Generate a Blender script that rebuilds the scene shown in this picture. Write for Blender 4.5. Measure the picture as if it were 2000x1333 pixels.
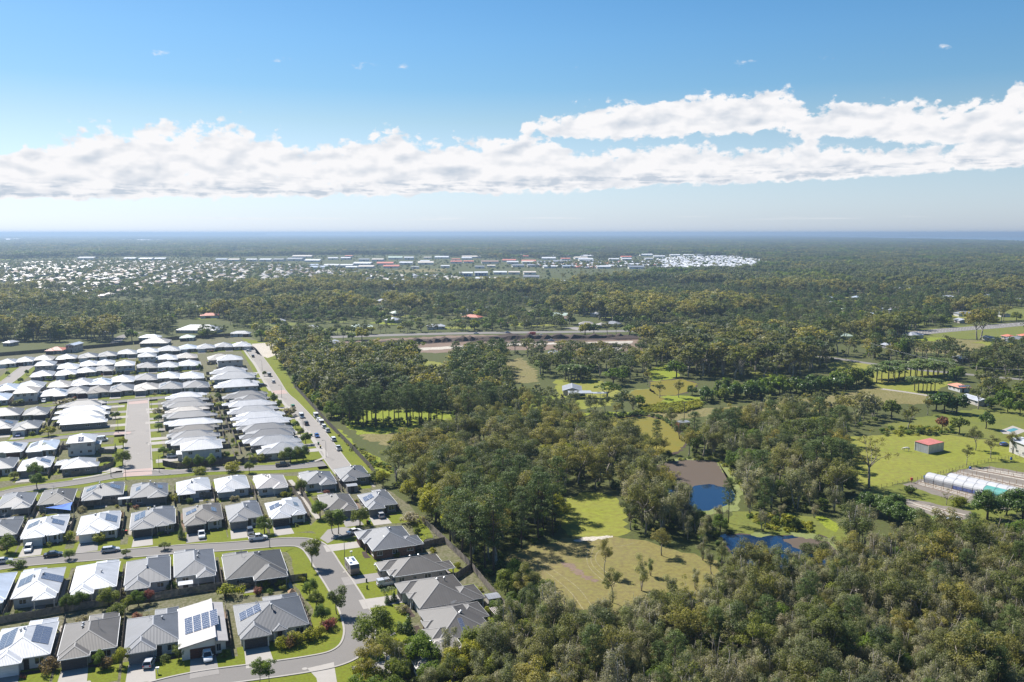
import bpy, math, random
import numpy as np

for _o in list(bpy.data.objects):
    bpy.data.objects.remove(_o)
SC = bpy.context.scene
COL = SC.collection
R = math.radians

# ------------------------------------------------------------------ camera
FPX, CAM_H, YINF = 1700.0, 88.0, 455.0           # focal length in 2000-px widths, drone height, horizon row
TH = math.atan((666.5 - YINF) / FPX)
CT, ST = math.cos(TH), math.sin(TH)
cam_data = bpy.data.cameras.new('camera')
cam_data.sensor_width = 36.0
cam_data.lens = 36.0 * FPX / 2000.0
cam_data.clip_start = 1.0
cam_data.clip_end = 90000.0
cam = bpy.data.objects.new('camera', cam_data)
COL.objects.link(cam)
cam.location = (0, 0, CAM_H)
cam.rotation_euler = (math.pi / 2 - TH, 0, 0)
SC.camera = cam

# ------------------------------------------------------------------ sun, sky, exposure
SUN_EL, SUN_AZ = 47.0, -45.0                      # degrees; azimuth from +Y, positive towards +X
EXPOSURE = 1.0
SUN_STRENGTH = 5.0
SKY_STRENGTH = 0.070
SC.view_settings.view_transform = 'Standard'
SC.view_settings.look = 'None'
SC.view_settings.exposure = EXPOSURE
SC.view_settings.gamma = 1.0
SC.view_settings.use_curve_mapping = False
sun_data = bpy.data.lights.new('sun', 'SUN')
sun_data.energy = SUN_STRENGTH
sun_data.angle = R(0.53)
sun_data.color = (1.0, 0.955, 0.89)
sun = bpy.data.objects.new('sun', sun_data)
COL.objects.link(sun)
sun.rotation_euler = (R(90 - SUN_EL), 0, R(180 - SUN_AZ))
sun.location = (-200, 200, 300)


def nodes_of(tree):
    N, L = tree.nodes, tree.links
    N.clear()

    def n(kind, **kw):
        x = N.new(kind)
        ins = kw.pop('ins', None)
        for k, v in kw.items():
            setattr(x, k, v)
        if ins:
            for k, v in ins.items():
                s = x.inputs[k]
                if isinstance(v, bpy.types.NodeSocket):
                    L.new(v, s)
                else:
                    s.default_value = v
        return x

    def m(op, a, b=None, c=None, clamp=False):
        x = N.new('ShaderNodeMath')
        x.operation = op
        x.use_clamp = clamp
        for i, v in enumerate((a, b, c)):
            if v is None:
                continue
            if isinstance(v, bpy.types.NodeSocket):
                L.new(v, x.inputs[i])
            else:
                x.inputs[i].default_value = v
        return x.outputs[0]
    return N, L, n, m


def build_world():
    w = bpy.data.worlds.new('World')
    SC.world = w
    w.use_nodes = True
    w.cycles.sampling_method = 'NONE'
    N, L, n, m = nodes_of(w.node_tree)
    sky = n('ShaderNodeTexSky', sky_type='NISHITA', sun_disc=False)
    sky.sun_elevation = R(SUN_EL)
    sky.sun_rotation = R(SUN_AZ)
    sky.altitude = 50.0
    sky.air_density = 1.0
    sky.dust_density = 0.3
    sky.ozone_density = 3.0
    tc = n('ShaderNodeTexCoord')
    sep = n('ShaderNodeSeparateXYZ', ins={0: tc.outputs['Generated']})
    az = m('ARCTAN2', sep.outputs[0], sep.outputs[1])
    el = m('ARCSINE', sep.outputs[2])

    def curve(pts):
        # piecewise elevation (degrees) as a function of azimuth (degrees): pts in picture columns / rows of the sky
        fc = N.new('ShaderNodeFloatCurve')
        L.new(m('MULTIPLY_ADD', az, 1 / R(80.0), 0.5), fc.inputs['Value'])
        c = fc.mapping.curves[0]
        conv = []
        for x, y in pts:
            a = math.atan2(x - 1000.0, 1714.0)
            e = math.atan2(450.0 - y, math.hypot(1714.0, x - 1000.0))
            conv.append((a / R(80.0) + 0.5, e / 0.2))
        conv = [(0.0, conv[0][1])] + conv + [(1.0, conv[-1][1])]
        c.points[0].location = conv[0]
        c.points[1].location = conv[-1]
        for q in conv[1:-1]:
            c.points.new(*q)
        fc.mapping.extend = 'HORIZONTAL'
        fc.mapping.update()
        return m('MULTIPLY', fc.outputs[0], 0.2)

    def noise(sx, sy, seed, detail, rough, da=0.0, de=0.0):
        v = n('ShaderNodeCombineXYZ', ins={0: m('MULTIPLY_ADD', az, sx, seed + da * sx), 1: m('MULTIPLY_ADD', el, sy, seed * 1.7 + de * sy), 2: 0.0})
        t = n('ShaderNodeTexNoise', noise_dimensions='2D', ins={'Vector': v.outputs[0], 'Scale': 1.0, 'Detail': detail, 'Roughness': rough})
        return t.outputs[0]

    big = noise(19, 34, 3.1, 1.0, 0.5)
    fine = noise(52, 84, 7.7, 5.0, 0.6)
    rel_a = noise(32, 70, 21.7, 2.5, 0.5)
    rel_b = noise(32, 70, 21.7, 2.5, 0.5, -0.004, 0.008)
    streak = noise(20, 170, 1.3, 4.0, 0.6)
    v2 = n('ShaderNodeCombineXYZ', ins={0: m('MULTIPLY_ADD', fine, 1.1, m('MULTIPLY', az, 78)), 1: m('MULTIPLY_ADD', fine, 1.1, m('MULTIPLY', el, 104)), 2: 0.0})
    vor = n('ShaderNodeTexVoronoi', feature='F1', voronoi_dimensions='2D', ins={'Vector': v2.outputs[0], 'Scale': 1.0})
    puff = m('SUBTRACT', 0.5, vor.outputs['Distance'])

    def band(top, bot, soft_t, soft_b, amp):
        t, b = curve(top), curve(bot)
        up = m('DIVIDE', m('SUBTRACT', t, el), soft_t)
        dn = m('DIVIDE', m('SUBTRACT', el, b), soft_b)
        d = m('MINIMUM', up, dn)
        d = m('MINIMUM', d, 1.1)
        e = m('ADD', m('MULTIPLY', m('SUBTRACT', fine, 0.5), amp), m('MULTIPLY', m('SUBTRACT', big, 0.5), amp * 0.7))
        e = m('ADD', e, m('MULTIPLY', puff, 0.55))
        return m('ADD', d, e), up, dn

    top1 = [(-300, 262), (-100, 300), (0, 305), (60, 290), (120, 268), (200, 253), (300, 242), (450, 246), (540, 262), (620, 284), (700, 276), (760, 254), (830, 268), (940, 270), (1000, 268), (1060, 262),
            (1120, 288), (1200, 290), (1350, 276), (1450, 288), (1600, 277), (1800, 280), (1900, 270), (2000, 260), (2200, 266)]
    bot1 = [(-300, 392), (0, 388), (300, 386), (600, 382), (900, 378), (1100, 372), (1300, 362), (1500, 354), (1700, 346), (2000, 326), (2200, 322)]
    top2 = [(960, 300), (1010, 262), (1040, 222), (1100, 224), (1180, 208), (1230, 202), (1330, 188), (1450, 182), (1540, 188), (1590, 212), (1650, 200), (1740, 196), (1830, 206), (1920, 192), (2000, 158), (2200, 150)]
    bot2 = [(960, 280), (1010, 262), (1100, 272), (1200, 274), (1300, 268), (1450, 264), (1550, 264), (1640, 274), (1740, 280), (1850, 284), (1900, 284), (1960, 290), (2000, 294), (2200, 300)]
    d1, up1, dn1 = band(top1, bot1, 0.018, 0.006, 2.3)
    d2, up2, dn2 = band(top2, bot2, 0.014, 0.009, 2.5)
    dens = m('MAXIMUM', d1, d2)
    mask = n('ShaderNodeMapRange', interpolation_type='SMOOTHSTEP', ins={0: dens, 1: -0.05, 2: 0.5}).outputs[0]
    # thin scattered scraps high up and faint streaks low over the horizon
    wis = noise(26, 60, 11.0, 5.0, 0.62)
    wis_band = n('ShaderNodeMapRange', interpolation_type='SMOOTHSTEP', ins={0: m('ABSOLUTE', m('SUBTRACT', el, R(10.4))), 1: R(1.2), 2: 0.0}).outputs[0]
    wisp = n('ShaderNodeMapRange', interpolation_type='SMOOTHSTEP', ins={0: m('MULTIPLY', wis, wis_band), 1: 0.60, 2: 0.80, 4: 0.8}).outputs[0]
    low = noise(9, 260, 5.0, 3.0, 0.5)
    low_band = n('ShaderNodeMapRange', interpolation_type='SMOOTHSTEP', ins={0: m('ABSOLUTE', m('SUBTRACT', el, R(0.95))), 1: R(0.55), 2: 0.0}).outputs[0]
    lowm = n('ShaderNodeMapRange', interpolation_type='SMOOTHSTEP', ins={0: m('MULTIPLY', low, low_band), 1: 0.5, 2: 0.75, 4: 0.35}).outputs[0]
    mask = m('MAXIMUM', mask, m('MAXIMUM', wisp, lowm))
    # light on the clouds: tops towards the sun are white, undersides and hollows a soft blue grey
    relief = m('MULTIPLY', m('SUBTRACT', rel_a, rel_b), 1.0)
    under = n('ShaderNodeMapRange', interpolation_type='SMOOTHSTEP', ins={0: dn1, 1: 5.0, 2: 0.0, 3: 0.0, 4: 1.0}).outputs[0]
    st = n('ShaderNodeMapRange', interpolation_type='SMOOTHSTEP', ins={0: streak, 1: 0.40, 2: 0.62}).outputs[0]
    thick = n('ShaderNodeMapRange', ins={0: dens, 1: 0.5, 2: 1.4}).outputs[0]
    shade = m('MULTIPLY', m('MULTIPLY', st, under), thick)
    shade2 = m('MULTIPLY', n('ShaderNodeMapRange', interpolation_type='SMOOTHSTEP', ins={0: big, 1: 0.5, 2: 0.72}).outputs[0], m('MULTIPLY', thick, 0.3))
    lum = m('SUBTRACT', m('ADD', 0.96, relief), m('MAXIMUM', m('MULTIPLY', shade, 1.1), shade2), clamp=False)
    lum = n('ShaderNodeClamp', ins={0: lum, 1: 0.3, 2: 1.0}).outputs[0]
    cc = n('ShaderNodeMix', data_type='RGBA', ins={0: lum, 6: (3.0, 3.7, 4.6, 1), 7: (6.9, 6.85, 6.95, 1)})
    # deepen the blue a little
    sat = n('ShaderNodeMapRange', ins={0: el, 1: 0.0, 2: R(9.0), 3: 0.6, 4: 1.33})
    hs = n('ShaderNodeHueSaturation', ins={'Saturation': sat.outputs[0], 'Value': n('ShaderNodeMapRange', ins={0: el, 1: 0.0, 2: R(12.0), 3: 0.68, 4: 0.9}).outputs[0], 'Color': sky.outputs[0]})
    cool = n('ShaderNodeMix', data_type='RGBA', blend_type='MULTIPLY', ins={0: n('ShaderNodeMapRange', ins={0: el, 1: R(7.0), 2: 0.0}).outputs[0], 6: hs.outputs[0], 7: (0.95, 1.13, 1.58, 1)})
    warm = n('ShaderNodeMix', data_type='RGBA', blend_type='MULTIPLY', ins={0: 1.0, 6: cool.outputs[2], 7: (1.03, 1.0, 0.95, 1)})
    mix = n('ShaderNodeMix', data_type='RGBA', ins={0: mask, 6: warm.outputs[2], 7: cc.outputs[2]})
    bg = n('ShaderNodeBackground', ins={0: mix.outputs[2], 1: SKY_STRENGTH})
    out = n('ShaderNodeOutputWorld', ins={0: bg.outputs[0]})


build_world()
cy = SC.cycles
cy.max_bounces = 6
cy.diffuse_bounces = 3
cy.glossy_bounces = 2
cy.transmission_bounces = 3
cy.transparent_max_bounces = 8
cy.volume_bounces = 0
cy.caustics_reflective = False
cy.caustics_refractive = False
cy.use_denoising = True
cy.sample_clamp_indirect = 4.0

# ------------------------------------------------------------------ picking points on the ground
def G(px, py, z=0.0):
    """point at height z seen at picture position (px, py) of the 2000 x 1333 photograph"""
    cx, cyy = (px - 1000.0) / FPX, (666.5 - py) / FPX
    dx, dy, dz = cx, CT + cyy * ST, -ST + cyy * CT
    t = (z - CAM_H) / dz
    return (t * dx, t * dy)


def P(x, y, z):
    """picture position of a world point (scalars or arrays)"""
    zz = z - CAM_H
    dep = y * CT - zz * ST
    up = y * ST + zz * CT
    return 1000.0 + FPX * x / dep, 666.5 - FPX * up / dep


def inside(poly, x, y):
    x, y = np.asarray(x), np.asarray(y)
    r = np.zeros(x.shape, bool)
    n = len(poly)
    for i in range(n):
        x1, y1 = poly[i]
        x2, y2 = poly[(i + 1) % n]
        if y1 == y2:
            continue
        c = ((y1 > y) != (y2 > y)) & (x < (x2 - x1) * (y - y1) / (y2 - y1) + x1)
        r ^= c
    return r


def W(poly, z=0.0):
    return [G(x, y, z) for x, y in poly]

EST = R(21.5)                                     # the estate's streets run this far anticlockwise of the view
UX, UY = -math.sin(EST), math.cos(EST)            # away along the streets
VX, VY = math.cos(EST), math.sin(EST)             # to the right across them

# ------------------------------------------------------------------ materials
MATS = {}


def mat(name, col, rough=0.8, var=0.12, scale=0.6, detail=4.0, col2=None, bump=0.0, bscale=None, rand=0.0, spec=0.3, metal=0.0, coat=0.0, wave=None, tile=None):
    """procedural principled material: two-tone noise, per-object variation, optional bump, ribs along UV"""
    if name in MATS:
        return MATS[name]
    mt = bpy.data.materials.new(name)
    mt.use_nodes = True
    N, L, n, m = nodes_of(mt.node_tree)
    tc = n('ShaderNodeTexCoord')
    geo = n('ShaderNodeNewGeometry')
    nz = n('ShaderNodeTexNoise', ins={'Vector': geo.outputs['Position'], 'Scale': scale, 'Detail': detail, 'Roughness': 0.6})
    c2 = col2 if col2 else tuple(max(0.0, c * (1 - 2 * var)) for c in col)
    c1 = col if col2 else tuple(min(1.0, c * (1 + var)) for c in col)
    ramp = n('ShaderNodeMapRange', ins={0: nz.outputs[0], 1: 0.32, 2: 0.68})
    mx = n('ShaderNodeMix', data_type='RGBA', ins={0: ramp.outputs[0], 6: (*c1, 1), 7: (*c2, 1)})
    cout = mx.outputs[2]
    if rand:
        oi = n('ShaderNodeObjectInfo')
        v = n('ShaderNodeMapRange', ins={0: oi.outputs['Random'], 3: 1 - rand, 4: 1 + rand})
        hs = n('ShaderNodeHueSaturation', ins={'Value': v.outputs[0], 'Color': cout})
        cout = hs.outputs[0]
    b = n('ShaderNodeBsdfPrincipled', ins={'Base Color': cout, 'Roughness': rough, 'Metallic': metal, 'Specular IOR Level': spec})
    if coat:
        b.inputs['Coat Weight'].default_value = coat
        b.inputs['Coat Roughness'].default_value = 0.05
    h = None
    if wave:
        wv = n('ShaderNodeTexWave', wave_type='BANDS', bands_direction='X', ins={'Vector': tc.outputs['UV'], 'Scale': 0.314 / wave, 'Distortion': 0.0})
        h = wv.outputs[1]
        if tile:
            wv2 = n('ShaderNodeTexWave', wave_type='BANDS', bands_direction='Y', wave_profile='SAW', ins={'Vector': tc.outputs['UV'], 'Scale': 0.314 / tile})
            h = m('ADD', h, m('MULTIPLY', wv2.outputs[1], 1.5))
        wv3 = n('ShaderNodeTexWave', wave_type='BANDS', bands_direction='X', ins={'Vector': tc.outputs['UV'], 'Scale': 0.314 / (wave * 2.2), 'Distortion': 0.0})
        streak = n('ShaderNodeTexNoise', ins={'Vector': n('ShaderNodeMapping', ins={'Vector': tc.outputs['UV'], 'Scale': (1.6, 0.12, 1.0)}).outputs[0], 'Scale': 1.0, 'Detail': 3.0})
        vv = m('ADD', m('MULTIPLY', wv3.outputs[1], 0.16), m('MULTIPLY_ADD', streak.outputs[0], 0.36, 0.74))
        hs3 = n('ShaderNodeHueSaturation', ins={'Value': vv, 'Color': cout})
        L.new(hs3.outputs[0], b.inputs['Base Color'])
        bp = n('ShaderNodeBump', ins={'Strength': bump or 0.5, 'Distance': 0.06, 'Height': h})
        L.new(bp.outputs[0], b.inputs['Normal'])
    elif bump:
        nb = n('ShaderNodeTexNoise', ins={'Vector': geo.outputs['Position'], 'Scale': bscale or scale * 6, 'Detail': 5.0})
        bp = n('ShaderNodeBump', ins={'Strength': bump, 'Distance': 0.1, 'Height': nb.outputs[0]})
        L.new(bp.outputs[0], b.inputs['Normal'])
    n('ShaderNodeOutputMaterial', ins={0: b.outputs[0]})
    MATS[name] = mt
    return mt


def ground_mat(name, cols, scales=(0.01, 0.08, 0.9), rough=0.95, bump=0.35):
    """three tones mixed by noise at three sizes"""
    if name in MATS:
        return MATS[name]
    mt = bpy.data.materials.new(name)
    mt.use_nodes = True
    N, L, n, m = nodes_of(mt.node_tree)
    geo = n('ShaderNodeNewGeometry')
    nz = [n('ShaderNodeTexNoise', ins={'Vector': geo.outputs['Position'], 'Scale': s, 'Detail': 6.0, 'Roughness': 0.62}).outputs[0] for s in scales]
    f1 = n('ShaderNodeMapRange', ins={0: m('ADD', m('MULTIPLY', nz[0], 0.5), m('MULTIPLY', nz[1], 0.5)), 1: 0.38, 2: 0.62}).outputs[0]
    f2 = n('ShaderNodeMapRange', ins={0: m('ADD', m('MULTIPLY', nz[2], 0.5), m('MULTIPLY', nz[1], 0.5)), 1: 0.42, 2: 0.66}).outputs[0]
    m1 = n('ShaderNodeMix', data_type='RGBA', ins={0: f1, 6: (*cols[0], 1), 7: (*cols[1], 1)})
    m2 = n('ShaderNodeMix', data_type='RGBA', ins={0: f2, 6: m1.outputs[2], 7: (*cols[2], 1)})
    hs = n('ShaderNodeHueSaturation', ins={'Value': n('ShaderNodeMapRange', ins={0: nz[2], 1: 0.3, 2: 0.7, 3: 0.68 if bump > 0.2 else 0.9, 4: 1.3 if bump > 0.2 else 1.1}).outputs[0], 'Color': m2.outputs[2]})
    b = n('ShaderNodeBsdfPrincipled', ins={'Base Color': hs.outputs[0], 'Roughness': rough, 'Specular IOR Level': 0.15})
    if bump:
        bp = n('ShaderNodeBump', ins={'Strength': bump, 'Distance': 0.3, 'Height': nz[2]})
        L.new(bp.outputs[0], b.inputs['Normal'])
    n('ShaderNodeOutputMaterial', ins={0: b.outputs[0]})
    MATS[name] = mt
    return mt


def leaf_mat(name, cols, trans=0.42, rough=0.6):
    """foliage: tone from the leaf's own tint attribute, the tree's random number and position"""
    if name in MATS:
        return MATS[name]
    mt = bpy.data.materials.new(name)
    mt.use_nodes = True
    N, L, n, m = nodes_of(mt.node_tree)
    oi = n('ShaderNodeObjectInfo')
    at = n('ShaderNodeAttribute', attribute_name='tint')
    cr = n('ShaderNodeValToRGB', ins={0: oi.outputs['Random']})
    e = cr.color_ramp.elements
    for i, c in enumerate(cols):
        p = i / max(1, len(cols) - 1)
        if i < 2:
            el = e[i]
            el.position = p
        else:
            el = e.new(p)
        el.color = (*c, 1)
    for i, c in enumerate(cols):                      # positions shift on insertion: set again
        e[i].position = i / max(1, len(cols) - 1)
        e[i].color = (*c, 1)
    geo = n('ShaderNodeNewGeometry')
    v = n('ShaderNodeMapRange', ins={0: at.outputs['Fac'], 3: 0.5, 4: 1.5})
    hu = n('ShaderNodeMapRange', ins={0: at.outputs['Fac'], 3: 0.512, 4: 0.488})
    hs = n('ShaderNodeHueSaturation', ins={'Hue': hu.outputs[0], 'Value': v.outputs[0], 'Color': cr.outputs[0]})
    d = n('ShaderNodeBsdfPrincipled', ins={'Base Color': hs.outputs[0], 'Roughness': rough, 'Specular IOR Level': 0.25})
    t = n('ShaderNodeBsdfTranslucent', ins={'Color': n('ShaderNodeMix', data_type='RGBA', blend_type='MULTIPLY', ins={0: 1.0, 6: hs.outputs[0], 7: (1.25, 1.3, 0.6, 1)}).outputs[2]})
    s = n('ShaderNodeMixShader', ins={0: trans, 1: d.outputs[0], 2: t.outputs[0]})
    n('ShaderNodeOutputMaterial', ins={0: s.outputs[0]})
    MATS[name] = mt
    return mt

# ------------------------------------------------------------------ building meshes
class MB:
    """collects boxes, bars, tubes and polygons; build() links them as one mesh object"""
    def __init__(s):
        s.v, s.f, s.mi, s.uv = [], [], [], {}

    def poly(s, pts, mi=0, uv=None):
        i = len(s.v)
        s.v += [tuple(p) for p in pts]
        s.f.append(tuple(range(i, i + len(pts))))
        s.mi.append(mi)
        if uv:
            s.uv[len(s.f) - 1] = uv
        return s

    def box(s, x0, x1, y0, y1, z0, z1, mi=0):
        i = len(s.v)
        s.v += [(x0, y0, z0), (x1, y0, z0), (x1, y1, z0), (x0, y1, z0), (x0, y0, z1), (x1, y0, z1), (x1, y1, z1), (x0, y1, z1)]
        for q in ((0, 3, 2, 1), (4, 5, 6, 7), (0, 1, 5, 4), (1, 2, 6, 5), (2, 3, 7, 6), (3, 0, 4, 7)):
            s.f.append(tuple(i + k for k in q))
            s.mi.append(mi)
        return s

    def loft(s, rings, mi=0, cap=True):
        """rings: lists of equally many points, skinned in order"""
        k = len(rings[0])
        i = len(s.v)
        for r in rings:
            s.v += [tuple(p) for p in r]
        for a in range(len(rings) - 1):
            for b in range(k):
                c = (b + 1) % k
                s.f.append((i + a * k + b, i + a * k + c, i + (a + 1) * k + c, i + (a + 1) * k + b))
                s.mi.append(mi)
        if cap:
            s.f.append(tuple(i + b for b in reversed(range(k))))
            s.mi.append(mi)
            s.f.append(tuple(i + (len(rings) - 1) * k + b for b in range(k)))
            s.mi.append(mi)
        return s

    def tube(s, pts, rad, sides=6, mi=0):
        rad = rad if hasattr(rad, '__len__') else [rad] * len(pts)
        P3 = np.array(pts, float)
        rings = []
        for a in range(len(pts)):
            d = P3[min(a + 1, len(pts) - 1)] - P3[max(a - 1, 0)]
            d /= (np.linalg.norm(d) + 1e-9)
            ref = np.array((0, 0, 1.0)) if abs(d[2]) < 0.9 else np.array((1.0, 0, 0))
            u = np.cross(ref, d)
            u /= np.linalg.norm(u)
            w = np.cross(d, u)
            rings.append([P3[a] + rad[a] * (math.cos(t) * u + math.sin(t) * w) for t in (2 * math.pi * q / sides for q in range(sides))])
        return s.loft(rings, mi)

    def bar(s, p, q, w, h, mi=0):
        """flat bar along a sloping edge"""
        p, q = np.array(p, float), np.array(q, float)
        d = q - p
        ln = np.linalg.norm(d)
        if ln < 0.05:
            return s
        d /= ln
        sd = np.cross(d, (0, 0, 1.0))
        sd /= (np.linalg.norm(sd) + 1e-9)
        up = np.cross(sd, d)
        r = lambda c: [c - sd * w / 2 - up * h, c + sd * w / 2 - up * h, c + sd * w / 2 + up * h * 0.2, c + up * h, c - sd * w / 2 + up * h * 0.2]
        return s.loft([r(p), r(q)], mi)

    def mesh(s, name, mats, smooth=False):
        me = bpy.data.meshes.new(name)
        me.from_pydata(s.v, [], s.f)
        for t in (mats if isinstance(mats, (list, tuple)) else [mats]):
            me.materials.append(t)
        if any(s.mi):
            me.polygons.foreach_set('material_index', s.mi)
        if s.uv:
            ul = me.uv_layers.new(name='UVMap')
            for fi, uv in s.uv.items():
                st_ = me.polygons[fi].loop_start
                for k, q in enumerate(uv):
                    ul.data[st_ + k].uv = q
        if smooth:
            me.polygons.foreach_set('use_smooth', [True] * len(me.polygons))
        return me

    def build(s, name, mats, parent=None, loc=(0, 0, 0), rz=0.0, smooth=False):
        return put(name, s.mesh(name, mats, smooth), parent, loc, rz)


def put(name, me, parent=None, loc=(0, 0, 0), rz=0.0, scale=None):
    o = bpy.data.objects.new(name, me)
    COL.objects.link(o)
    o.location = loc
    o.rotation_euler = (0, 0, rz)
    if scale is not None:
        o.scale = scale
    if parent is not None:
        o.parent = parent
    return o


def tag(o, label=None, cat=None, group=None, kind=None):
    if label:
        o['label'] = label
    if cat:
        o['category'] = cat
    if group:
        o['group'] = group
    if kind:
        o['kind'] = kind
    return o


def thing(name, label, cat, loc=(0, 0, 0), rz=0.0, group=None):
    o = bpy.data.objects.new(name, None)
    COL.objects.link(o)
    o.location = loc
    o.rotation_euler = (0, 0, rz)
    o.empty_display_size = 0.3
    return tag(o, label, cat, group)


def struct(o, kind='structure'):
    o['kind'] = kind
    return o

RNG = random.Random(11)
NP = np.random.default_rng(5)


def wobble(poly, step=3.0, amp=1.0, seed=0):
    """world polygon with its outline broken into short, uneven steps"""
    rg = np.random.default_rng(seed)
    out = []
    n = len(poly)
    for i in range(n):
        a, b = np.array(poly[i]), np.array(poly[(i + 1) % n])
        ln = np.linalg.norm(b - a)
        k = max(1, int(ln / step))
        nn = np.array((-(b - a)[1], (b - a)[0])) / (ln + 1e-9)
        for j in range(k):
            out.append(tuple(a + (b - a) * j / k + nn * amp * (rg.random() * 2 - 1)))
    return out


def sheet(name, pxpoly, z, m_, amp=0.0, step=3.0, seed=1, world=False):
    pl = pxpoly if world else W(pxpoly)
    if amp:
        pl = wobble(pl, step, amp, seed)
    area = sum(pl[i][0] * pl[(i + 1) % len(pl)][1] - pl[(i + 1) % len(pl)][0] * pl[i][1] for i in range(len(pl)))
    if area < 0:
        pl = pl[::-1]
    return struct(MB().poly([(x, y, z) for x, y in pl]).build(name, m_))


def smooth_line(pts, n=6):
    """Catmull-Rom through world points"""
    p = [np.array(q, float) for q in pts]
    p = [2 * p[0] - p[1]] + p + [2 * p[-1] - p[-2]]
    out = []
    for i in range(1, len(p) - 2):
        for k in range(n):
            t = k / n
            out.append(0.5 * (2 * p[i] + (p[i + 1] - p[i - 1]) * t + (2 * p[i - 1] - 5 * p[i] + 4 * p[i + 1] - p[i + 2]) * t * t + (3 * p[i] - p[i - 1] - 3 * p[i + 1] + p[i + 2]) * t ** 3))
    out.append(p[-2])
    return np.array(out)


def offset_line(c, d):
    t = np.gradient(c, axis=0)
    t /= np.linalg.norm(t, axis=1)[:, None] + 1e-9
    return c + np.stack([t[:, 1], -t[:, 0]], 1) * d      # positive = right of travel


def strip(name, c, a, b, z0, z1, m_, top_only=True):
    """ribbon between offsets a < b along centre line c; with depth when top_only is off"""
    A, B = offset_line(c, a), offset_line(c, b)
    mb = MB()
    for i in range(len(c) - 1):
        q = [A[i], B[i], B[i + 1], A[i + 1]]
        mb.poly([(p[0], p[1], z1) for p in q])
        if not top_only:
            for s_, e_ in ((A[i + 1], A[i]), (B[i], B[i + 1])):
                mb.poly([(s_[0], s_[1], z0), (e_[0], e_[1], z0), (e_[0], e_[1], z1), (s_[0], s_[1], z1)])
    return struct(mb.build(name, m_))
# ------------------------------------------------------------------ ground
M_FLOOR = ground_mat('bush_floor', [(0.06, 0.072, 0.016), (0.088, 0.084, 0.036), (0.05, 0.066, 0.014)])
M_LAWN = ground_mat('lawn_grass', [(0.12, 0.145, 0.008), (0.16, 0.16, 0.02), (0.085, 0.118, 0.008)], (0.03, 0.2, 1.4))
M_MEADOW = ground_mat('meadow_grass', [(0.12, 0.14, 0.02), (0.16, 0.15, 0.045), (0.085, 0.11, 0.02)], (0.02, 0.12, 0.9))
M_PADDOCK = ground_mat('paddock_grass', [(0.16, 0.18, 0.018), (0.23, 0.2, 0.06), (0.125, 0.155, 0.015)], (0.012, 0.06, 0.5))
M_DRY = ground_mat('dry_grass', [(0.15, 0.125, 0.05), (0.12, 0.125, 0.03), (0.19, 0.155, 0.08)], (0.02, 0.1, 0.9))
M_LIME = ground_mat('lush_grass', [(0.16, 0.2, 0.012), (0.13, 0.165, 0.016), (0.2, 0.215, 0.025)], (0.03, 0.2, 1.2))
M_SOIL = ground_mat('bare_soil', [(0.17, 0.118, 0.085), (0.22, 0.165, 0.125), (0.13, 0.092, 0.07)], (0.03, 0.2, 1.0))
M_DARKSOIL = ground_mat('dark_soil', [(0.055, 0.04, 0.033), (0.08, 0.06, 0.045), (0.045, 0.033, 0.03)], (0.03, 0.2, 1.0))
M_SAND = ground_mat('pale_sand', [(0.4, 0.365, 0.31), (0.3, 0.27, 0.22), (0.47, 0.43, 0.375)], (0.05, 0.3, 1.5))
M_GRAVEL = ground_mat('grey_gravel', [(0.28, 0.25, 0.22), (0.36, 0.33, 0.3), (0.22, 0.2, 0.17)], (0.05, 0.3, 1.5))
M_ASPH = ground_mat('asphalt', [(0.165, 0.154, 0.145), (0.195, 0.182, 0.17), (0.148, 0.14, 0.131)], (0.03, 0.25, 2.0), rough=0.85, bump=0.1)
M_ASPHD = ground_mat('dark_asphalt', [(0.15, 0.15, 0.15), (0.18, 0.175, 0.17), (0.13, 0.13, 0.13)], (0.03, 0.25, 2.0), rough=0.85, bump=0.1)
M_ASPHL = ground_mat('pale_asphalt', [(0.24, 0.223, 0.205), (0.27, 0.25, 0.23), (0.215, 0.2, 0.185)], (0.03, 0.25, 2.0), rough=0.85, bump=0.1)
M_CONC = ground_mat('concrete', [(0.31, 0.29, 0.265), (0.355, 0.333, 0.307), (0.27, 0.252, 0.23)], (0.08, 0.5, 3.0), rough=0.85, bump=0.05)
M_CONCD = ground_mat('grey_concrete', [(0.23, 0.215, 0.203), (0.26, 0.245, 0.23), (0.2, 0.188, 0.177)], (0.08, 0.5, 3.0), rough=0.85, bump=0.05)
M_REDPAVE = ground_mat('red_paving', [(0.34, 0.25, 0.22), (0.4, 0.31, 0.28), (0.3, 0.22, 0.2)], (0.08, 0.5, 3.0), rough=0.85, bump=0.05)
M_MUSTARD = ground_mat('duckweed', [(0.155, 0.128, 0.014), (0.17, 0.132, 0.014), (0.125, 0.125, 0.018)], (0.02, 0.15, 2.5), rough=0.7, bump=0.05)
M_AZOLLA = ground_mat('red_water_fern', [(0.09, 0.068, 0.052), (0.1, 0.076, 0.058), (0.082, 0.064, 0.048)], (0.03, 0.2, 2.0), rough=0.75, bump=0.05)
M_LILY = ground_mat('lily_pads', [(0.16, 0.19, 0.05), (0.22, 0.24, 0.1), (0.1, 0.11, 0.04)], (0.1, 0.4, 1.6), rough=0.6, bump=0.2)


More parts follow.
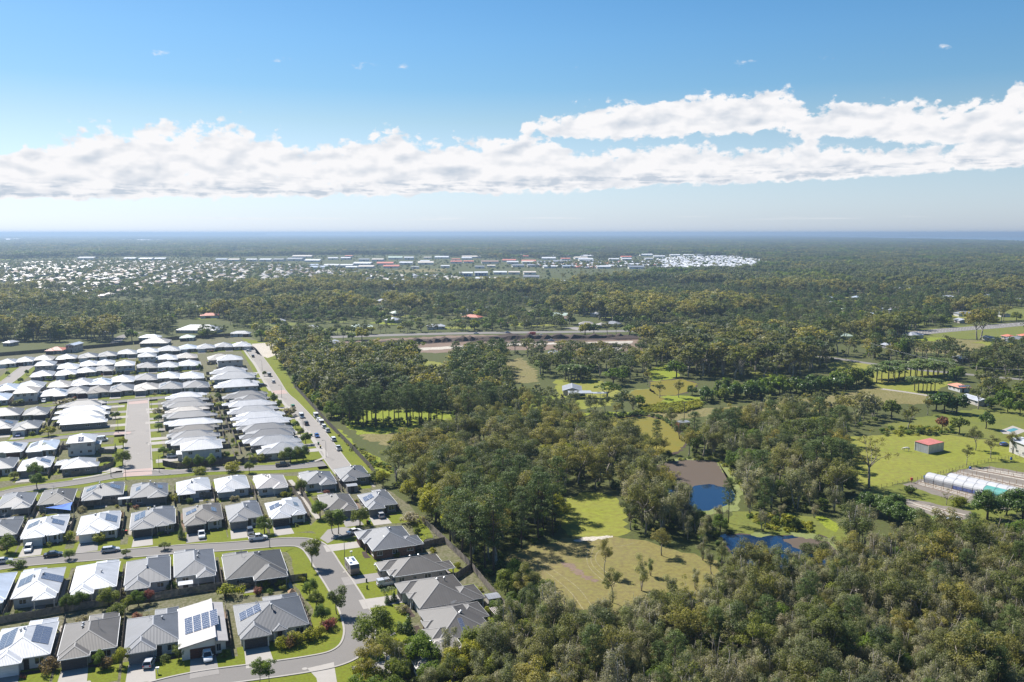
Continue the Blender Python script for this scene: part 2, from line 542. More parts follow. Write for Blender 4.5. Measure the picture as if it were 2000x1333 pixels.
def water_mat(name, col, rough=0.06, bump=0.02, sc=0.6):
    mt = bpy.data.materials.new(name)
    mt.use_nodes = True
    N, L, n, m = nodes_of(mt.node_tree)
    geo = n('ShaderNodeNewGeometry')
    nz = n('ShaderNodeTexNoise', ins={'Vector': geo.outputs['Position'], 'Scale': sc, 'Detail': 3.0})
    bp = n('ShaderNodeBump', ins={'Strength': bump, 'Distance': 0.2, 'Height': nz.outputs[0]})
    b = n('ShaderNodeBsdfPrincipled', ins={'Base Color': (*col, 1), 'Roughness': rough, 'IOR': 1.333, 'Normal': bp.outputs[0], 'Specular IOR Level': 0.5})
    n('ShaderNodeOutputMaterial', ins={0: b.outputs[0]})
    return mt

M_WATER = water_mat('dam_water', (0.005, 0.02, 0.055), 0.04, 0.012, 0.5)
M_BAY = water_mat('bay_water', (0.10, 0.17, 0.22), 0.35, 0.1, 0.05)

# one sheet to the horizon
mb = MB()
rings = [0, 60, 150, 300, 600, 1200, 2500, 5000, 9000, 15000, 25500]
NS = 72
for a in range(len(rings) - 1):
    for k in range(NS):
        t0, t1 = 2 * math.pi * k / NS, 2 * math.pi * (k + 1) / NS
        q = [(rings[a] * math.sin(t0), rings[a] * math.cos(t0)), (rings[a] * math.sin(t1), rings[a] * math.cos(t1)), (rings[a + 1] * math.sin(t1), rings[a + 1] * math.cos(t1)), (rings[a + 1] * math.sin(t0), rings[a + 1] * math.cos(t0))]
        if a == 0:
            q = q[1:]
        mb.poly([(x, y, 0) for x, y in reversed(q)])
struct(mb.build('ground', M_FLOOR))

CLEAR = []          # picture polygons kept free of trees (ground positions)


def field(name, poly, m_, z=0.02, amp=1.2, step=3.0, clear=True, seed=None):
    o = sheet(name, poly, z, m_, amp, step, seed if seed is not None else len(CLEAR) + 3)
    if clear:
        CLEAR.append(poly)
    return o

# the housing estate stands on one lawn
EST_POLY = [(-400, 790), (-400, 700), (0, 697), (110, 688), (260, 674), (330, 666), (480, 656), (520, 672), (540, 700), (575, 757), (640, 830), (722, 915), (742, 945), (800, 985), (833, 1030), (868, 1056), (917, 1108), (950, 1150), (1005, 1205), (985, 1240), (760, 1262), (700, 1330), (690, 1420), (-400, 1420)]
M_YARD = ground_mat('yard_ground', [(0.10, 0.095, 0.05), (0.085, 0.10, 0.025), (0.15, 0.13, 0.10)], (0.06, 0.25, 1.2))
sheet('estate_ground', EST_POLY, 0.012, M_YARD, 0.4, 4.0)
for lp_ in [[(560, 1074), (606, 1081), (640, 1128), (656, 1150), (600, 1150), (575, 1140), (570, 1090)], [(575, 1142), (656, 1150), (686, 1200), (694, 1240), (675, 1268), (600, 1292), (500, 1304), (470, 1290), (600, 1240), (612, 1190)],
            [(640, 1062), (700, 1046), (740, 1090), (775, 1130), (795, 1190), (812, 1262), (740, 1278), (712, 1250), (704, 1190), (672, 1115)], [(600, 1032), (640, 1000), (720, 1016), (828, 1008), (838, 1030), (850, 1062), (820, 1062), (800, 1020), (700, 1030), (640, 1056)],
            [(566, 760), (580, 757), (722, 915), (742, 945), (715, 935), (660, 890), (600, 812)], [(500, 1345), (560, 1322), (650, 1300), (700, 1272), (730, 1330), (690, 1420), (480, 1420)], [(182, 868), (250, 868), (250, 915), (222, 920), (192, 926), (150, 930), (196, 904), (226, 900), (224, 888), (192, 888)],
            [(560, 895), (628, 880), (640, 892), (610, 905), (575, 908)], [(552, 930), (580, 930), (628, 1000), (612, 1010)], [(470, 660), (520, 670), (548, 705), (575, 757), (560, 757), (530, 715), (505, 690)]]:
    sheet('lawn', lp_, 0.02, M_LAWN, 0.25, 2.0, int(lp_[0][0]))
CLEAR.append(EST_POLY)
# clearings and paddocks among the trees
field('clearing', [(808, 712), (835, 705), (868, 711), (866, 735), (850, 750), (818, 746), (804, 730)], M_PADDOCK, 0.02, 2)
field('dry_slope', [(988, 706), (1015, 698), (1050, 728), (1050, 747), (1000, 750), (984, 730)], M_DRY, 0.02, 2)
field('house_lawn', [(1085, 742), (1165, 740), (1215, 762), (1190, 792), (1130, 800), (1088, 785)], M_PADDOCK, 0.02, 2)
field('green_glade', [(1000, 770), (1085, 775), (1130, 806), (1240, 806), (1235, 822), (1110, 826), (1010, 815), (985, 795)], M_LIME, 0.024, 2, clear=False)
field('fence_grass', [(648, 836), (668, 842), (705, 880), (760, 905), (770, 925), (740, 928), (722, 912)], M_LIME, 0.02, 1)
field('scrub_clearing', [(700, 852), (760, 838), (900, 838), (925, 850), (900, 868), (840, 880), (760, 872)], M_DRY, 0.02, 2)
field('understorey_grass', [(640, 800), (860, 800), (905, 838), (700, 850)], M_LIME, 0.022, 2, clear=False)
field('marsh', [(1262, 772), (1300, 772), (1370, 776), (1372, 795), (1340, 804), (1262, 800)], M_LIME, 0.02, 1.5)
field('meadow', [(1092, 985), (1140, 960), (1190, 968), (1218, 990), (1226, 1045), (1160, 1049), (1105, 1046), (1090, 1015)], M_PADDOCK, 0.02, 1.5)
M_PAD2 = ground_mat('thin_paddock', [(0.165, 0.14, 0.045), (0.2, 0.16, 0.08), (0.13, 0.125, 0.03)], (0.035, 0.14, 0.8))
field('dry_paddock', [(978, 1098), (1020, 1070), (1100, 1054), (1192, 1048), (1240, 1052), (1330, 1080), (1400, 1095), (1415, 1150), (1330, 1190), (1180, 1200), (1110, 1192), (1060, 1150), (1010, 1115)], M_PAD2, 0.018, 1.5)
field('paddock', [(1668, 876), (1640, 856), (1740, 848), (1850, 850), (1892, 856), (2000, 866), (2160, 875), (2160, 905), (1928, 903), (1800, 937), (1700, 957), (1664, 930)], M_PADDOCK, 0.02, 1.0)
field('park_grass', [(1745, 846), (1730, 828), (1800, 815), (1900, 800), (2160, 795), (2160, 872), (2000, 866), (1850, 848)], M_MEADOW, 0.024, 1.5)
field('dry_strip', [(1252, 812), (1330, 801), (1480, 792), (1550, 783), (1661, 768), (1700, 758), (1718, 758), (1812, 774), (1806, 790), (1715, 790), (1655, 794), (1560, 797), (1480, 806), (1400, 812), (1300, 822)], M_DRY, 0.02, 1.5)
field('palm_lawn', [(1600, 712), (1650, 705), (1700, 711), (1850, 727), (1866, 742), (1812, 772), (1720, 758), (1690, 742)], M_PADDOCK, 0.02, 1.5)
field('lawn_patch', [(1468, 728), (1506, 727), (1510, 742), (1470, 744)], M_PADDOCK, 0.02, 1.0)
field('lawn_patch', [(1255, 725), (1300, 712), (1330, 735), (1280, 748)], M_LIME, 0.02, 1.0)
field('dry_field', [(1770, 668), (1850, 662), (1960, 668), (1960, 690), (1880, 694), (1790, 688)], M_DRY, 0.02, 2)
field('highway_verge', [(1770, 648), (1850, 638), (2160, 620), (2160, 668), (1960, 664), (1850, 662), (1780, 664)], M_MEADOW, 0.02, 2)
field('nursery_grass', [(1700, 957), (1800, 937), (1928, 904), (2160, 906), (2160, 1000), (1990, 1000), (1940, 1038), (1880, 1052), (1800, 1015), (1720, 980)], M_MEADOW, 0.022, 0.8)
M_BEDS = ground_mat('nursery_soil', [(0.17, 0.15, 0.13), (0.23, 0.2, 0.175), (0.12, 0.105, 0.085)], (0.05, 0.3, 1.2))
for np_ in [[(1764, 947), (1806, 936), (1900, 964), (1990, 984), (1965, 998), (1900, 984), (1840, 972)], [(1846, 927), (1890, 915), (1935, 912), (2110, 942), (2110, 995), (1988, 968)], [(1748, 974), (1790, 977), (1895, 999), (1894, 1014), (1855, 1022), (1790, 997)]]:
    field('nursery_ground', np_, M_BEDS, 0.03, 0.6, 2.0, clear=False)
field('dam_bank', [(1430, 1000), (1500, 1000), (1600, 1010), (1650, 1030), (1660, 1100), (1600, 1048), (1540, 1046), (1440, 1046), (1405, 1030)], M_MEADOW, 0.019, 1.0)
field('dam_bank', [(1405, 930), (1440, 925), (1452, 960), (1440, 1000), (1345, 1008), (1400, 992)], M_LILY, 0.019, 1.0)
field('bright_mound', [(1592, 1010), (1608, 1008), (1640, 1024), (1634, 1040), (1612, 1032)], M_LIME, 0.03, 0.3)
# the road works in the middle distance
field('earthworks', [(600, 680), (640, 668), (760, 662), (900, 655), (1245, 655), (1260, 690), (1190, 690), (1130, 684), (1000, 684), (900, 690), (760, 690), (640, 694)], M_SOIL, 0.02, 4)
field('soil_bank', [(640, 672), (700, 668), (900, 659), (1000, 655.5), (1235, 656), (1235, 664), (1000, 668), (900, 668.5), (720, 678), (650, 682)], M_DARKSOIL, 0.05, 3, clear=False)
field('haul_track', [(700, 686), (900, 676), (1000, 671), (1130, 669), (1235, 666.5), (1235, 669.5), (1130, 672), (1000, 675), (900, 681), (720, 690)], M_SAND, 0.06, 1, clear=False)
field('pale_pad', [(1150, 676), (1200, 668), (1235, 670), (1205, 686), (1165, 686)], M_GRAVEL, 0.055, 1, clear=False)
field('site_entrance', [(490, 672), (520, 670), (560, 676), (552, 690), (520, 700), (500, 690)], M_SAND, 0.03, 1, clear=True)
# far fields
field('far_field', [(755, 531), (800, 525.5), (873, 525.5), (870, 531), (800, 533)], M_DRY, 0.1, 5)
field('far_field', [(1112, 549), (1118, 541.5), (1150, 541), (1150, 551)], M_LIME, 0.1, 5)
field('far_field', [(735, 547), (755, 537), (790, 536), (780, 546)], M_MEADOW, 0.1, 5)
field('far_field', [(1820, 556.5), (2200, 550), (2200, 556), (1830, 561)], M_MEADOW, 0.1, 5)
field('far_field', [(1895, 612), (1990, 600), (2160, 600), (2160, 622), (1910, 628)], M_MEADOW, 0.1, 5)
field('far_field', [(0, 506.5), (25, 506), (25, 507.5), (0, 508)], M_LIME, 0.1, 5)

M_TRACK = ground_mat('worn_grass', [(0.2, 0.17, 0.085), (0.16, 0.15, 0.06), (0.25, 0.215, 0.13)], (0.1, 0.4, 1.5))
# ---- tyre tracks and sand in the dry paddock
field('sand_patch', [(1118, 1056), (1140, 1051), (1170, 1048), (1197, 1047), (1198, 1051), (1165, 1055), (1130, 1060)], M_SAND, 0.035, 0.6, 0.8, clear=False)
field('bare_patch', [(1095, 1097), (1110, 1100), (1160, 1131), (1170, 1139), (1160, 1139), (1130, 1123), (1105, 1107)], M_SOIL, 0.034, 1.0, 0.6, clear=False)
for i, tr in enumerate([[(1150, 1070), (1146, 1090), (1152, 1110), (1178, 1135), (1200, 1150)], [(1160, 1068), (1154, 1090), (1160, 1108), (1188, 1132), (1205, 1142)], [(1176, 1070), (1164, 1085), (1166, 1100), (1186, 1120), (1200, 1126)],
                        [(1010, 1094), (1050, 1122), (1090, 1160), (1110, 1190)], [(1030, 1094), (1070, 1120), (1112, 1155), (1140, 1192)], [(1048, 1092), (1090, 1120), (1130, 1150), (1160, 1190)], [(1240, 1060), (1220, 1066), (1200, 1068)]]):
    strip('tyre_track', smooth_line(W(tr), 6), -0.13, 0.13, 0, 0.04, M_TRACK)

# ------------------------------------------------------------------ water
def pond(name, poly, m_, z=0.03, amp=0.6, step=2.0):
    CLEAR.append(poly)
    cx_, cy_ = sum(q[0] for q in poly) / len(poly), sum(q[1] for q in poly) / len(poly)
    sheet('muddy_margin', [(cx_ + (q[0] - cx_) * 1.05, cy_ + (q[1] - cy_) * 1.07) for q in poly], z - 0.004, M_LILY if len(CLEAR) % 2 else M_DARKSOIL, amp * 2.2, step, len(CLEAR) + 9)
    return sheet(name, poly, z, m_, amp, step, len(CLEAR))

pond('duckweed_pond', [(1272, 746), (1330, 741), (1362, 750), (1350, 764), (1320, 772), (1284, 773), (1268, 762)], M_MUSTARD)
pond('duckweed_pond', [(1216, 775), (1240, 762), (1272, 760), (1284, 773), (1300, 780), (1276, 794), (1256, 798), (1240, 786)], M_MUSTARD)
pond('duckweed_pond', [(1172, 824), (1215, 817), (1257, 813), (1299, 822), (1322, 843), (1340, 862), (1325, 882), (1290, 890), (1246, 890), (1222, 868), (1206, 846)], M_MUSTARD, 0.032)
DAM = [(1283, 910), (1300, 903), (1340, 899), (1394, 900), (1420, 916), (1440, 930), (1444, 950), (1432, 978), (1417, 988), (1384, 997), (1345, 1002), (1300, 1000), (1275, 960)]
pond('dam', DAM, M_WATER, 0.03, 0.4)
sheet('water_fern', [(1283, 910), (1300, 903), (1340, 899.5), (1394, 900.5), (1420, 916), (1438, 931), (1440, 950), (1420, 953), (1385, 946), (1358, 950), (1320, 955), (1280, 950)], 0.036, M_AZOLLA, 0.7, 1.5, 4)
sheet('lily_pads', [(1398, 902), (1422, 915), (1443, 930), (1448, 952), (1436, 972), (1430, 950), (1418, 928)], 0.042, M_LILY, 0.7, 1.0, 5)
pond('dam', [(1400, 1044), (1450, 1045), (1500, 1048), (1560, 1047), (1600, 1046), (1642, 1062), (1662, 1090), (1650, 1106), (1590, 1118), (1500, 1118), (1440, 1092)], M_WATER, 0.03, 0.4)
sheet('water_fern', [(1530, 1054), (1575, 1048), (1600, 1046.5), (1642, 1062), (1662, 1088), (1650, 1106), (1628, 1100), (1590, 1084), (1556, 1072)], 0.036, M_AZOLLA, 0.7, 1.5, 6)
sheet('lily_pads', [(1530, 1038), (1590, 1044), (1636, 1056), (1655, 1078), (1640, 1078), (1612, 1058), (1560, 1050)], 0.042, M_LILY, 0.8, 1.0, 7)
sheet('lily_pads', [(1466, 1046), (1474, 1040), (1505, 1040), (1508, 1046), (1486, 1051)], 0.042, M_LILY, 0.5, 1.0, 8)
sheet('bay', [(1560, 463.6), (1680, 465.6), (1790, 467.6), (1880, 469.6), (1960, 471.5), (1985, 472.6), (2060, 474), (2500, 478), (2900, 478), (2900, 463.2), (2400, 462.6), (1800, 462.6), (1640, 462.4)], 0.8, M_BAY, 30, 300, 9)
CLEAR.append([(1540, 463.4), (1680, 466.2), (1790, 468.4), (1880, 470.6), (1985, 474), (2060, 475), (2500, 479), (2900, 479), (2900, 462), (1540, 462)])
M_HILL = mat('far_hill', (0.05, 0.065, 0.04), 0.95, 0.3, 0.002)
hl = MB()
hx = [(-260, 451), (-120, 450), (0, 450.6), (60, 449.6), (110, 449), (150, 447.6), (190, 449.4), (230, 448.4), (260, 449.8), (330, 451.4), (420, 452.6), (520, 453.6)]
for i in range(len(hx) - 1):
    d_ = 24500.0
    def hp(q, dy, z):
        x = (q[0] - 1000) / 1714.0 * d_
        return (x * (d_ + dy) / d_, d_ + dy, z)
    za, zb = [min(98.0, max(2.0, CAM_H + (450.5 - q[1]) / 1714.0 * d_ * 0.3)) for q in (hx[i], hx[i + 1])]
    a, b = hx[i], hx[i + 1]
    hl.poly([hp(a, -900, 0), hp(b, -900, 0), hp(b, 0, zb), hp(a, 0, za)])
    hl.poly([hp(a, 0, za), hp(b, 0, zb), hp(b, 900, 0), hp(a, 900, 0)])
struct(hl.build('hills', M_HILL))

# ------------------------------------------------------------------ roads
ROADS = []


def road(name, pts, w, z=0.03, m_=None, kerb=True, foot=None, n=6):
    c = smooth_line(W(pts), n)
    ROADS.append((c, w))
    strip(name, c, -w / 2, w / 2, 0, z, m_ or M_ASPH)
    if kerb:
        for s_ in (-1, 1):
            a, b = sorted((s_ * w / 2, s_ * (w / 2 + 0.45)))
            strip('kerb', c, a, b, -0.1, z + 0.12, M_CONC, False)
    if kerb:
        for s_ in (-1, 1):
            a, b = sorted((s_ * (w / 2 + 0.4), s_ * (w / 2 + 4.6)))
            strip('grass_verge', c, a, b, 0, 0.022, M_LAWN)
    for off in (foot or []):
        strip('footpath', c, off - 0.75, off + 0.75, 0, z + 0.03, M_CONC)
    return c

C1 = road('road', [(250, 1362), (330, 1340), (400, 1326), (497, 1313), (595, 1299), (656, 1286), (690, 1266), (702, 1240), (699, 1212), (686, 1179), (663, 1140), (641, 1108), (627, 1085), (612, 1068), (588, 1060), (546, 1060), (497, 1064), (432, 1069), (357, 1073), (260, 1081), (185, 1087), (71, 1096), (0, 1105), (-90, 1118)], 6.4, 0.03, n=8)
C2 = road('road', [(-90, 978), (0, 966), (49, 956), (156, 942), (225, 930), (269, 926), (325, 924), (400, 918), (500, 915), (575, 912), (635, 906)], 6.2, 0.034)
C3 = road('road', [(676, 925), (657, 901), (636, 871), (612, 838), (588, 810), (566, 786), (547, 768), (531, 741), (513, 713), (498, 692), (488, 680), (470, 668)], 7.4, 0.03, M_ASPHL)
C4 = road('street', [(269, 923), (269, 890), (269, 865), (269, 815), (270, 790), (270.5, 780)], 9.6, 0.038, M_ASPHL)
C5 = road('street', [(-60, 823), (40, 806), (110, 796), (217, 786), (270, 781), (330, 776)], 6.2, 0.032)
C6 = road('street', [(62, 712), (45, 722), (20, 742), (-30, 775)], 7.0, 0.03, M_ASPHL)
C8 = road('street', [(-60, 880), (0, 870), (60, 861), (120, 855), (180, 850), (262, 845)], 5.6, 0.03)
C7 = road('street', [(224, 672), (232, 662), (246, 655), (270, 650)], 8.0, 0.03, kerb=False)
strip('threshold', smooth_line(W([(269, 917), (269, 930)]), 2), -4.9, 4.9, 0, 0.043, M_REDPAVE)
strip('threshold', smooth_line(W([(222, 848), (255, 846)]), 2), -2.9, 2.9, 0, 0.043, M_REDPAVE)
strip('threshold', smooth_line(W([(270, 789), (270, 783)]), 2), -4.6, 4.6, 0, 0.043, M_REDPAVE)
strip('threshold', smooth_line(W([(549, 770), (543, 763)]), 2), -3.6, 3.6, 0, 0.043, M_REDPAVE)
strip('footpath', smooth_line(W([(142, 937), (180, 931), (225, 921)]), 4), -0.7, 0.7, 0, 0.06, M_CONC)
strip('footpath', smooth_line(W([(300, 918), (340, 919), (400, 915)]), 4), -0.7, 0.7, 0, 0.06, M_CONC)
strip('footpath', smooth_line(W([(588, 908), (622, 899), (636, 891), (632, 880), (620, 868), (605, 850), (585, 826), (565, 800), (550, 783), (538, 770)]), 5), -0.8, 0.8, 0, 0.05, M_CONC)
strip('footpath', smooth_line(W([(528, 764), (514, 742), (500, 716), (484, 694), (476, 682)]), 5), -0.8, 0.8, 0, 0.05, M_CONC)
strip('footpath', smooth_line(W([(566, 938), (578, 952), (592, 972), (606, 994), (622, 1014)]), 5), -0.8, 0.8, 0, 0.05, M_CONC)
strip('footpath', smooth_line(W([(420, 1075), (470, 1068), (540, 1050)]), 5), -0.8, 0.8, 0, 0.02, M_CONC)
sheet('driveway', [(600, 1306), (652, 1294), (660, 1345), (622, 1345), (618, 1325)], 0.045, M_CONC)
sheet('driveway', [(625, 1052), (640, 1035), (670, 1030), (700, 1034), (700, 1042), (660, 1050), (640, 1062)], 0.046, M_CONCD)
road('road', [(1500, 684), (1628, 700), (1703, 711), (1796, 723), (1850, 728), (1925, 735), (2000, 742), (2160, 757)], 7.0, 0.03, M_ASPH, kerb=False)
road('driveway', [(1722, 760), (1760, 765), (1800, 771), (1850, 779), (1905, 783)], 4.0, 0.032, M_GRAVEL, kerb=False)
HW = road('highway', [(1780, 652), (1852, 645), (1920, 640), (1987, 634), (2160, 621)], 22.0, 0.04, M_ASPH, kerb=False)
road('road', [(560, 662), (760, 655), (900, 651.5), (1000, 650), (1120, 648.5), (1240, 646.5), (1340, 643)], 16.0, 0.05, M_ASPH, kerb=False)
road('road', [(1160, 648), (1130, 643), (1112, 640)], 14.0, 0.055, M_CONCD, kerb=False)
M_PAINT = mat('road_paint', (0.75, 0.75, 0.72), 0.7, 0.05)
for off in (-5.5, 0.0, 5.5):
    L_ = offset_line(smooth_line(W([(1780, 652), (1852, 645), (1920, 640), (1987, 634), (2160, 621)]), 24), off)
    mb = MB()
    for i in range(0, len(L_) - 1, 2):
        a, b = L_[i], L_[i] + (L_[i + 1] - L_[i]) * 0.7
        d = (b - a) / (np.linalg.norm(b - a) + 1e-9)
        s_ = np.array((-d[1], d[0])) * 0.25
        mb.poly([(*(a - s_), 0.05), (*(b - s_), 0.05), (*(b + s_), 0.05), (*(a + s_), 0.05)])
    struct(mb.build('lane_marking', M_PAINT))
# ------------------------------------------------------------------ houses
ROOFC = {'cream': ((0.5, 0.45, 0.39), 0.55), 'bright': ((0.55, 0.56, 0.58), 0.5), 'white': ((0.33, 0.345, 0.375), 0.5), 'light': ((0.2, 0.212, 0.235), 0.5), 'grey': ((0.078, 0.086, 0.103), 0.55), 'mid': ((0.06, 0.066, 0.078), 0.55), 'dark': ((0.033, 0.034, 0.037), 0.6),
         'taupe': ((0.066, 0.061, 0.058), 0.6), 'beige': ((0.25, 0.228, 0.205), 0.5), 'pink': ((0.27, 0.257, 0.26), 0.55), 'red': ((0.42, 0.12, 0.07), 0.6), 'brown': ((0.2, 0.12, 0.08), 0.65),
         'green': ((0.36, 0.44, 0.36), 0.55), 'blue': ((0.3, 0.35, 0.43), 0.5), 'salmon': ((0.56, 0.2, 0.12), 0.6)}
WORD = {'cream': 'cream', 'bright': 'bright white', 'white': 'white', 'light': 'pale grey', 'grey': 'mid-grey', 'mid': 'slate-grey', 'dark': 'dark charcoal', 'taupe': 'taupe', 'beige': 'beige', 'pink': 'pinkish white', 'red': 'red', 'brown': 'brown',
        'green': 'pale green', 'blue': 'pale blue', 'salmon': 'salmon red'}


def roof_mat(c):
    col, rg = ROOFC[c]
    tiled = c in ('brown', 'red', 'salmon')
    return mat('roof_' + c, col, rg, 0.07, 0.25, wave=0.28 if not tiled else 0.3, bump=0.28, rand=0.07, spec=0.5, tile=0.35 if tiled else None)

WALLC = [(0.45, 0.43, 0.4), (0.5, 0.5, 0.5), (0.33, 0.3, 0.27), (0.4, 0.37, 0.33), (0.2, 0.19, 0.18), (0.55, 0.53, 0.5)]
WALLM = [mat('render_%d' % i, c, 0.85, 0.06, 0.5, rand=0.06) for i, c in enumerate(WALLC)]
WALLM.append(mat('brick_brown', (0.2, 0.12, 0.09), 0.9, 0.2, 3.0))
M_TRIM = mat('trim_pale', (0.68, 0.68, 0.68), 0.6, 0.05)
M_TRIMD = mat('trim_grey', (0.3, 0.3, 0.3), 0.6, 0.05)
M_CAP = {k: mat('cap_' + k, tuple(min(0.62, c * 1.35 + 0.09) for c in ROOFC[k][0]), 0.5, 0.05) for k in ROOFC}
M_GLASS = mat('window_glass', (0.025, 0.03, 0.035), 0.08, 0.2, 0.5, spec=0.6)
M_FRAME = mat('window_frame', (0.5, 0.5, 0.5), 0.5, 0.05)
M_GARD = [mat('garage_white', (0.6, 0.6, 0.6), 0.6, 0.05), mat('garage_grey', (0.16, 0.16, 0.17), 0.6, 0.05), mat('garage_brown', (0.07, 0.025, 0.02), 0.6, 0.1), mat('garage_dark', (0.045, 0.045, 0.05), 0.6, 0.1)]
M_DOOR = mat('front_door', (0.05, 0.04, 0.035), 0.5, 0.2)
M_POST = mat('post_paint', (0.5, 0.48, 0.45), 0.7, 0.05)
M_STEEL = mat('galvanised', (0.45, 0.46, 0.47), 0.4, 0.08, metal=0.6)
M_BLACK = mat('black_rubber', (0.02, 0.02, 0.02), 0.8, 0.1)
M_AC = mat('unit_white', (0.6, 0.6, 0.58), 0.6, 0.05)


def panel_mat():
    mt = bpy.data.materials.new('solar_cells')
    mt.use_nodes = True
    N, L, n, m = nodes_of(mt.node_tree)
    tc = n('ShaderNodeTexCoord')
    br = n('ShaderNodeTexBrick', offset=0.0, ins={'Vector': tc.outputs['Object'], 'Color1': (0.035, 0.05, 0.1, 1), 'Color2': (0.045, 0.055, 0.095, 1), 'Mortar': (0.22, 0.24, 0.28, 1),
           'Scale': 1.0, 'Mortar Size': 0.012, 'Brick Width': 0.16, 'Row Height': 0.16})
    b = n('ShaderNodeBsdfPrincipled', ins={'Base Color': br.outputs[0], 'Roughness': 0.12, 'Specular IOR Level': 0.6})
    n('ShaderNodeOutputMaterial', ins={0: b.outputs[0]})
    return mt

M_CELL = panel_mat()
ME_PANEL = MB().box(-0.48, 0.48, -0.79, 0.79, 0.06, 0.10, 0).box(-0.5, 0.5, -0.81, -0.79, 0.05, 0.11, 1).box(-0.5, 0.5, 0.79, 0.81, 0.05, 0.11, 1).box(-0.5, -0.48, -0.79, 0.79, 0.05, 0.11, 1).box(0.48, 0.5, -0.79, 0.79, 0.05, 0.11, 1).mesh('solar_panel', [M_CELL, M_STEEL])
# unit window: 1 x 1 m, facing -Y; frame with a pane set back in it
_w = MB()
for q in ((-0.5, 0.5, -0.5, -0.44), (-0.5, 0.5, 0.44, 0.5), (-0.5, -0.44, -0.44, 0.44), (0.44, 0.5, -0.44, 0.44), (-0.03, 0.03, -0.44, 0.44)):
    _w.box(q[0], q[1], -0.05, 0.0, q[2], q[3])
ME_WFRAME = _w.mesh('window_frame', M_FRAME)
ME_PANE = MB().box(-0.45, 0.45, -0.028, -0.004, -0.45, 0.45).mesh('pane', M_GLASS)
ME_SILL = MB().box(-0.55, 0.55, -0.12, -0.002, -0.06, 0.0).mesh('sill', M_TRIM)
_d = MB()
for k in range(4):
    _d.box(-0.5, 0.5, -0.05, 0.0, k * 0.25 + 0.006, k * 0.25 + 0.244)
ME_GAR = [_d.mesh('garage_door', g) for g in M_GARD]
ME_DOOR = MB().box(-0.5, 0.5, -0.05, 0, 0, 1).mesh('door', M_DOOR)
ME_HANDLE = MB().box(0.32, 0.36, -0.1, -0.05, 0.42, 0.55).mesh('handle', M_STEEL)
ME_VENT = MB().tube([(0, 0, -0.3), (0, 0, 0.35)], 0.09, 8).tube([(0, 0, 0.3), (0, 0, 0.5), (0, 0, 0.62)], [0.2, 0.24, 0.06], 8).mesh('roof_vent', M_STEEL)
_a = MB().tube([(0, 0, -0.3), (0, 0, 1.6)], 0.025, 5).tube([(-0.7, 0, 1.5), (0.7, 0, 1.5)], 0.02, 4)
for k in range(6):
    _a.tube([(-0.6 + k * 0.24, -0.35 + 0.03 * k, 1.5), (-0.6 + k * 0.24, 0.35 - 0.03 * k, 1.5)], 0.015, 4)
ME_ANT = _a.mesh('antenna', M_STEEL)
ME_AC = MB().box(-0.45, 0.45, -0.35, 0, 0.05, 0.8).tube([(0, -0.36, 0.42), (0, -0.345, 0.42)], 0.28, 10, 0).mesh('air_conditioner', M_AC)


def hip(mb, cap, x0, x1, y0, y1, z0, pitch, kind='hip', th=0.2, capw=0.34):
    """hip (or gable) roof over a rectangle; caps go to a second builder"""
    w, d = x1 - x0, y1 - y0
    k = math.tan(pitch)
    if w >= d:
        h = d / 2 * k
        e = d / 2 if kind == 'hip' else 0.0
        r0, r1 = (x0 + e, (y0 + y1) / 2, z0 + h), (x1 - e, (y0 + y1) / 2, z0 + h)
    else:
        h = w / 2 * k
        e = w / 2 if kind == 'hip' else 0.0
        r0, r1 = ((x0 + x1) / 2, y0 + e, z0 + h), ((x0 + x1) / 2, y1 - e, z0 + h)
    c = [(x0, y0, z0), (x1, y0, z0), (x1, y1, z0), (x0, y1, z0)]
    if w >= d:
        fs = [[c[0], c[1], r1, r0], [c[1], c[2], r1], [c[2], c[3], r0, r1], [c[3], c[0], r0]]
        eds = [(c[0], r0), (c[3], r0), (c[1], r1), (c[2], r1), (r0, r1)]
    else:
        fs = [[c[0], c[1], r0], [c[1], c[2], r1, r0], [c[2], c[3], r1], [c[3], c[0], r0, r1]]
        eds = [(c[0], r0), (c[1], r0), (c[2], r1), (c[3], r1), (r0, r1)]
    for f in fs:
        a, b = np.array(f[0]), np.array(f[1])
        u = (b - a) / np.linalg.norm(b - a)
        v = np.array(f[-1]) - a
        v = v - u * v.dot(u)
        v = v / (np.linalg.norm(v) + 1e-9)
        mb.poly(f, 0, [(float((np.array(p) - a).dot(u)), float((np.array(p) - a).dot(v))) for p in f])
    lo = [(p[0], p[1], z0 - th) for p in c]
    for i in range(4):
        j = (i + 1) % 4
        mb.poly([lo[i], lo[j], c[j], c[i]], 0, [(0, 0)] * 4)
    mb.poly(lo[::-1], 0, [(0, 0)] * 4)
    if cap is not None:
        for p, q in eds:
            cap.bar(p, q, capw, 0.06)
    return h


def gutter_ring(mb, x0, x1, y0, y1, z, t=0.09, h=0.16):
    mb.box(x0 - t, x1 + t, y0 - t, y0 + 0.005, z - h, z - 0.02)
    mb.box(x0 - t, x1 + t, y1 - 0.005, y1 + t, z - h, z - 0.02)
    mb.box(x0 - t, x0 + 0.005, y0 + 0.006, y1 - 0.006, z - h, z - 0.02)
    mb.box(x1 - 0.005, x1 + t, y0 + 0.006, y1 - 0.006, z - h, z - 0.02)


def window(par, x, y, z, w, h, rz):
    f = put('window', ME_WFRAME, par, (x, y, z), rz, (w, 1, h))
    put('pane', ME_PANE, f)
    s = put('sill', ME_SILL, f, (0, 0, -0.5))
    s.scale = (1, 1, 1.0 / max(h, 0.3))
    return f

PITCH = R(21.5)
HOUSES = []


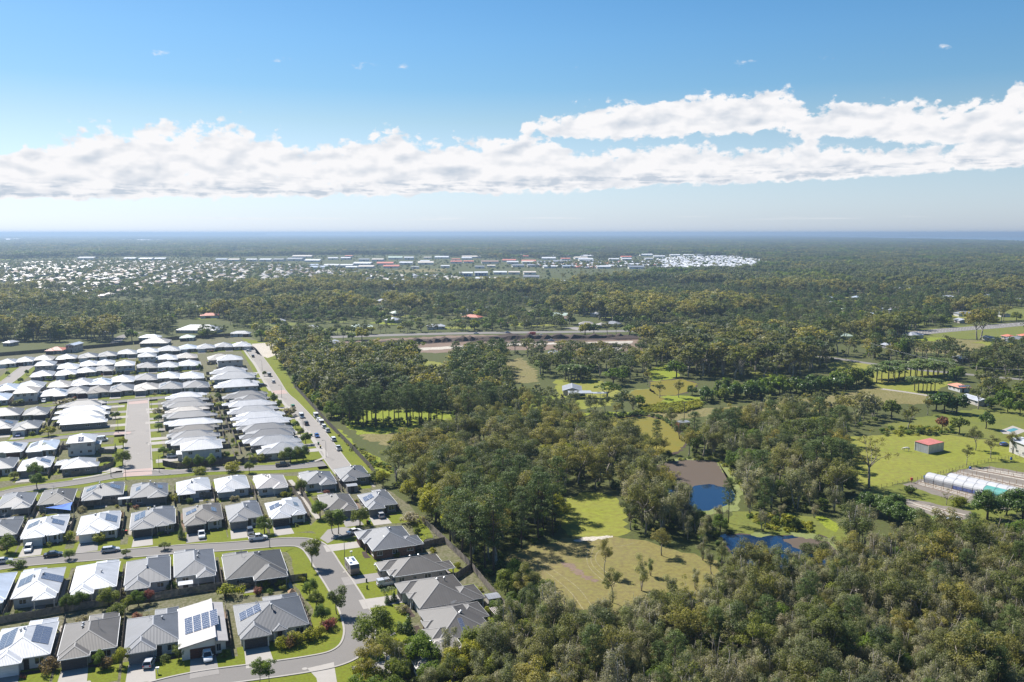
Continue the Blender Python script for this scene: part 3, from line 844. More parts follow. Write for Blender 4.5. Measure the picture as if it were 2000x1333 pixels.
def house(cx, cyy, w, d, front, col, label, storeys=1, solar=None, wall=None, seed=0, detail=2, style='hip', group=None, az=None, garage=None, flip=None, name='house'):
    """a house whose front (garage side) is local -Y; front letter turns it in the estate's grid"""
    rg = random.Random(seed * 7 + 3)
    rz = (EST if az is None else az) + {'S': 0, 'E': math.pi / 2, 'N': math.pi, 'W': -math.pi / 2}[front]
    root = thing(name, label, 'house', (cx, cyy, 0.0), rz, group)
    wm = WALLM[wall if wall is not None else rg.randrange(len(WALLM) - 1)]
    rm, cap_m = roof_mat(col), M_CAP[col]
    x0, x1, y0, y1 = -w / 2, w / 2, -d / 2, d / 2
    ze = 2.72 if storeys == 1 else 5.4
    gs = rg.choice((-1, 1)) if flip is None else flip
    gw = min(6.6, w * 0.55)
    ov = 0.5
    roof, cap, gut, wal = MB(), MB(), MB(), MB()
    rects = []
    if style == 'skillion':
        # single falling plane, high on the right, with a lower strip beside it
        xs = x0 + w * 0.74
        for (a, b, za, zb) in ((x0, xs, ze + 0.2, ze + 1.5), (xs + 0.05, x1, ze + 0.75, ze + 0.3)):
            ln = math.hypot(b - a, zb - za)
            roof.poly([(a, y0, za), (b, y0, zb), (b, y1, zb), (a, y1, za)], 0, [(0, 0), (0, ln), (d, ln), (d, 0)])
            roof.poly([(a, y1, za - 0.2), (b, y1, zb - 0.2), (b, y0, zb - 0.2), (a, y0, za - 0.2)], 0, [(0, 0)] * 4)
            for f in ([(a, y0, za - 0.2), (b, y0, zb - 0.2), (b, y0, zb), (a, y0, za)], [(b, y1, zb - 0.2), (a, y1, za - 0.2), (a, y1, za), (b, y1, zb)], [(a, y1, za - 0.2), (a, y0, za - 0.2), (a, y0, za), (a, y1, za)], [(b, y0, zb - 0.2), (b, y1, zb - 0.2), (b, y1, zb), (b, y0, zb)]):
                roof.poly(f, 0, [(0, 0)] * 4)
        cap.bar((xs, y0, ze + 1.5), (xs, y1, ze + 1.5), 0.4, 0.08)
        wal.loft([[(x0 + ov, yy, -0.3), (xs - 0.1, yy, -0.3), (xs - 0.1, yy, ze + 1.25), (x0 + ov, yy, ze + 0.1)] for yy in (y0 + ov, y1 - ov)])
        wal.box(xs - 0.08, x1 - ov, y0 + ov + 0.6, y1 - ov - 0.3, -0.3, ze + 0.3)
        gut.box(x0 - 0.1, x0, y0, y1, ze, ze + 0.17)
        rects = [(x0, xs, y0, y1)]
    elif style == 'gable':
        hip(roof, cap, x0, x1, y0, y1, ze, R(17), 'gable')
        h = min(w, d) / 2 * math.tan(R(17))
        wal.box(x0 + ov, x1 - ov, y0 + ov, y1 - ov, -0.3, ze - 0.1)
        a = 0.35
        if w >= d:
            for xx in (x0 + a, x1 - a):
                wal.loft([[(xx - 0.05, y0 + ov, ze - 0.1), (xx - 0.05, y1 - ov, ze - 0.1), (xx - 0.05, 0, ze + h - 0.35)], [(xx + 0.05, y0 + ov, ze - 0.1), (xx + 0.05, y1 - ov, ze - 0.1), (xx + 0.05, 0, ze + h - 0.35)]])
        else:
            for yy in (y0 + a, y1 - a):
                wal.loft([[(x0 + ov, yy - 0.05, ze - 0.1), (x1 - ov, yy - 0.05, ze - 0.1), (0, yy - 0.05, ze + h - 0.35)], [(x0 + ov, yy + 0.05, ze - 0.1), (x1 - ov, yy + 0.05, ze - 0.1), (0, yy + 0.05, ze + h - 0.35)]])
        gutter_ring(gut, x0, x1, y0, y1, ze)
        rects = [(x0, x1, y0, y1)]
    else:
        step = 1.4 + rg.random() * 1.2 if d > 11 else 0.6
        back = 1.6 + rg.random() * 1.6 if d > 13 else 0.0
        main = (x0, x1, y0 + step, y1 - back)
        rects.append(main)
        ga, gb = (x0 + 0.28, x0 + gw) if gs < 0 else (x1 - gw, x1 - 0.28)
        if storeys == 1 and w > 8:
            rects.append((ga, gb, y0, y0 + d * 0.45))
            if back:
                pw = w * (0.46 + 0.12 * rg.random())
                pa, pb = (x1 - pw, x1 - 0.33) if gs < 0 else (x0 + 0.33, x0 + pw)
                rects.append((pa, pb, y1 - d * 0.45, y1))
            if detail >= 2 and w > 11:
                ew = 3.0 + rg.random()
                ea = (gb + 0.5) if gs < 0 else (ga - 0.5 - ew)
                rects.append((ea, ea + ew, y0 + step - 0.75, y0 + step + 3.2))
        hs = []
        for i, q in enumerate(rects):
            dz = -0.012 * i
            hs.append(hip(roof, cap if detail >= 1 else None, *q, ze + dz, PITCH))
            gutter_ring(gut, *q, ze + dz)
            ins_f, ins_b = ov, ov
            if i == 2 and storeys == 1 and back:
                ins_b = ov + 3.0                  # covered patio under the back of the roof
                for xx in (q[0] + 0.35, q[1] - 0.35):
                    wal.box(xx - 0.13, xx + 0.13, q[3] - 0.6, q[3] - 0.34, -0.3, ze - 0.12)
            if i == 3:
                for xx in (q[0] + 0.3, q[1] - 0.3):
                    wal.box(xx - 0.2, xx + 0.2, q[2] + 0.3, q[2] + 0.7, -0.3, ze - 0.12)
                continue
            wal.box(q[0] + ov, q[1] - ov, q[2] + ins_f, q[3] - ins_b, -0.3 - 0.003 * i, ze - 0.11 - 0.004 * i)
        if storeys == 2:
            # low roof over the garage, and a band between the floors
            lo = (ga, gb, y0, y0 + step + 3.4)
            hip(roof, cap, *lo, 2.7, R(14))
            gutter_ring(gut, *lo, 2.7)
            wal.box(lo[0] + 0.4, lo[1] - 0.4, lo[2] + 0.4, lo[3], -0.31, 2.6)
            wal.box(x0 + 0.47, x1 - 0.47, y0 + step + 0.47, y1 - back - 0.47, 2.6, 2.8)
            rects.append(lo)
    rf = roof.build('roof', rm, root)
    if cap.v:
        cap.build('ridge_capping', cap_m, rf)
    gut.build('gutter', M_TRIM if rg.random() < 0.6 else M_TRIMD, root)
    wal.build('wall', wm, root)
    # openings
    main = rects[0]
    yf = main[2] + ov
    if garage is None:
        garage = rg.randrange(4)
    if style == 'hip' and w > 8:
        gr = rects[1] if storeys == 1 else rects[-1]
        gx, gy = (gr[0] + gr[1]) / 2, gr[2] + (ov if storeys == 1 else 0.4)
        put('garage_door', ME_GAR[garage], root, (gx, gy - 0.001, 0.02), 0, (4.7, 1, 2.2))
    elif style == 'skillion':
        gx, gy = x0 + 4.6, y0 + ov
        put('garage_door', ME_GAR[garage], root, (gx, gy - 0.001, 0.02), 0, (5.0, 1, 2.2))
    else:
        gx, gy = 0.0, y0 + ov
    ox = -gs * w * 0.26
    dx = -gs * (w * 0.02 + 0.9)
    if style == 'skillion':
        ox, dx, yf = x1 - 1.9, x0 + 8.6, y0 + ov
        if dx > x1 - 3:
            dx = x1 - 3.2
        window(root, ox, y0 + ov + 0.598, 1.4, 0.9, 1.7, 0)
    elif w > 8:
        window(root, -gs * (w / 2 - 2.0), yf - 0.002, 1.45, 1.8, 1.4, 0)
    dr = put('door', ME_DOOR, root, (dx, yf - 0.002, 0.02), 0, (1.0, 1, 2.1))
    put('handle', ME_HANDLE, dr)
    if detail >= 1:
        n_side = max(2, int(d / 4.5))
        for sgn in (-1, 1):
            xw = (x1 - ov) if sgn > 0 else (x0 + ov)
            if style == 'skillion' and sgn > 0:
                continue
            for k in range(n_side):
                yy = main[2] + ov + 1.6 + (main[3] - main[2] - 4.0) * k / max(1, n_side - 1)
                window(root, xw + sgn * 0.002, yy, 1.55, rg.choice((0.9, 1.5, 1.8)), rg.choice((0.7, 1.1, 1.1)), sgn * math.pi / 2)
        yb = main[3] - ov
        if style == 'hip' and storeys == 1 and len(rects) > 2 and d > 13:
            q = rects[2]
            yb2 = q[3] - ov - 3.0
            window(root, (q[0] + q[1]) / 2, yb2 + 0.002, 1.08, 2.6, 2.1, math.pi)
            window(root, (q[1] + x1) / 2 if q[0] < -0.1 - w * 0.2 else (q[0] + x0) / 2, yb + 0.002, 1.5, 1.6, 1.2, math.pi)
        else:
            window(root, -w * 0.2, yb + 0.002, 1.3, 2.0, 1.6, math.pi)
            window(root, w * 0.22, yb + 0.002, 1.3, 1.6, 1.4, math.pi)
    if storeys == 2:
        for xx in (-w * 0.28, 0.03 * w, w * 0.28):
            window(root, xx, yf - 0.002, 4.2, 1.5, 1.4, 0)
            window(root, xx, main[3] - ov + 0.002, 4.2, 1.5, 1.3, math.pi)
        for k in (-0.25, 0.25):
            for sgn in (-1, 1):
                window(root, sgn * (w / 2 - ov + 0.002), k * d, 4.2, 1.5, 1.2, sgn * math.pi / 2)
    if detail >= 2:
        put('air_conditioner', ME_AC, root, (x1 - ov if rg.random() < 0.5 else x0 + ov, main[3] - 3.0, 0), 0).rotation_euler = (0, 0, math.pi / 2)
        k = math.tan(PITCH)
        if style != 'skillion':
            for _ in range(rg.randrange(1, 3)):
                xx = rg.uniform(-w * 0.18, w * 0.18)
                put('roof_vent', ME_VENT, rf, (xx, rg.uniform(-d * 0.15, d * 0.15), ze + (min(main[1] - main[0], main[3] - main[2]) / 2 - abs(xx)) * k - 0.1), 0, (1.3, 1.3, 1.2))
            if rg.random() < 0.55:
                xx = rg.uniform(-w * 0.2, w * 0.2)
                put('antenna', ME_ANT, rf, (xx, rg.uniform(-d * 0.12, d * 0.1), ze + (min(main[1] - main[0], main[3] - main[2]) / 2 - abs(xx)) * k - 0.1), rg.random() * 3, (1.3, 1.3, 1.3))
    # solar panels: (side, columns, rows) on the roof slope of the main block
    for sd, nc, nr in (solar or []):
        mw, md = main[1] - main[0], main[3] - main[2]
        hh = min(mw, md) / 2
        tl = PITCH
        for c in range(nc):
            for r_ in range(nr):
                if style == 'skillion':
                    tl2 = math.atan2(1.3, w * 0.74)
                    o = put('solar_panel', ME_PANEL, rf, (x0 + w * 0.22 + r_ * 1.75 * 1.0, y0 + d * 0.3 + c * 1.02, ze + 0.2 + (w * 0.22 + r_ * 1.75) * math.tan(tl2)))
                    o.rotation_euler = (0, -tl2, 0)
                    o.rotation_euler.rotate_axis('Z', math.pi / 2)
                    continue
                along = (c - (nc - 1) / 2) * 1.02
                up = hh * 0.42 + (r_ - (nr - 1) / 2) * 1.64 * math.cos(tl)
                zz = ze + up * math.tan(tl)
                if sd in 'LR':
                    s_ = 1 if sd == 'R' else -1
                    o = put('solar_panel', ME_PANEL, rf, (s_ * (mw / 2 - up), (main[2] + main[3]) / 2 + along, zz))
                    o.rotation_euler = (0, s_ * tl, 0)
                    o.rotation_euler.rotate_axis('Z', math.pi / 2)
                else:
                    s_ = 1 if sd == 'B' else -1
                    o = put('solar_panel', ME_PANEL, rf, (along, (main[3] if s_ > 0 else main[2]) - s_ * up, zz))
                    o.rotation_euler = (-s_ * tl, 0, 0)
    HOUSES.append(dict(x=cx, y=cyy, w=w, d=d, rz=rz, gx=gx, gy=gy, root=root))
    return root


def fit(bbox, front, storeys, wlim, dlim, az=None):
    """centre, width and depth of the house whose roof fills a picture box"""
    a_ = EST if az is None else az
    ux, uy, vx, vy = -math.sin(a_), math.cos(a_), math.cos(a_), math.sin(a_)
    x0, x1, y0, y1 = bbox
    ze = 2.7 if storeys == 1 else 5.4
    X, Y = G((x0 + x1) / 2, (y0 + y1) / 2, ze)
    horiz = front in 'SN'
    dep = Y * CT + (CAM_H - ze) * ST
    a, b = (x1 - x0) * dep / FPX * 0.93, 15.0
    la, lb = (wlim, dlim) if horiz else (dlim, wlim)
    for _ in range(40):
        a, b = min(max(a, la[0]), la[1]), min(max(b, lb[0]), lb[1])
        pts = [(X + sx * a / 2 * vx + sy * b / 2 * ux, Y + sx * a / 2 * vy + sy * b / 2 * uy, ze) for sx in (-1, 1) for sy in (-1, 1)]
        rh = ze + min(a, b) / 2 * math.tan(PITCH)
        l = abs(a - b) / 2
        pts += [(X + s_ * l * (vx if a > b else ux), Y + s_ * l * (vy if a > b else uy), rh) for s_ in (-1, 1)]
        q = [P(*p) for p in pts]
        qx, qy = [p[0] for p in q], [p[1] for p in q]
        bx = (min(qx), max(qx), min(qy), max(qy))
        a *= ((x1 - x0) / (bx[1] - bx[0])) ** 0.7
        dyd = dep / FPX / max(0.1, CAM_H / dep)
        b += ((y1 - y0) - (bx[3] - bx[2])) * dyd * 0.5
        g1, g0 = G((x0 + x1) / 2, y1, ze), G((bx[0] + bx[1]) / 2, bx[3], ze)
        X += (g1[0] - g0[0]) * 0.8
        Y += (g1[1] - g0[1]) * 0.8
    a, b = min(max(a, la[0]), la[1]), min(max(b, lb[0]), lb[1])
    return (X, Y, a, b) if horiz else (X, Y, b, a)

ORD = ['leftmost', 'second', 'third', 'fourth', 'fifth', 'sixth', 'seventh', 'eighth', 'ninth', 'tenth', 'eleventh', 'twelfth', 'thirteenth']
# rows: (description, default front, width limits, depth limits, group, houses); house = (x0, x1, y0, y1, colour, extras)
ROWS = [
    ('in the nearest row', 'S', (11, 16), (13, 19), [
        (-16, 104, 1208, 1306, 'white', dict(solar=[('L', 8, 2), ('R', 8, 2)], wall=5, garage=0, flip=-1)),
        (113, 232, 1194, 1291, 'taupe', dict(wall=0, garage=3, flip=-1)),
        (243, 354, 1184, 1279, 'grey', dict(wall=1, garage=1, flip=-1)),
        (354, 451, 1166, 1270, 'pink', dict(style='skillion', solar=[('R', 8, 4)], wall=5, garage=2)),
        (455, 607, 1154, 1250, 'mid', dict(wall=5, garage=3, flip=-1, solar=[('L', 4, 3)])),
    ]),
    ('in the row behind the nearest back fence', 'N', (10, 15), (13, 20), [
        (-70, 14, 1108, 1190, 'blue', {}), (17, 128, 1096, 1180, 'white', dict(solar=[('L', 4, 3), ('R', 5, 2)], wall=0)), (134, 234, 1086, 1166, 'white', dict(wall=1)),
        (241, 333, 1078, 1154, 'grey', dict(wall=0)), (342, 421, 1072, 1135, 'grey', dict(wall=1)), (429, 569, 1070, 1142, 'dark', dict(wall=4))]),
    ('in the third row', 'S', (10, 14), (12, 18), [
        (-50, 47, 1005, 1058, 'mid', {}), (38, 137, 997, 1054, 'white', dict(solar=[('L', 4, 2), ('R', 4, 2)], wall=1, garage=0)), (148, 237, 988, 1046, 'white', dict(solar=[('R', 6, 2)], wall=5, garage=0, flip=-1)),
        (253, 343, 981, 1036, 'grey', dict(solar=[('L', 6, 2)], wall=4, garage=3, flip=-1)), (357, 437, 978, 1028, 'taupe', dict(solar=[('L', 3, 2), ('R', 4, 1)], wall=5, garage=3, flip=-1)), (440, 514, 971, 1021, 'grey', dict(wall=0, garage=1, flip=-1)),
        (516, 601, 968, 1015, 'white', dict(solar=[('L', 4, 2), ('R', 4, 1)], wall=5, garage=3, flip=-1)), (622, 699, 958, 1002, 'taupe', dict(wall=4)), (697, 780, 958, 996, 'grey', dict(solar=[('L', 4, 2)], wall=4, flip=-1))]),
    ('in the fourth row', 'N', (10, 14), (12, 17), [
        (-6, 68, 949, 998, 'grey', {}), (71, 151, 945, 990, 'dark', dict(wall=4)), (157, 244, 936, 979, 'grey', dict(solar=[('L', 4, 2), ('R', 3, 2)], wall=4)), (253, 328, 932, 977, 'grey', dict(solar=[('L', 4, 1), ('R', 4, 1)], wall=4)),
        (344, 413, 923, 968, 'white', dict(wall=1)), (418, 489, 919, 963, 'white', dict(wall=1)), (494, 564, 916, 958, 'pink', dict(wall=5)), (583, 660, 909, 951, 'grey', dict(wall=1)), (652, 728, 903, 941, 'mid', dict(wall=4))]),
    ('on the inside of the curved street', 'W', (11, 17), (16, 26), [
        (695, 825, 1021, 1078, 'grey', dict(wall=6, flip=-1)), (732, 890, 1080, 1130, 'taupe', dict(wall=2, flip=-1)), (770, 949, 1119, 1192, 'taupe', dict(wall=5, flip=-1)), (806, 975, 1174, 1256, 'taupe', dict(wall=6, solar=[('R', 1, 3)])), (800, 915, 1262, 1310, 'beige', dict(wall=5))]),
    ('facing the short straight street from the left', 'E', (9.5, 12.5), (15, 28), [
        (111, 210, 781, 797, 'mid', {}), (106, 218, 791, 809, 'white', {}), (101, 215, 801, 820, 'light', {}), (108, 212, 811, 831, 'white', dict(wall=4)), (124, 186, 836, 868, 'white', dict(storeys=2, solar=[('L', 2, 2)], wall=5)), (107, 193, 878, 918, 'light', dict(wall=4))]),
    ('facing the short straight street from the right', 'W', (9.0, 12.0), (16, 28), [
        (323, 405, 765, 780, 'white', {}), (316, 408, 775, 790, 'grey', {}), (318, 417, 783, 798, 'grey', {}), (322, 410, 793, 808, 'beige', {}), (317, 425, 801, 819, 'grey', {}), (320, 435, 815, 834, 'white', {}), (330, 429, 828, 846, 'taupe', {}),
        (326, 430, 839, 860, 'grey', {}), (323, 440, 851, 872, 'light', {}), (344, 450, 853, 882, 'white', dict(storeys=2, wall=1))]),
    ('facing the long street beside the tall fence', 'E', (9.5, 12.5), (17, 30), [
        (432, 526, 762, 780, 'mid', {}), (447, 527, 769, 788, 'mid', {}), (433, 541, 780, 797, 'white', {}), (442, 547, 791, 810, 'light', {}), (448, 560, 802, 822, 'white', {}), (453, 572, 814, 833, 'white', {}), (461, 572, 825, 845, 'grey', {}),
        (465, 581, 836, 858, 'grey', {}), (473, 589, 849, 872, 'light', {}), (497, 600, 861, 888, 'light', dict(wall=5))]),
    ('at the left edge beyond the third street', 'S', (10, 15), (12, 17), [
        (-40, 50, 791, 817, 'mid', dict(solar=[('L', 4, 2)])), (47, 95, 788, 813, 'mid', {}), (-40, 35, 815, 841, 'grey', dict(solar=[('R', 4, 2)])), (29, 75, 816, 842, 'mid', {}), (-40, 54, 855, 889, 'white', dict(solar=[('R', 4, 2)])),
        (55, 112, 853, 884, 'blue', dict(solar=[('L', 6, 2)])), (-40, 35, 888, 923, 'grey', {}), (36, 103, 884, 921, 'white', dict(solar=[('R', 4, 2)]))]),
    ('in the fifth row, facing the top of the straight street', 'S', (10, 14), (12, 18), [
        (-30, 20, 766, 785, 'blue', dict(solar=[('L', 3, 2)])), (79, 134, 755, 776, 'white', dict(solar=[('R', 4, 2)])), (133, 174, 754, 770, 'mid', {}), (173, 213, 750, 769, 'taupe', {}), (215, 260, 748, 766, 'grey', dict(solar=[('L', 4, 2)])), (264, 308, 746, 764, 'beige', {}), (312, 355, 742, 761, 'grey', dict(solar=[('L', 3, 2), ('R', 3, 2)])), (360, 406, 738, 759, 'grey', {})]),
    ('in the sixth row', 'N', (10, 14), (12, 18), [
        (-10, 36, 746, 765, 'blue', dict(solar=[('R', 4, 2)])), (28, 75, 752, 771, 'beige', dict(storeys=2)), (33, 88, 743, 760, 'light', {}), (96, 138, 741, 758, 'beige', {}), (143, 179, 737, 754, 'light', {}), (180, 216, 734, 753, 'blue', dict(solar=[('L', 3, 2), ('R', 3, 2)])), (218, 261, 730, 748, 'white', {}), (265, 306, 727, 744, 'grey', {}), (309, 351, 725, 741, 'white', {}), (353, 396, 719, 741, 'white', {})]),
    ('in the seventh row', 'S', (10, 14), (11, 17), [
        (60, 106, 721, 737, 'light', {}), (109, 150, 715, 734, 'white', {}), (154, 185, 714, 729, 'light', {}), (188, 219, 711, 726, 'mid', {}), (226, 262, 699, 716, 'white', dict(storeys=2)), (269, 307, 706, 720, 'grey', {}), (310, 349, 704, 719, 'light', {}), (351, 390, 701, 716, 'white', {})]),
    ('in the eighth row', 'N', (10, 14), (11, 17), [
        (71, 106, 703, 716, 'light', dict(storeys=2)), (110, 155, 705, 722, 'white', {}), (160, 189, 702, 716, 'white', {}), (190, 221, 700, 714, 'white', {}), (271, 303, 685, 699, 'light', dict(storeys=2)), (307, 345, 691, 704, 'white', {}), (346, 383, 687, 701, 'beige', {}), (390, 470, 682, 704, 'beige', {}), (424, 474, 691, 706, 'white', dict(storeys=2))]),
    ('in the farthest row along the timber wall', 'S', (10, 14), (11, 17), [
        (-5, 35, 697, 712, 'light', {}), (31, 68, 693, 708, 'light', {}), (65, 106, 691, 705, 'beige', {}), (110, 150, 687, 703, 'light', {}), (154, 191, 686, 700, 'grey', {}), (193, 228, 683, 697, 'grey', {}), (231, 267, 679, 693, 'light', {}), (269, 308, 675, 690, 'white', {}), (310, 350, 671, 687, 'light', {}), (351, 384, 672, 683, 'blue', {}), (385, 419, 669, 682, 'light', {}), (421, 454, 666, 679, 'light', {}), (456, 490, 664, 678, 'white', {})]),
    ('beside the far end of the long street', 'E', (11, 14), (16, 26), [
        (410, 485, 715, 731, 'light', {}), (411, 503, 725, 742, 'light', {}), (418, 508, 737, 758, 'white', dict(solar=[('F', 9, 1)], wall=1))]),
]
sd = 0
NEARSET = set()
for ri, (desc, fr, wl, dl, hs) in enumerate(ROWS):
    for hi, (x0, x1, y0, y1, col, ex) in enumerate(hs):
        sd += 1
        ex = dict(ex)
        st_ = ex.get('storeys', 1)
        X, Y, w, d = fit((x0, x1, y0, y1), fr, st_, wl, dl)
        bits = '%s-roofed %shouse%s, %s %s' % (WORD[col], 'two-storey ' if st_ == 2 else '', ' with solar panels' if ex.get('solar') else '', (ORD[hi] + ' from left') if fr in 'SN' and hi else (ORD[0] if fr in 'SN' else ('farthest' if hi == 0 else ORD[hi] + ' from far end')), desc)
        bits = bits.replace('leftmost in', 'leftmost in')
        if ex.get('style') == 'skillion':
            w -= 1.3
            X, Y = X - VX * 0.6, Y - VY * 0.6
        if fr in 'SN':
            d += 1.6
            X, Y = X + UX * 0.8, Y + UY * 0.8
        if ri >= 5:
            w *= 1.07 if ri < 9 else 1.16
            d += 0.0 if ri < 9 else 1.2
        words = bits.split()
        if len(words) > 16:
            bits = bits.replace(' from left', '').replace(' with solar panels', ' with panels').replace(', facing the top of', ' above').replace('facing the ', 'on the ').replace(' from the ', ' ')
        house(X, Y, w, d, fr, col, bits, seed=sd, detail=2 if ri < 5 else 1, group='houses of the estate', **ex)
        HOUSES[-1]['row'] = ri
# ------------------------------------------------------------------ trees
L_GUM = leaf_mat('gum_leaves', [(0.130, 0.146, 0.034), (0.248, 0.214, 0.060), (0.136, 0.150, 0.050), (0.285, 0.246, 0.055), (0.186, 0.180, 0.072), (0.102, 0.126, 0.030), (0.229, 0.210, 0.090), (0.167, 0.180, 0.038)])
L_COOL = leaf_mat('cool_gum_leaves', [(0.085, 0.112, 0.042), (0.12, 0.13, 0.055), (0.07, 0.098, 0.042), (0.15, 0.148, 0.062), (0.095, 0.112, 0.06)])
L_PAPER = leaf_mat('paperbark_leaves', [(0.212, 0.207, 0.115), (0.254, 0.229, 0.151), (0.175, 0.192, 0.085), (0.264, 0.234, 0.158), (0.222, 0.223, 0.121), (0.143, 0.172, 0.063), (0.248, 0.250, 0.102), (0.275, 0.260, 0.193)])
L_PINE = leaf_mat('pine_needles', [(0.082, 0.123, 0.032), (0.093, 0.129, 0.042), (0.109, 0.147, 0.034)], 0.25)
L_ROUND = leaf_mat('broad_leaves', [(0.085, 0.140, 0.019), (0.124, 0.179, 0.022), (0.074, 0.122, 0.020), (0.154, 0.179, 0.025), (0.109, 0.143, 0.034)])
L_YELLOW = leaf_mat('yellow_green_leaves', [(0.241, 0.247, 0.015), (0.274, 0.260, 0.027), (0.203, 0.231, 0.017)])
L_DARK = leaf_mat('glossy_dark_leaves', [(0.061, 0.106, 0.019), (0.081, 0.131, 0.027), (0.107, 0.156, 0.042)], 0.25, 0.4)
L_PALM = leaf_mat('palm_fronds', [(0.084, 0.137, 0.027), (0.117, 0.156, 0.034)], 0.25, 0.5)
L_RED = leaf_mat('red_leaves', [(0.228, 0.058, 0.059), (0.268, 0.117, 0.088), (0.161, 0.111, 0.047)])
L_DRYL = leaf_mat('thin_grey_leaves', [(0.268, 0.240, 0.152), (0.295, 0.254, 0.181)])
B_GUM = mat('pale_bark', (0.34, 0.3, 0.25), 0.9, 0.3, 1.5)
B_PAPER = mat('paper_bark', (0.42, 0.37, 0.31), 0.9, 0.3, 2.0)
B_DARK = mat('dark_bark', (0.1, 0.075, 0.055), 0.95, 0.3, 2.0)
B_PALM = mat('palm_bark', (0.27, 0.23, 0.19), 0.9, 0.2, 3.0)


def quads(name, cen, nor, size, asp, tint, m_, rg):
    n = len(cen)
    nor = nor / (np.linalg.norm(nor, axis=1)[:, None] + 1e-9)
    t = rg.normal(size=(n, 3))
    t -= nor * (t * nor).sum(1)[:, None]
    t /= np.linalg.norm(t, axis=1)[:, None] + 1e-9
    b = np.cross(nor, t)
    s = (size * rg.uniform(0.6, 1.35, n))[:, None] * 0.5
    # a bent, pointed patch rather than a plain square: four corners, each shifted a little
    v = np.empty((n, 4, 3))
    for k, (a, c) in enumerate(((-1, -0.55), (0.75, -1), (1, 0.6), (-0.6, 1))):
        v[:, k] = cen + t * s * a * rg.uniform(0.7, 1.2, (n, 1)) + b * s * asp * c * rg.uniform(0.7, 1.2, (n, 1)) + nor * s * 0.25 * rg.normal(size=(n, 1))
    me = bpy.data.meshes.new(name)
    me.vertices.add(4 * n)
    me.vertices.foreach_set('co', v.reshape(-1).astype(np.float32))
    me.loops.add(4 * n)
    me.loops.foreach_set('vertex_index', np.arange(4 * n, dtype=np.int32))
    me.polygons.add(n)
    me.polygons.foreach_set('loop_start', np.arange(0, 4 * n, 4, dtype=np.int32))
    at = me.attributes.new('tint', 'FLOAT', 'POINT')
    at.data.foreach_set('value', np.repeat(np.clip(tint, 0, 1), 4).astype(np.float32))
    me.materials.append(m_)
    me.update()
    return me


def crown(name, clumps, n, size, m_, rg, flat=0.75, asp=0.6, shell=0.55, upw=0.7):
    """leaves spread through clumps (x, y, z, r): denser to the outside of each clump"""
    cl = np.array(clumps, float)
    wgt = cl[:, 3] ** 2
    idx = rg.choice(len(cl), n, p=wgt / wgt.sum())
    d = rg.normal(size=(n, 3))
    d /= np.linalg.norm(d, axis=1)[:, None]
    rad = shell + (1.08 - shell) * rg.random(n) ** 0.6
    rad *= np.where(rg.random(n) < 0.08, 1.18, 1.0)
    off = d * rad[:, None] * cl[idx, 3:4]
    off[:, 2] *= flat
    cen = cl[idx, :3] + off
    nor = d * 1.0 + rg.normal(size=(n, 3)) * 0.4 + np.array((0, 0, upw * 0.7))
    ct = rg.random(len(cl))
    tint = 0.5 + (ct[idx] - 0.5) * 0.6 + rg.normal(size=n) * 0.16
    return quads(name, cen, nor, size, asp, tint, m_, rg)


def limb(mb, p, q, r0, r1, rg, bend=0.12, n=4, sides=5):
    p, q = np.array(p, float), np.array(q, float)
    ln = np.linalg.norm(q - p)
    mid = rg.normal(size=3) * ln * bend
    pts = [p + (q - p) * t + mid * math.sin(math.pi * t) for t in np.linspace(0, 1, n)]
    mb.tube(pts, [r0 + (r1 - r0) * t for t in np.linspace(0, 1, n)], sides)


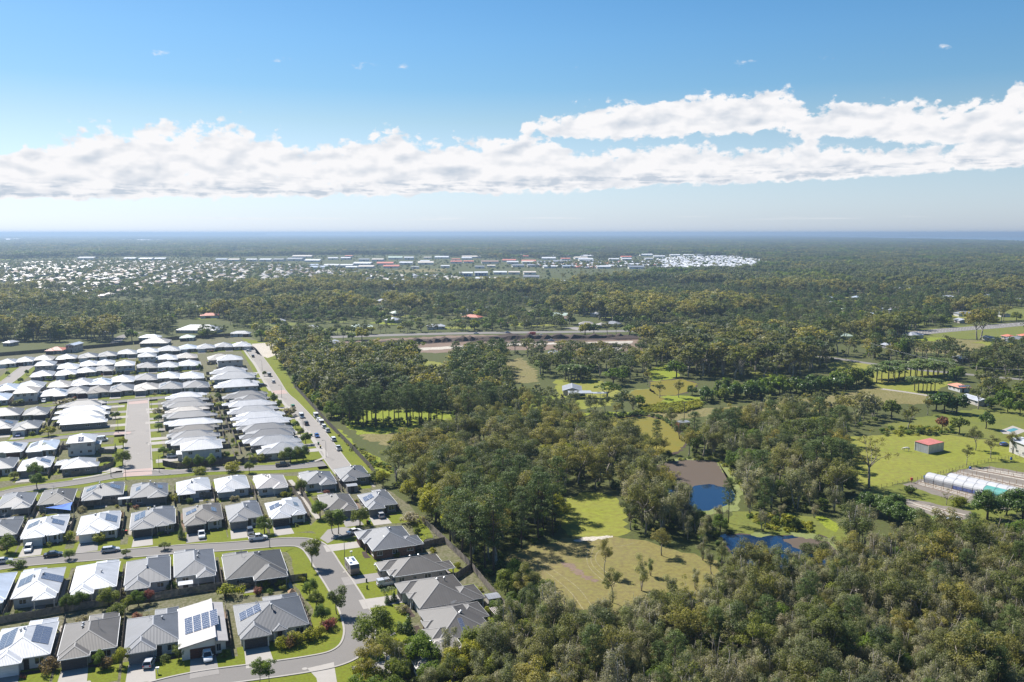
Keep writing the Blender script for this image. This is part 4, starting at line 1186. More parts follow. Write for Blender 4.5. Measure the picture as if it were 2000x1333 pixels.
def make_tree(kind, seed, lod):
    """returns nominal height, trunk mesh, crown mesh"""
    rg = np.random.default_rng(seed * 13 + 5)
    hi = lod == 'hi'
    mb = MB()
    if kind in ('gum', 'coolgum'):
        h = 16.0
        nl = rg.integers(6, 9)
        lean = rg.normal(size=2) * 0.8
        fork = np.array((lean[0] * 0.5, lean[1] * 0.5, h * rg.uniform(0.3, 0.42)))
        limb(mb, (0, 0, -0.3), fork, 0.36, 0.24, rg, 0.05, 5, 6)
        cl = []
        for k in range(nl):
            a = 2 * math.pi * k / nl + rg.uniform(-0.4, 0.4)
            rr = rg.uniform(1.6, 4.6)
            z = h * rg.uniform(0.62, 0.92) - rr * 0.3
            e = np.array((lean[0] + rr * math.cos(a), lean[1] + rr * math.sin(a), z))
            limb(mb, fork + (0, 0, rg.uniform(-0.5, 1.5)), e, 0.17, 0.05, rg, 0.1)
            cl.append((*e, rg.uniform(1.35, 2.1)))
            for j in range(2):
                e2 = e + rg.normal(size=3) * (1.3, 1.3, 0.8) + (0, 0, rg.uniform(-0.9, 1.3))
                if hi:
                    limb(mb, e * 0.7 + fork * 0.3, e2, 0.07, 0.02, rg, 0.1, 3, 4)
                cl.append((*e2, rg.uniform(0.85, 1.5)))
        cl.append((lean[0], lean[1], h * 0.93, 1.7))
        cr = crown('crown', cl, 4200 if hi else 620, 0.36 if hi else 0.95, L_GUM if kind == 'gum' else L_COOL, rg, 0.72, 0.55, 0.45, 0.75)
        return h, mb.mesh('trunk', B_GUM, True), cr
    if kind == 'paper':
        h = 9.0
        ns = rg.integers(2, 5)
        cl = []
        for k in range(ns):
            a = rg.uniform(0, 6.28)
            rr = rg.uniform(0.3, 1.5)
            top = np.array((rr * math.cos(a), rr * math.sin(a), h * rg.uniform(0.72, 0.93)))
            base = np.array((0.2 * math.cos(a), 0.2 * math.sin(a), -0.2))
            limb(mb, base, top, 0.13, 0.03, rg, 0.05, 5, 5)
            for j in range(4):
                t = rg.uniform(0.5, 1.0)
                e = base + (top - base) * t + rg.normal(size=3) * (0.8, 0.8, 0.5)
                cl.append((*e, rg.uniform(0.55, 1.1)))
                if hi:
                    limb(mb, base + (top - base) * (t - 0.18), e, 0.05, 0.015, rg, 0.1, 3, 4)
        cr = crown('crown', cl, 3600 if hi else 460, 0.21 if hi else 0.7, L_PAPER, rg, 1.15, 0.5, 0.12, 0.8)
        return h, mb.mesh('trunk', B_PAPER, True), cr
    if kind == 'pine':
        h = 18.0
        limb(mb, (0, 0, -0.3), (rg.normal() * 0.3, rg.normal() * 0.3, h * 0.98), 0.3, 0.05, rg, 0.01, 6, 6)
        cl = []
        t = rg.uniform(0.36, 0.5)
        while t < 1.0:
            env = 3.9 * (math.sin(math.pi * min(1, (t - 0.25) / 0.8)) ** 0.75) * rg.uniform(0.75, 1.1)
            nb = rg.integers(3, 6)
            a0 = rg.uniform(0, 6.28)
            for k in range(nb):
                a = a0 + 6.28 * k / nb + rg.uniform(-0.3, 0.3)
                rr = env * rg.uniform(0.6, 1.0)
                e = np.array((rr * math.cos(a), rr * math.sin(a), h * t + rr * 0.12))
                limb(mb, (0, 0, h * t - 0.5), e, 0.08, 0.02, rg, 0.05, 3, 4)
                cl.append((*e, rg.uniform(0.75, 1.25)))
                cl.append((*(e * (0.6, 0.6, 1.0)), rg.uniform(0.6, 1.0)))
            t += rg.uniform(0.055, 0.095)
        cl.append((0, 0, h * 0.97, 0.9))
        cr = crown('crown', cl, 4600 if hi else 650, 0.34 if hi else 0.9, L_PINE, rg, 0.62, 0.4, 0.35, 0.7)
        return h, mb.mesh('trunk', B_DARK, True), cr
    if kind in ('round', 'dark', 'yellow', 'red'):
        h = 8.0
        limb(mb, (0, 0, -0.3), (0, 0, h * 0.4), 0.24, 0.16, rg, 0.05, 4, 6)
        cl = []
        for k in range(26):
            d = rg.normal(size=3)
            d /= np.linalg.norm(d)
            d[2] = abs(d[2]) * 1.0 - 0.25
            e = np.array((d[0] * 2.6, d[1] * 2.6, h * 0.52 + d[2] * 3.0)) * rg.uniform(0.8, 1.05)
            cl.append((*e, rg.uniform(0.75, 1.25)))
            if k < 9:
                limb(mb, (0, 0, h * 0.33), e, 0.09, 0.02, rg, 0.1, 3, 4)
        m_ = {'round': L_ROUND, 'dark': L_DARK, 'yellow': L_YELLOW, 'red': L_RED}[kind]
        cr = crown('crown', cl, 4200 if hi else 560, (0.30 if kind != 'dark' else 0.34) if hi else 0.85, m_, rg, 0.85, 0.6, 0.55, 0.6)
        return h, mb.mesh('trunk', B_DARK, True), cr
    if kind == 'wide':
        h = 10.0
        limb(mb, (0, 0, -0.3), (0.2, 0, h * 0.3), 0.4, 0.3, rg, 0.05, 4, 7)
        cl = []
        for k in range(34):
            a = rg.uniform(0, 6.28)
            rr = 5.6 * math.sqrt(rg.random())
            z = h * 0.9 - 0.09 * rr * rr + rg.uniform(-0.8, 0.2)
            cl.append((rr * math.cos(a), rr * math.sin(a), z, rg.uniform(0.9, 1.5)))
            if k < 11:
                limb(mb, (0.2, 0, h * 0.28), cl[-1][:3], 0.14, 0.03, rg, 0.08, 4, 4)
        cr = crown('crown', cl, 5200 if hi else 800, 0.36 if hi else 0.95, L_GUM if seed % 2 else L_ROUND, rg, 0.6, 0.55, 0.5, 0.5)
        return h, mb.mesh('trunk', B_DARK, True), cr
    if kind == 'street':
        h = 6.0
        limb(mb, (0, 0, -0.2), (0, 0, h * 0.55), 0.1, 0.06, rg, 0.04, 4, 6)
        cl = []
        for k in range(13):
            a = rg.uniform(0, 6.28)
            rr = rg.uniform(0.2, 1.35)
            e = (rr * math.cos(a), rr * math.sin(a), h * rg.uniform(0.45, 0.93))
            cl.append((*e, rg.uniform(0.5, 0.85)))
            limb(mb, (0, 0, h * 0.35), e, 0.04, 0.012, rg, 0.08, 3, 4)
        cr = crown('crown', cl, 2400 if hi else 400, 0.23 if hi else 0.6, L_ROUND, rg, 0.9, 0.6, 0.4)
        return h, mb.mesh('trunk', B_GUM, True), cr
    if kind == 'sparse':
        h = 16.0
        cl = []
        fork = np.array((0.3, 0, h * 0.4))
        limb(mb, (0, 0, -0.3), fork, 0.34, 0.25, rg, 0.03, 5, 6)
        for k in range(9):
            a = 6.28 * k / 9 + rg.uniform(-0.3, 0.3)
            rr = rg.uniform(1.5, 4.8)
            e = np.array((rr * math.cos(a), rr * math.sin(a), h * rg.uniform(0.55, 0.97)))
            limb(mb, fork - (0, 0, rg.uniform(0, 1.5)), e, 0.15, 0.03, rg, 0.1, 4, 5)
            for j in range(3):
                e2 = e + rg.normal(size=3) * 1.1
                limb(mb, e * 0.75 + fork * 0.25, e2, 0.05, 0.012, rg, 0.1, 3, 4)
                cl.append((*e2, rg.uniform(0.5, 0.95)))
        cr = crown('crown', cl, 1500 if hi else 420, 0.32 if hi else 0.6, L_GUM, rg, 0.8, 0.5, 0.2)
        return h, mb.mesh('trunk', B_GUM, True), cr
    if kind == 'cone':
        h = 4.0
        limb(mb, (0, 0, -0.2), (0, 0, h * 0.8), 0.08, 0.02, rg, 0.01, 3, 5)
        cl = [(rg.normal() * 0.12, rg.normal() * 0.12, h * t, 0.85 * (1.05 - t) + 0.12) for t in np.linspace(0.12, 0.97, 10)]
        cr = crown('crown', cl, 1500 if hi else 300, 0.2 if hi else 0.45, L_DARK, rg, 1.0, 0.6, 0.6)
        return h, mb.mesh('trunk', B_DARK, True), cr
    if kind in ('bush', 'goldbush', 'redbush', 'greybush'):
        h = 2.2
        cl = [(rg.normal() * 0.6, rg.normal() * 0.6, rg.uniform(0.5, 1.6), rg.uniform(0.45, 0.75)) for _ in range(9)]
        for c in cl[:5]:
            limb(mb, (0, 0, -0.1), c[:3], 0.05, 0.015, rg, 0.1, 3, 4)
        m_ = {'bush': L_ROUND, 'goldbush': L_YELLOW, 'redbush': L_RED, 'greybush': L_DRYL}[kind]
        cr = crown('crown', cl, 1000 if hi else 240, 0.22 if hi else 0.5, m_, rg, 0.9, 0.6, 0.5)
        return h, mb.mesh('trunk', B_DARK, True), cr
    if kind == 'palm':
        h = 9.0
        limb(mb, (0, 0, -0.2), (0.1, 0, h * 0.78), 0.17, 0.12, rg, 0.02, 5, 7)
        cen, nor = [], []
        nf = 17
        for k in range(nf):
            a = 6.283 * k / nf + rg.uniform(-0.2, 0.2)
            up = rg.uniform(0.15, 1.15)
            ln = rg.uniform(2.6, 3.4)
            o = np.array((0.1, 0, h * 0.78))
            dr = np.array((math.cos(a), math.sin(a), 0))
            side = np.array((-math.sin(a), math.cos(a), 0))
            pts = []
            for t in np.linspace(0.05, 1, 9):
                p = o + dr * ln * t * math.cos(up * (1 - t)) * 0.9 + np.array((0, 0, 1)) * ln * (math.sin(up) * t * 0.9 - 0.85 * t * t)
                pts.append(p)
            mb.tube(pts[::2], [0.04, 0.03, 0.025, 0.02, 0.01], 4)
            for t in range(1, 9):
                for s_ in (-1, 1):
                    for j in range(2 if hi else 1):
                        q = pts[t] * (1 - 0.4 * j) + pts[t - 1] * 0.4 * j
                        cen.append(q + side * s_ * 0.3 + np.array((0, 0, -0.16)))
                        nor.append(np.array((0, 0, 1.0)) + side * s_ * 0.7 + rg.normal(size=3) * 0.2)
        cen, nor = np.array(cen), np.array(nor)
        cr = quads('crown', cen, nor, 0.62 if hi else 0.8, 0.6, 0.5 + rg.normal(size=len(cen)) * 0.2, L_PALM, rg)
        return h, mb.mesh('trunk', B_PALM, True), cr
    raise KeyError(kind)

_cache = {}
NVAR = {'gum': 6, 'coolgum': 5, 'paper': 6, 'pine': 4, 'round': 3, 'dark': 3, 'yellow': 2, 'red': 1, 'wide': 2, 'street': 3, 'sparse': 2, 'cone': 1, 'bush': 3, 'goldbush': 2, 'redbush': 2, 'greybush': 1, 'palm': 3}
TNAME = {'gum': 'gum_tree', 'coolgum': 'gum_tree', 'paper': 'paperbark_tree', 'pine': 'pine_tree', 'round': 'leafy_tree', 'dark': 'mango_tree', 'yellow': 'wattle_tree', 'red': 'red_leaved_tree', 'wide': 'spreading_tree', 'street': 'street_tree',
         'sparse': 'sparse_gum_tree', 'cone': 'cypress_shrub', 'bush': 'garden_shrub', 'goldbush': 'golden_shrub', 'redbush': 'red_shrub', 'greybush': 'grey_shrub', 'palm': 'palm_tree'}
TCAT = lambda k: 'shrub' if k in ('bush', 'goldbush', 'redbush', 'greybush', 'cone') else ('palm tree' if k == 'palm' else 'tree')


def proto(kind, var, lod):
    key = (kind, var % NVAR[kind], lod)
    if key not in _cache:
        _cache[key] = make_tree(kind, var % NVAR[kind] + 1, lod)
    return _cache[key]


def plant(kind, x, y, h, label, group=None, var=None, rz=None, wide=1.0):
    """one tree standing at (x, y): an Empty with trunk and crown"""
    var = RNG.randrange(99) if var is None else var
    lod = 'hi' if math.hypot(x, y) < 420 else 'mid'
    h0, tm, cm = proto(kind, var, lod)
    r = thing(TNAME[kind], label, TCAT(kind), (x, y, 0), RNG.random() * 6.28 if rz is None else rz, group)
    s = h / h0
    r.scale = (s * wide, s * wide, s)
    put('trunk', tm, r)
    put('crown', cm, r)
    return r


def scatter(name, kinds_lods, pts, label):
    """uncountable growth: one object, instances of a few joined trees on points (x, y, scale, rot, index)"""
    coll = bpy.data.collections.new(name + '_kinds')
    for i, me in enumerate(kinds_lods):
        o = bpy.data.objects.new('%s_%02d' % (name, i), me)
        coll.objects.link(o)
    me = bpy.data.meshes.new(name)
    n = len(pts)
    a = np.array(pts, dtype=np.float32)
    co = np.zeros((n, 3), np.float32)
    co[:, :2] = a[:, :2]
    me.vertices.add(n)
    me.vertices.foreach_set('co', co.reshape(-1))
    for nm, col in (('sxy', 2), ('sz', 3), ('rot', 4)):
        t = me.attributes.new(nm, 'FLOAT', 'POINT')
        t.data.foreach_set('value', np.ascontiguousarray(a[:, col]))
    t = me.attributes.new('idx', 'INT', 'POINT')
    t.data.foreach_set('value', np.ascontiguousarray(a[:, 5].astype(np.int32)))
    me.update()
    ob = put(name, me)
    tag(ob, label, None, None, 'stuff')
    ng = bpy.data.node_groups.new(name + '_nodes', 'GeometryNodeTree')
    ng.interface.new_socket('Geometry', in_out='INPUT', socket_type='NodeSocketGeometry')
    ng.interface.new_socket('Geometry', in_out='OUTPUT', socket_type='NodeSocketGeometry')
    N, L = ng.nodes, ng.links
    gi, go = N.new('NodeGroupInput'), N.new('NodeGroupOutput')
    ci = N.new('GeometryNodeCollectionInfo')
    ci.inputs[0].default_value = coll
    ci.inputs[1].default_value = True
    ci.inputs[2].default_value = True
    ip = N.new('GeometryNodeInstanceOnPoints')
    ip.inputs['Pick Instance'].default_value = True

    def attr(nm, tp='FLOAT'):
        q = N.new('GeometryNodeInputNamedAttribute')
        q.data_type = tp
        q.inputs[0].default_value = nm
        return q.outputs[0]
    cs = N.new('ShaderNodeCombineXYZ')
    sx = attr('sxy')
    L.new(sx, cs.inputs[0])
    L.new(sx, cs.inputs[1])
    L.new(attr('sz'), cs.inputs[2])
    cr_ = N.new('ShaderNodeCombineXYZ')
    L.new(attr('rot'), cr_.inputs[2])
    L.new(gi.outputs[0], ip.inputs['Points'])
    L.new(ci.outputs[0], ip.inputs['Instance'])
    L.new(attr('idx', 'INT'), ip.inputs['Instance Index'])
    L.new(cr_.outputs[0], ip.inputs['Rotation'])
    L.new(cs.outputs[0], ip.inputs['Scale'])
    L.new(ip.outputs[0], go.inputs[0])
    md = ob.modifiers.new('scatter', 'NODES')
    md.node_group = ng
    return ob


def joined(kind, var, lod):
    """trunk and crown as one mesh with two materials (for the uncountable growth)"""
    key = (kind, var % NVAR[kind], lod, 'j')
    if key in _cache:
        return _cache[key]
    h0, tm, cm = proto(kind, var, lod)
    nt, nc = len(tm.vertices), len(cm.vertices)
    co = np.empty((nt + nc) * 3, np.float32)
    tmp = np.empty(nt * 3, np.float32)
    tm.vertices.foreach_get('co', tmp)
    co[:nt * 3] = tmp
    tmp = np.empty(nc * 3, np.float32)
    cm.vertices.foreach_get('co', tmp)
    co[nt * 3:] = tmp
    li = np.empty(len(tm.loops), np.int32)
    tm.loops.foreach_get('vertex_index', li)
    ls = np.empty(len(tm.polygons), np.int32)
    tm.polygons.foreach_get('loop_start', ls)
    li = np.concatenate([li, np.arange(nc, dtype=np.int32) + nt])
    ls2 = np.arange(0, nc, 4, dtype=np.int32) + len(tm.loops)
    me = bpy.data.meshes.new('joined_' + kind)
    me.vertices.add(nt + nc)
    me.vertices.foreach_set('co', co)
    me.loops.add(len(li))
    me.loops.foreach_set('vertex_index', li)
    me.polygons.add(len(ls) + len(ls2))
    me.polygons.foreach_set('loop_start', np.concatenate([ls, ls2]))
    me.polygons.foreach_set('material_index', np.concatenate([np.zeros(len(ls), np.int32), np.ones(len(ls2), np.int32)]))
    tv = np.zeros(nc, np.float32)
    cm.attributes['tint'].data.foreach_get('value', tv)
    at = me.attributes.new('tint', 'FLOAT', 'POINT')
    at.data.foreach_set('value', np.concatenate([np.full(nt, 0.5, np.float32), tv]))
    me.materials.append(tm.materials[0])
    me.materials.append(cm.materials[0])
    me.update()
    _cache[key] = (h0, me)
    return _cache[key]


def darts(poly_w, spacing, rg, excl=(), tries=9):
    """well-spread points in a world polygon"""
    xs, ys = [p[0] for p in poly_w], [p[1] for p in poly_w]
    x0, x1, y0, y1 = min(xs), max(xs), min(ys), max(ys)
    n = int((x1 - x0) * (y1 - y0) / spacing ** 2 * tries)
    X, Y = rg.uniform(x0, x1, n), rg.uniform(y0, y1, n)
    ok = inside(poly_w, X, Y)
    for e in excl:
        ok &= ~inside(e, X, Y)
    X, Y = X[ok], Y[ok]
    cell, out = {}, []
    for x, y in zip(X, Y):
        sp = spacing * (0.75 + 0.5 * rg.random())
        i, j = int(x // spacing), int(y // spacing)
        good = True
        for a in range(i - 2, i + 3):
            for b in range(j - 2, j + 3):
                for q in cell.get((a, b), ()):
                    if (q[0] - x) ** 2 + (q[1] - y) ** 2 < sp * sp:
                        good = False
                        break
                if not good:
                    break
            if not good:
                break
        if good:
            cell.setdefault((i, j), []).append((x, y))
            out.append((x, y))
    return out

CLEARW = [W(c) for c in CLEAR]
DESC = {'coolgum': 'cool green gum tree', 'gum': 'tall olive-green gum tree', 'paper': 'slender olive-brown paperbark', 'pine': 'dark green pine tree', 'round': 'rounded green tree', 'dark': 'dense dark green mango tree', 'yellow': 'yellow-green wattle tree',
        'wide': 'broad spreading tree', 'sparse': 'thin-crowned gum tree'}
# zones: (place, ground outline in the picture, spacing, kinds with weights and heights)
ZONES = [
    ('in the dense bush filling the bottom right corner', [(1010, 1238), (1100, 1226), (1210, 1230), (1330, 1210), (1420, 1180), (1450, 1140), (1500, 1130), (1570, 1126), (1650, 1116), (1700, 1104), (1760, 1090), (1850, 1080), (2000, 1078), (2200, 1078), (2350, 1500), (980, 1500), (950, 1290)], 3.1,
     [('paper', 0.74, 7, 11), ('gum', 0.11, 9, 14), ('pine', 0.04, 10, 13), ('round', 0.075, 5, 9), ('sparse', 0.035, 9, 13)]),
    ('at the bottom centre beside the last houses', [(700, 1345), (760, 1300), (900, 1290), (960, 1280), (1000, 1245), (990, 1290), (1000, 1500), (690, 1500)], 4.2,
     [('paper', 0.25, 7, 9.5), ('round', 0.35, 6, 9), ('yellow', 0.22, 6, 8), ('gum', 0.18, 8, 11)]),
    ('behind the back fence of the curved street', [(810, 985), (860, 962), (960, 985), (1085, 990), (1095, 1040), (1040, 1066), (990, 1085), (975, 1130), (940, 1125), (900, 1075), (862, 1035)], 5.0,
     [('gum', 0.5, 12, 17), ('pine', 0.3, 15, 20), ('paper', 0.1, 10, 13), ('yellow', 0.1, 9, 13)]),
    ('between the last back yards and the dry paddock', [(985, 1152), (1000, 1130), (1050, 1165), (1105, 1208), (1060, 1236), (1005, 1242), (1000, 1200)], 4.2,
     [('gum', 0.4, 7, 10), ('paper', 0.4, 7, 9), ('round', 0.2, 5, 8)]),
    ('in the gum wood at the picture centre', [(748, 935), (800, 905), (870, 880), (960, 870), (1060, 872), (1180, 887), (1230, 900), (1268, 930), (1275, 985), (1235, 1000), (1205, 968), (1140, 952), (1085, 975), (960, 985), (860, 960), (810, 980), (775, 960)], 6.3,
     [('gum', 0.66, 12, 17), ('paper', 0.22, 10, 14), ('yellow', 0.06, 8, 11), ('sparse', 0.06, 13, 17)]),
    ('on the near bank of the brown dam', [(1222, 1010), (1275, 985), (1300, 1002), (1345, 1010), (1352, 1030), (1290, 1052), (1235, 1046)], 4.6,
     [('paper', 0.65, 12, 16), ('gum', 0.35, 12, 16)]),
    ('between the two dams', [(1330, 1016), (1440, 1036), (1410, 1066), (1330, 1066)], 4.6, [('paper', 0.7, 7, 11), ('round', 0.3, 5, 7)]),
    ('on the rough grass below the second dam', [(1405, 1095), (1470, 1138), (1490, 1165), (1430, 1195), (1405, 1165)], 5.5, [('paper', 0.8, 7, 10), ('gum', 0.2, 8, 11)]),
    ('on the brown grass under the second dam', [(1255, 1085), (1330, 1085), (1405, 1100), (1405, 1150), (1330, 1188), (1245, 1188)], 10.0, [('paper', 0.8, 6, 10), ('gum', 0.2, 7, 10)]),
    ('on the grassy bank of the second dam', [(1440, 1002), (1600, 1006), (1640, 1030), (1600, 1044), (1500, 1040), (1445, 1032)], 9.0, [('paper', 0.4, 6, 10), ('round', 0.6, 3, 6)]),
    ('in the tall wood beside the long street', [(541, 703), (528, 672), (600, 680), (680, 697), (760, 697), (805, 700), (800, 735), (815, 754), (840, 772), (868, 792), (840, 800), (720, 790), (655, 798), (622, 795), (577, 748)], 7.2,
     [('gum', 0.85, 15, 20), ('pine', 0.15, 14, 19)]),
    ('in the row of pines behind the street fence', [(665, 828), (690, 818), (760, 822), (850, 816), (868, 832), (700, 838)], 4.6, [('pine', 1.0, 15, 19)]),
    ('along the tall street fence', [(583, 757), (612, 765), (660, 790), (690, 815), (660, 826), (640, 818), (608, 786)], 4.6, [('yellow', 0.4, 6, 10), ('round', 0.3, 6, 10), ('gum', 0.3, 9, 13)]),
    ('in the dark stand left of the dry slope', [(872, 765), (900, 702), (984, 690), (982, 755), (1000, 790), (985, 820), (930, 838), (893, 836), (872, 800)], 6.4, [('pine', 0.4, 14, 19), ('gum', 0.6, 12, 17)]),
    ('south of the earthworks by the farmhouse', [(900, 692), (1110, 688), (1240, 692), (1330, 692), (1330, 738), (1270, 742), (1220, 748), (1165, 738), (1085, 738), (1055, 744), (1052, 715), (1010, 696)], 9.6,
     [('gum', 0.75, 12, 18), ('round', 0.25, 8, 12)]),
    ('in the green glade by the mustard pond', [(1000, 775), (1090, 792), (1140, 808), (1250, 808), (1240, 815), (1170, 820), (1100, 836), (980, 842), (940, 838), (1000, 815)], 8.0, [('gum', 0.6, 8, 13), ('paper', 0.4, 8, 11)]),
    ('in the wood south of the glade', [(930, 850), (1000, 843), (1120, 840), (1172, 840), (1205, 866), (1235, 895), (1180, 890), (1060, 875), (960, 872), (905, 884), (872, 884), (905, 866)], 6.4, [('gum', 0.65, 10, 15), ('paper', 0.35, 9, 13)]),
    ('in the tall wood right of the earthworks', [(1255, 692), (1300, 676), (1400, 662), (1640, 692), (1640, 714), (1560, 735), (1510, 745), (1440, 745), (1400, 738), (1340, 738), (1330, 702)], 9.4, [('gum', 0.92, 16, 23), ('pine', 0.08, 15, 19)]),
    ('in the dark hedge above the dry strip', [(1360, 792), (1480, 780), (1560, 774), (1640, 766), (1702, 754), (1700, 746), (1640, 752), (1560, 762), (1480, 768), (1362, 778)], 5.6, [('dark', 0.45, 8, 11), ('round', 0.55, 8, 12)]),
    ('around the far bank of the dam', [(1345, 895), (1352, 872), (1400, 852), (1480, 838), (1560, 832), (1620, 850), (1655, 880), (1655, 935), (1680, 978), (1640, 1002), (1540, 1000), (1460, 992), (1455, 950), (1442, 922), (1400, 896)], 6.4,
     [('paper', 0.42, 10, 15), ('gum', 0.3, 11, 16), ('pine', 0.12, 14, 18), ('round', 0.1, 7, 11), ('yellow', 0.06, 6, 9)]),
    ('between mustard pond and dry strip', [(1345, 868), (1400, 832), (1500, 815), (1600, 806), (1700, 802), (1728, 816), (1640, 850), (1560, 830), (1480, 836), (1400, 850)], 6.6, [('gum', 0.55, 8, 13), ('paper', 0.35, 8, 12), ('round', 0.1, 6, 8)]),
    ('on the park grass at the right', [(1735, 826), (1800, 805), (1990, 800), (2160, 800), (2160, 868), (1900, 850), (1850, 846)], 10.0, [('gum', 0.6, 8, 12), ('round', 0.4, 6, 9)]),
    ('around the salmon-roofed house', [(1880, 764), (2160, 772), (2160, 802), (1990, 800), (1925, 798)], 8.5, [('gum', 0.6, 10, 15), ('round', 0.4, 8, 12)]),
    ('beside the country road at the right', [(1862, 702), (2160, 716), (2160, 752), (1905, 732)], 9.0, [('gum', 0.6, 10, 15), ('round', 0.4, 8, 12)]),
    ('below the highway at the right', [(1640, 688), (1770, 690), (1880, 697), (1960, 694), (2160, 690), (2160, 712), (1900, 722), (1700, 704)], 10.0, [('gum', 0.8, 10, 16), ('pine', 0.2, 14, 19)]),
    ('among the estate\'s back gardens beyond the timber wall', [(-200, 680), (0, 672), (130, 664), (210, 656), (340, 655), (490, 652), (500, 640), (340, 640), (150, 645), (-200, 660)], 16.0, [('round', 0.6, 6, 10), ('gum', 0.4, 8, 12)]),
]
EXTRA_EXCL = []         # picture boxes of middle-distance buildings and roads, filled in below
MIDH = [  # middle-distance buildings: (x0, x1, y0, y1, colour, words, storeys, style)
    (340, 441, 622, 646, 'white', 'long white-roofed building with several wings beyond the timber wall', 1, 'hip'), (175, 229, 637, 648, 'white', 'low white-roofed building beside the dark wood', 1, 'gable'),
    (448, 492, 640, 653, 'light', 'pale-roofed house beyond the top of the long street', 1, 'hip'), (596, 626, 633, 642, 'white', 'white-roofed house among trees left of the earthworks', 1, 'hip'), (268, 318, 650, 661, 'white', 'white-roofed house above the side road beyond the wall', 1, 'hip'),
    (271, 336, 655, 672, 'beige', 'large cream-roofed house right of the side road', 1, 'hip'), (86, 135, 674, 686, 'red', 'long red-brown roofed house behind the timber wall', 1, 'hip'), (130, 160, 659, 675, 'blue', 'two-storey pale blue house behind the timber wall', 2, 'gable'),
    (9, 32, 664, 671, 'white', 'small white-roofed house at the left behind the wall', 1, 'hip'), (349, 383, 648, 661, 'green', 'pale green roofed house behind the timber wall', 1, 'hip'), (684, 728, 631, 640, 'green', 'pale green roofed house above the earthworks', 1, 'hip'),
    (833, 870, 630, 639, 'white', 'white-roofed house above the middle of the earthworks', 1, 'hip'), (938, 966, 597, 605, 'white', 'white-roofed house deep in the trees above the road', 1, 'hip'), (1010, 1029, 597, 604, 'white', 'small white-roofed house left of the brown roof', 1, 'hip'),
    (1032, 1069, 601, 610, 'brown', 'brown-tiled house beside a white-roofed one', 1, 'hip'), (1041, 1070, 607, 615, 'white', 'white-roofed house just below a brown-tiled one', 1, 'hip'), (1073, 1109, 610, 617, 'green', 'pale green roofed house above the side road junction', 1, 'gable'),
    (1081, 1120, 616, 623, 'brown', 'long brown-tiled house below the pale green roof', 1, 'hip'), (1130, 1162, 617, 634, 'beige', 'tall cream house at the side road junction', 2, 'hip'), (1162, 1188, 626, 636, 'beige', 'cream-roofed house right of the tall cream house', 1, 'hip'),
    (1204, 1232, 618, 624, 'white', 'flat white-roofed house above the right end of the road', 1, 'gable'), (1274, 1298, 592, 599, 'beige', 'tan-roofed house alone in the trees', 1, 'hip'), (638, 661, 661, 671, 'white', 'white building at the left end of the earthworks', 1, 'gable'),
    (1069, 1090, 681, 692, 'light', 'grey shed in the trees below the earthworks', 1, 'gable'), (976, 992, 624, 632, 'red', 'small red-roofed house beside the middle road', 1, 'hip'), (722, 768, 549, 559, 'white', 'wide white-roofed building left of the far shops', 1, 'hip'),
    (759, 792, 571, 581, 'white', 'white-roofed building in a gap in the wood', 1, 'hip'), (728, 747, 594, 602, 'white', 'white-roofed house in the wood above the earthworks', 1, 'hip'), (1847, 1900, 740, 759, 'salmon', 'salmon-tiled house with solar panels behind the palms', 1, 'hip'),
    (1899, 1912, 770, 784, 'white', 'small white garage below the salmon-tiled house', 1, 'gable'), (1923, 1951, 651, 662, 'light', 'grey-white shed beside the highway', 1, 'gable'), (1958, 1980, 650, 659, 'red', 'red-roofed house right of the highway shed', 1, 'hip'), (1984, 2016, 648, 658, 'red', 'second red-roofed house at the right edge by the highway', 1, 'hip'),
    (1731, 1745, 670, 677, 'white', 'small white hut in the dry field', 1, 'gable'), (1863, 1890, 692, 702, 'white', 'white-roofed house left of another below the dry field', 1, 'hip'), (1896, 1926, 692, 703, 'light', 'pale house right of another below the dry field', 1, 'hip'),
    (1862, 1894, 619, 627, 'white', 'white-roofed shed above the highway', 1, 'gable'), (1941, 1975, 606, 615, 'light', 'long grey-roofed shed on the grass above the highway', 1, 'gable'), (1744, 1785, 559, 565, 'white', 'long white-roofed shed in the far right clearing', 1, 'gable'),
    (1834, 1869, 575, 581, 'white', 'white-roofed house in the far right trees', 1, 'hip'), (1660, 1686, 575, 582, 'blue', 'pale blue roofed house in the far right trees', 1, 'hip'), (1726, 1740, 600, 606, 'white', 'small white-roofed hut in the right-hand wood', 1, 'gable'),
    (1985, 2045, 844, 882, 'white', 'white two-storey house cut by the right edge', 2, 'hip'), (1098, 1137, 742, 764, 'light', 'grey gabled farmhouse with a white carport beside it', 1, 'gable'),
]
for q in MIDH:
    EXTRA_EXCL.append([(q[0] - 6, q[2] + 2), (q[1] + 6, q[2] + 2), (q[1] + 10, q[3] + 9), (q[0] - 10, q[3] + 9)])
EXTRA_EXCL.append([(1120, 760), (1175, 760), (1175, 785), (1120, 785)])
EXTRA_EXCL += [[(560, 658), (900, 648), (1000, 646.5), (1340, 640), (1340, 650), (1000, 657), (900, 658), (560, 668)], [(1500, 681), (1628, 697), (1850, 725), (2160, 754), (2160, 762), (1850, 732), (1628, 705), (1500, 687)],
               [(1780, 645), (1850, 638), (2160, 612), (2160, 634), (1850, 656), (1780, 662)], [(1325, 820), (1345, 820), (1345, 836), (1325, 836)], [(1100, 636), (1180, 636), (1180, 650), (1100, 650)], [(220, 648), (290, 645), (262, 664), (226, 678)],
               [(1780, 868), (1860, 868), (1860, 895), (1780, 895)], [(1530, 852), (1622, 848), (1640, 900), (1525, 908)], [(1765, 668), (1800, 668), (1800, 680), (1765, 680)]]
EXCLW = [W(e) for e in EXTRA_EXCL]

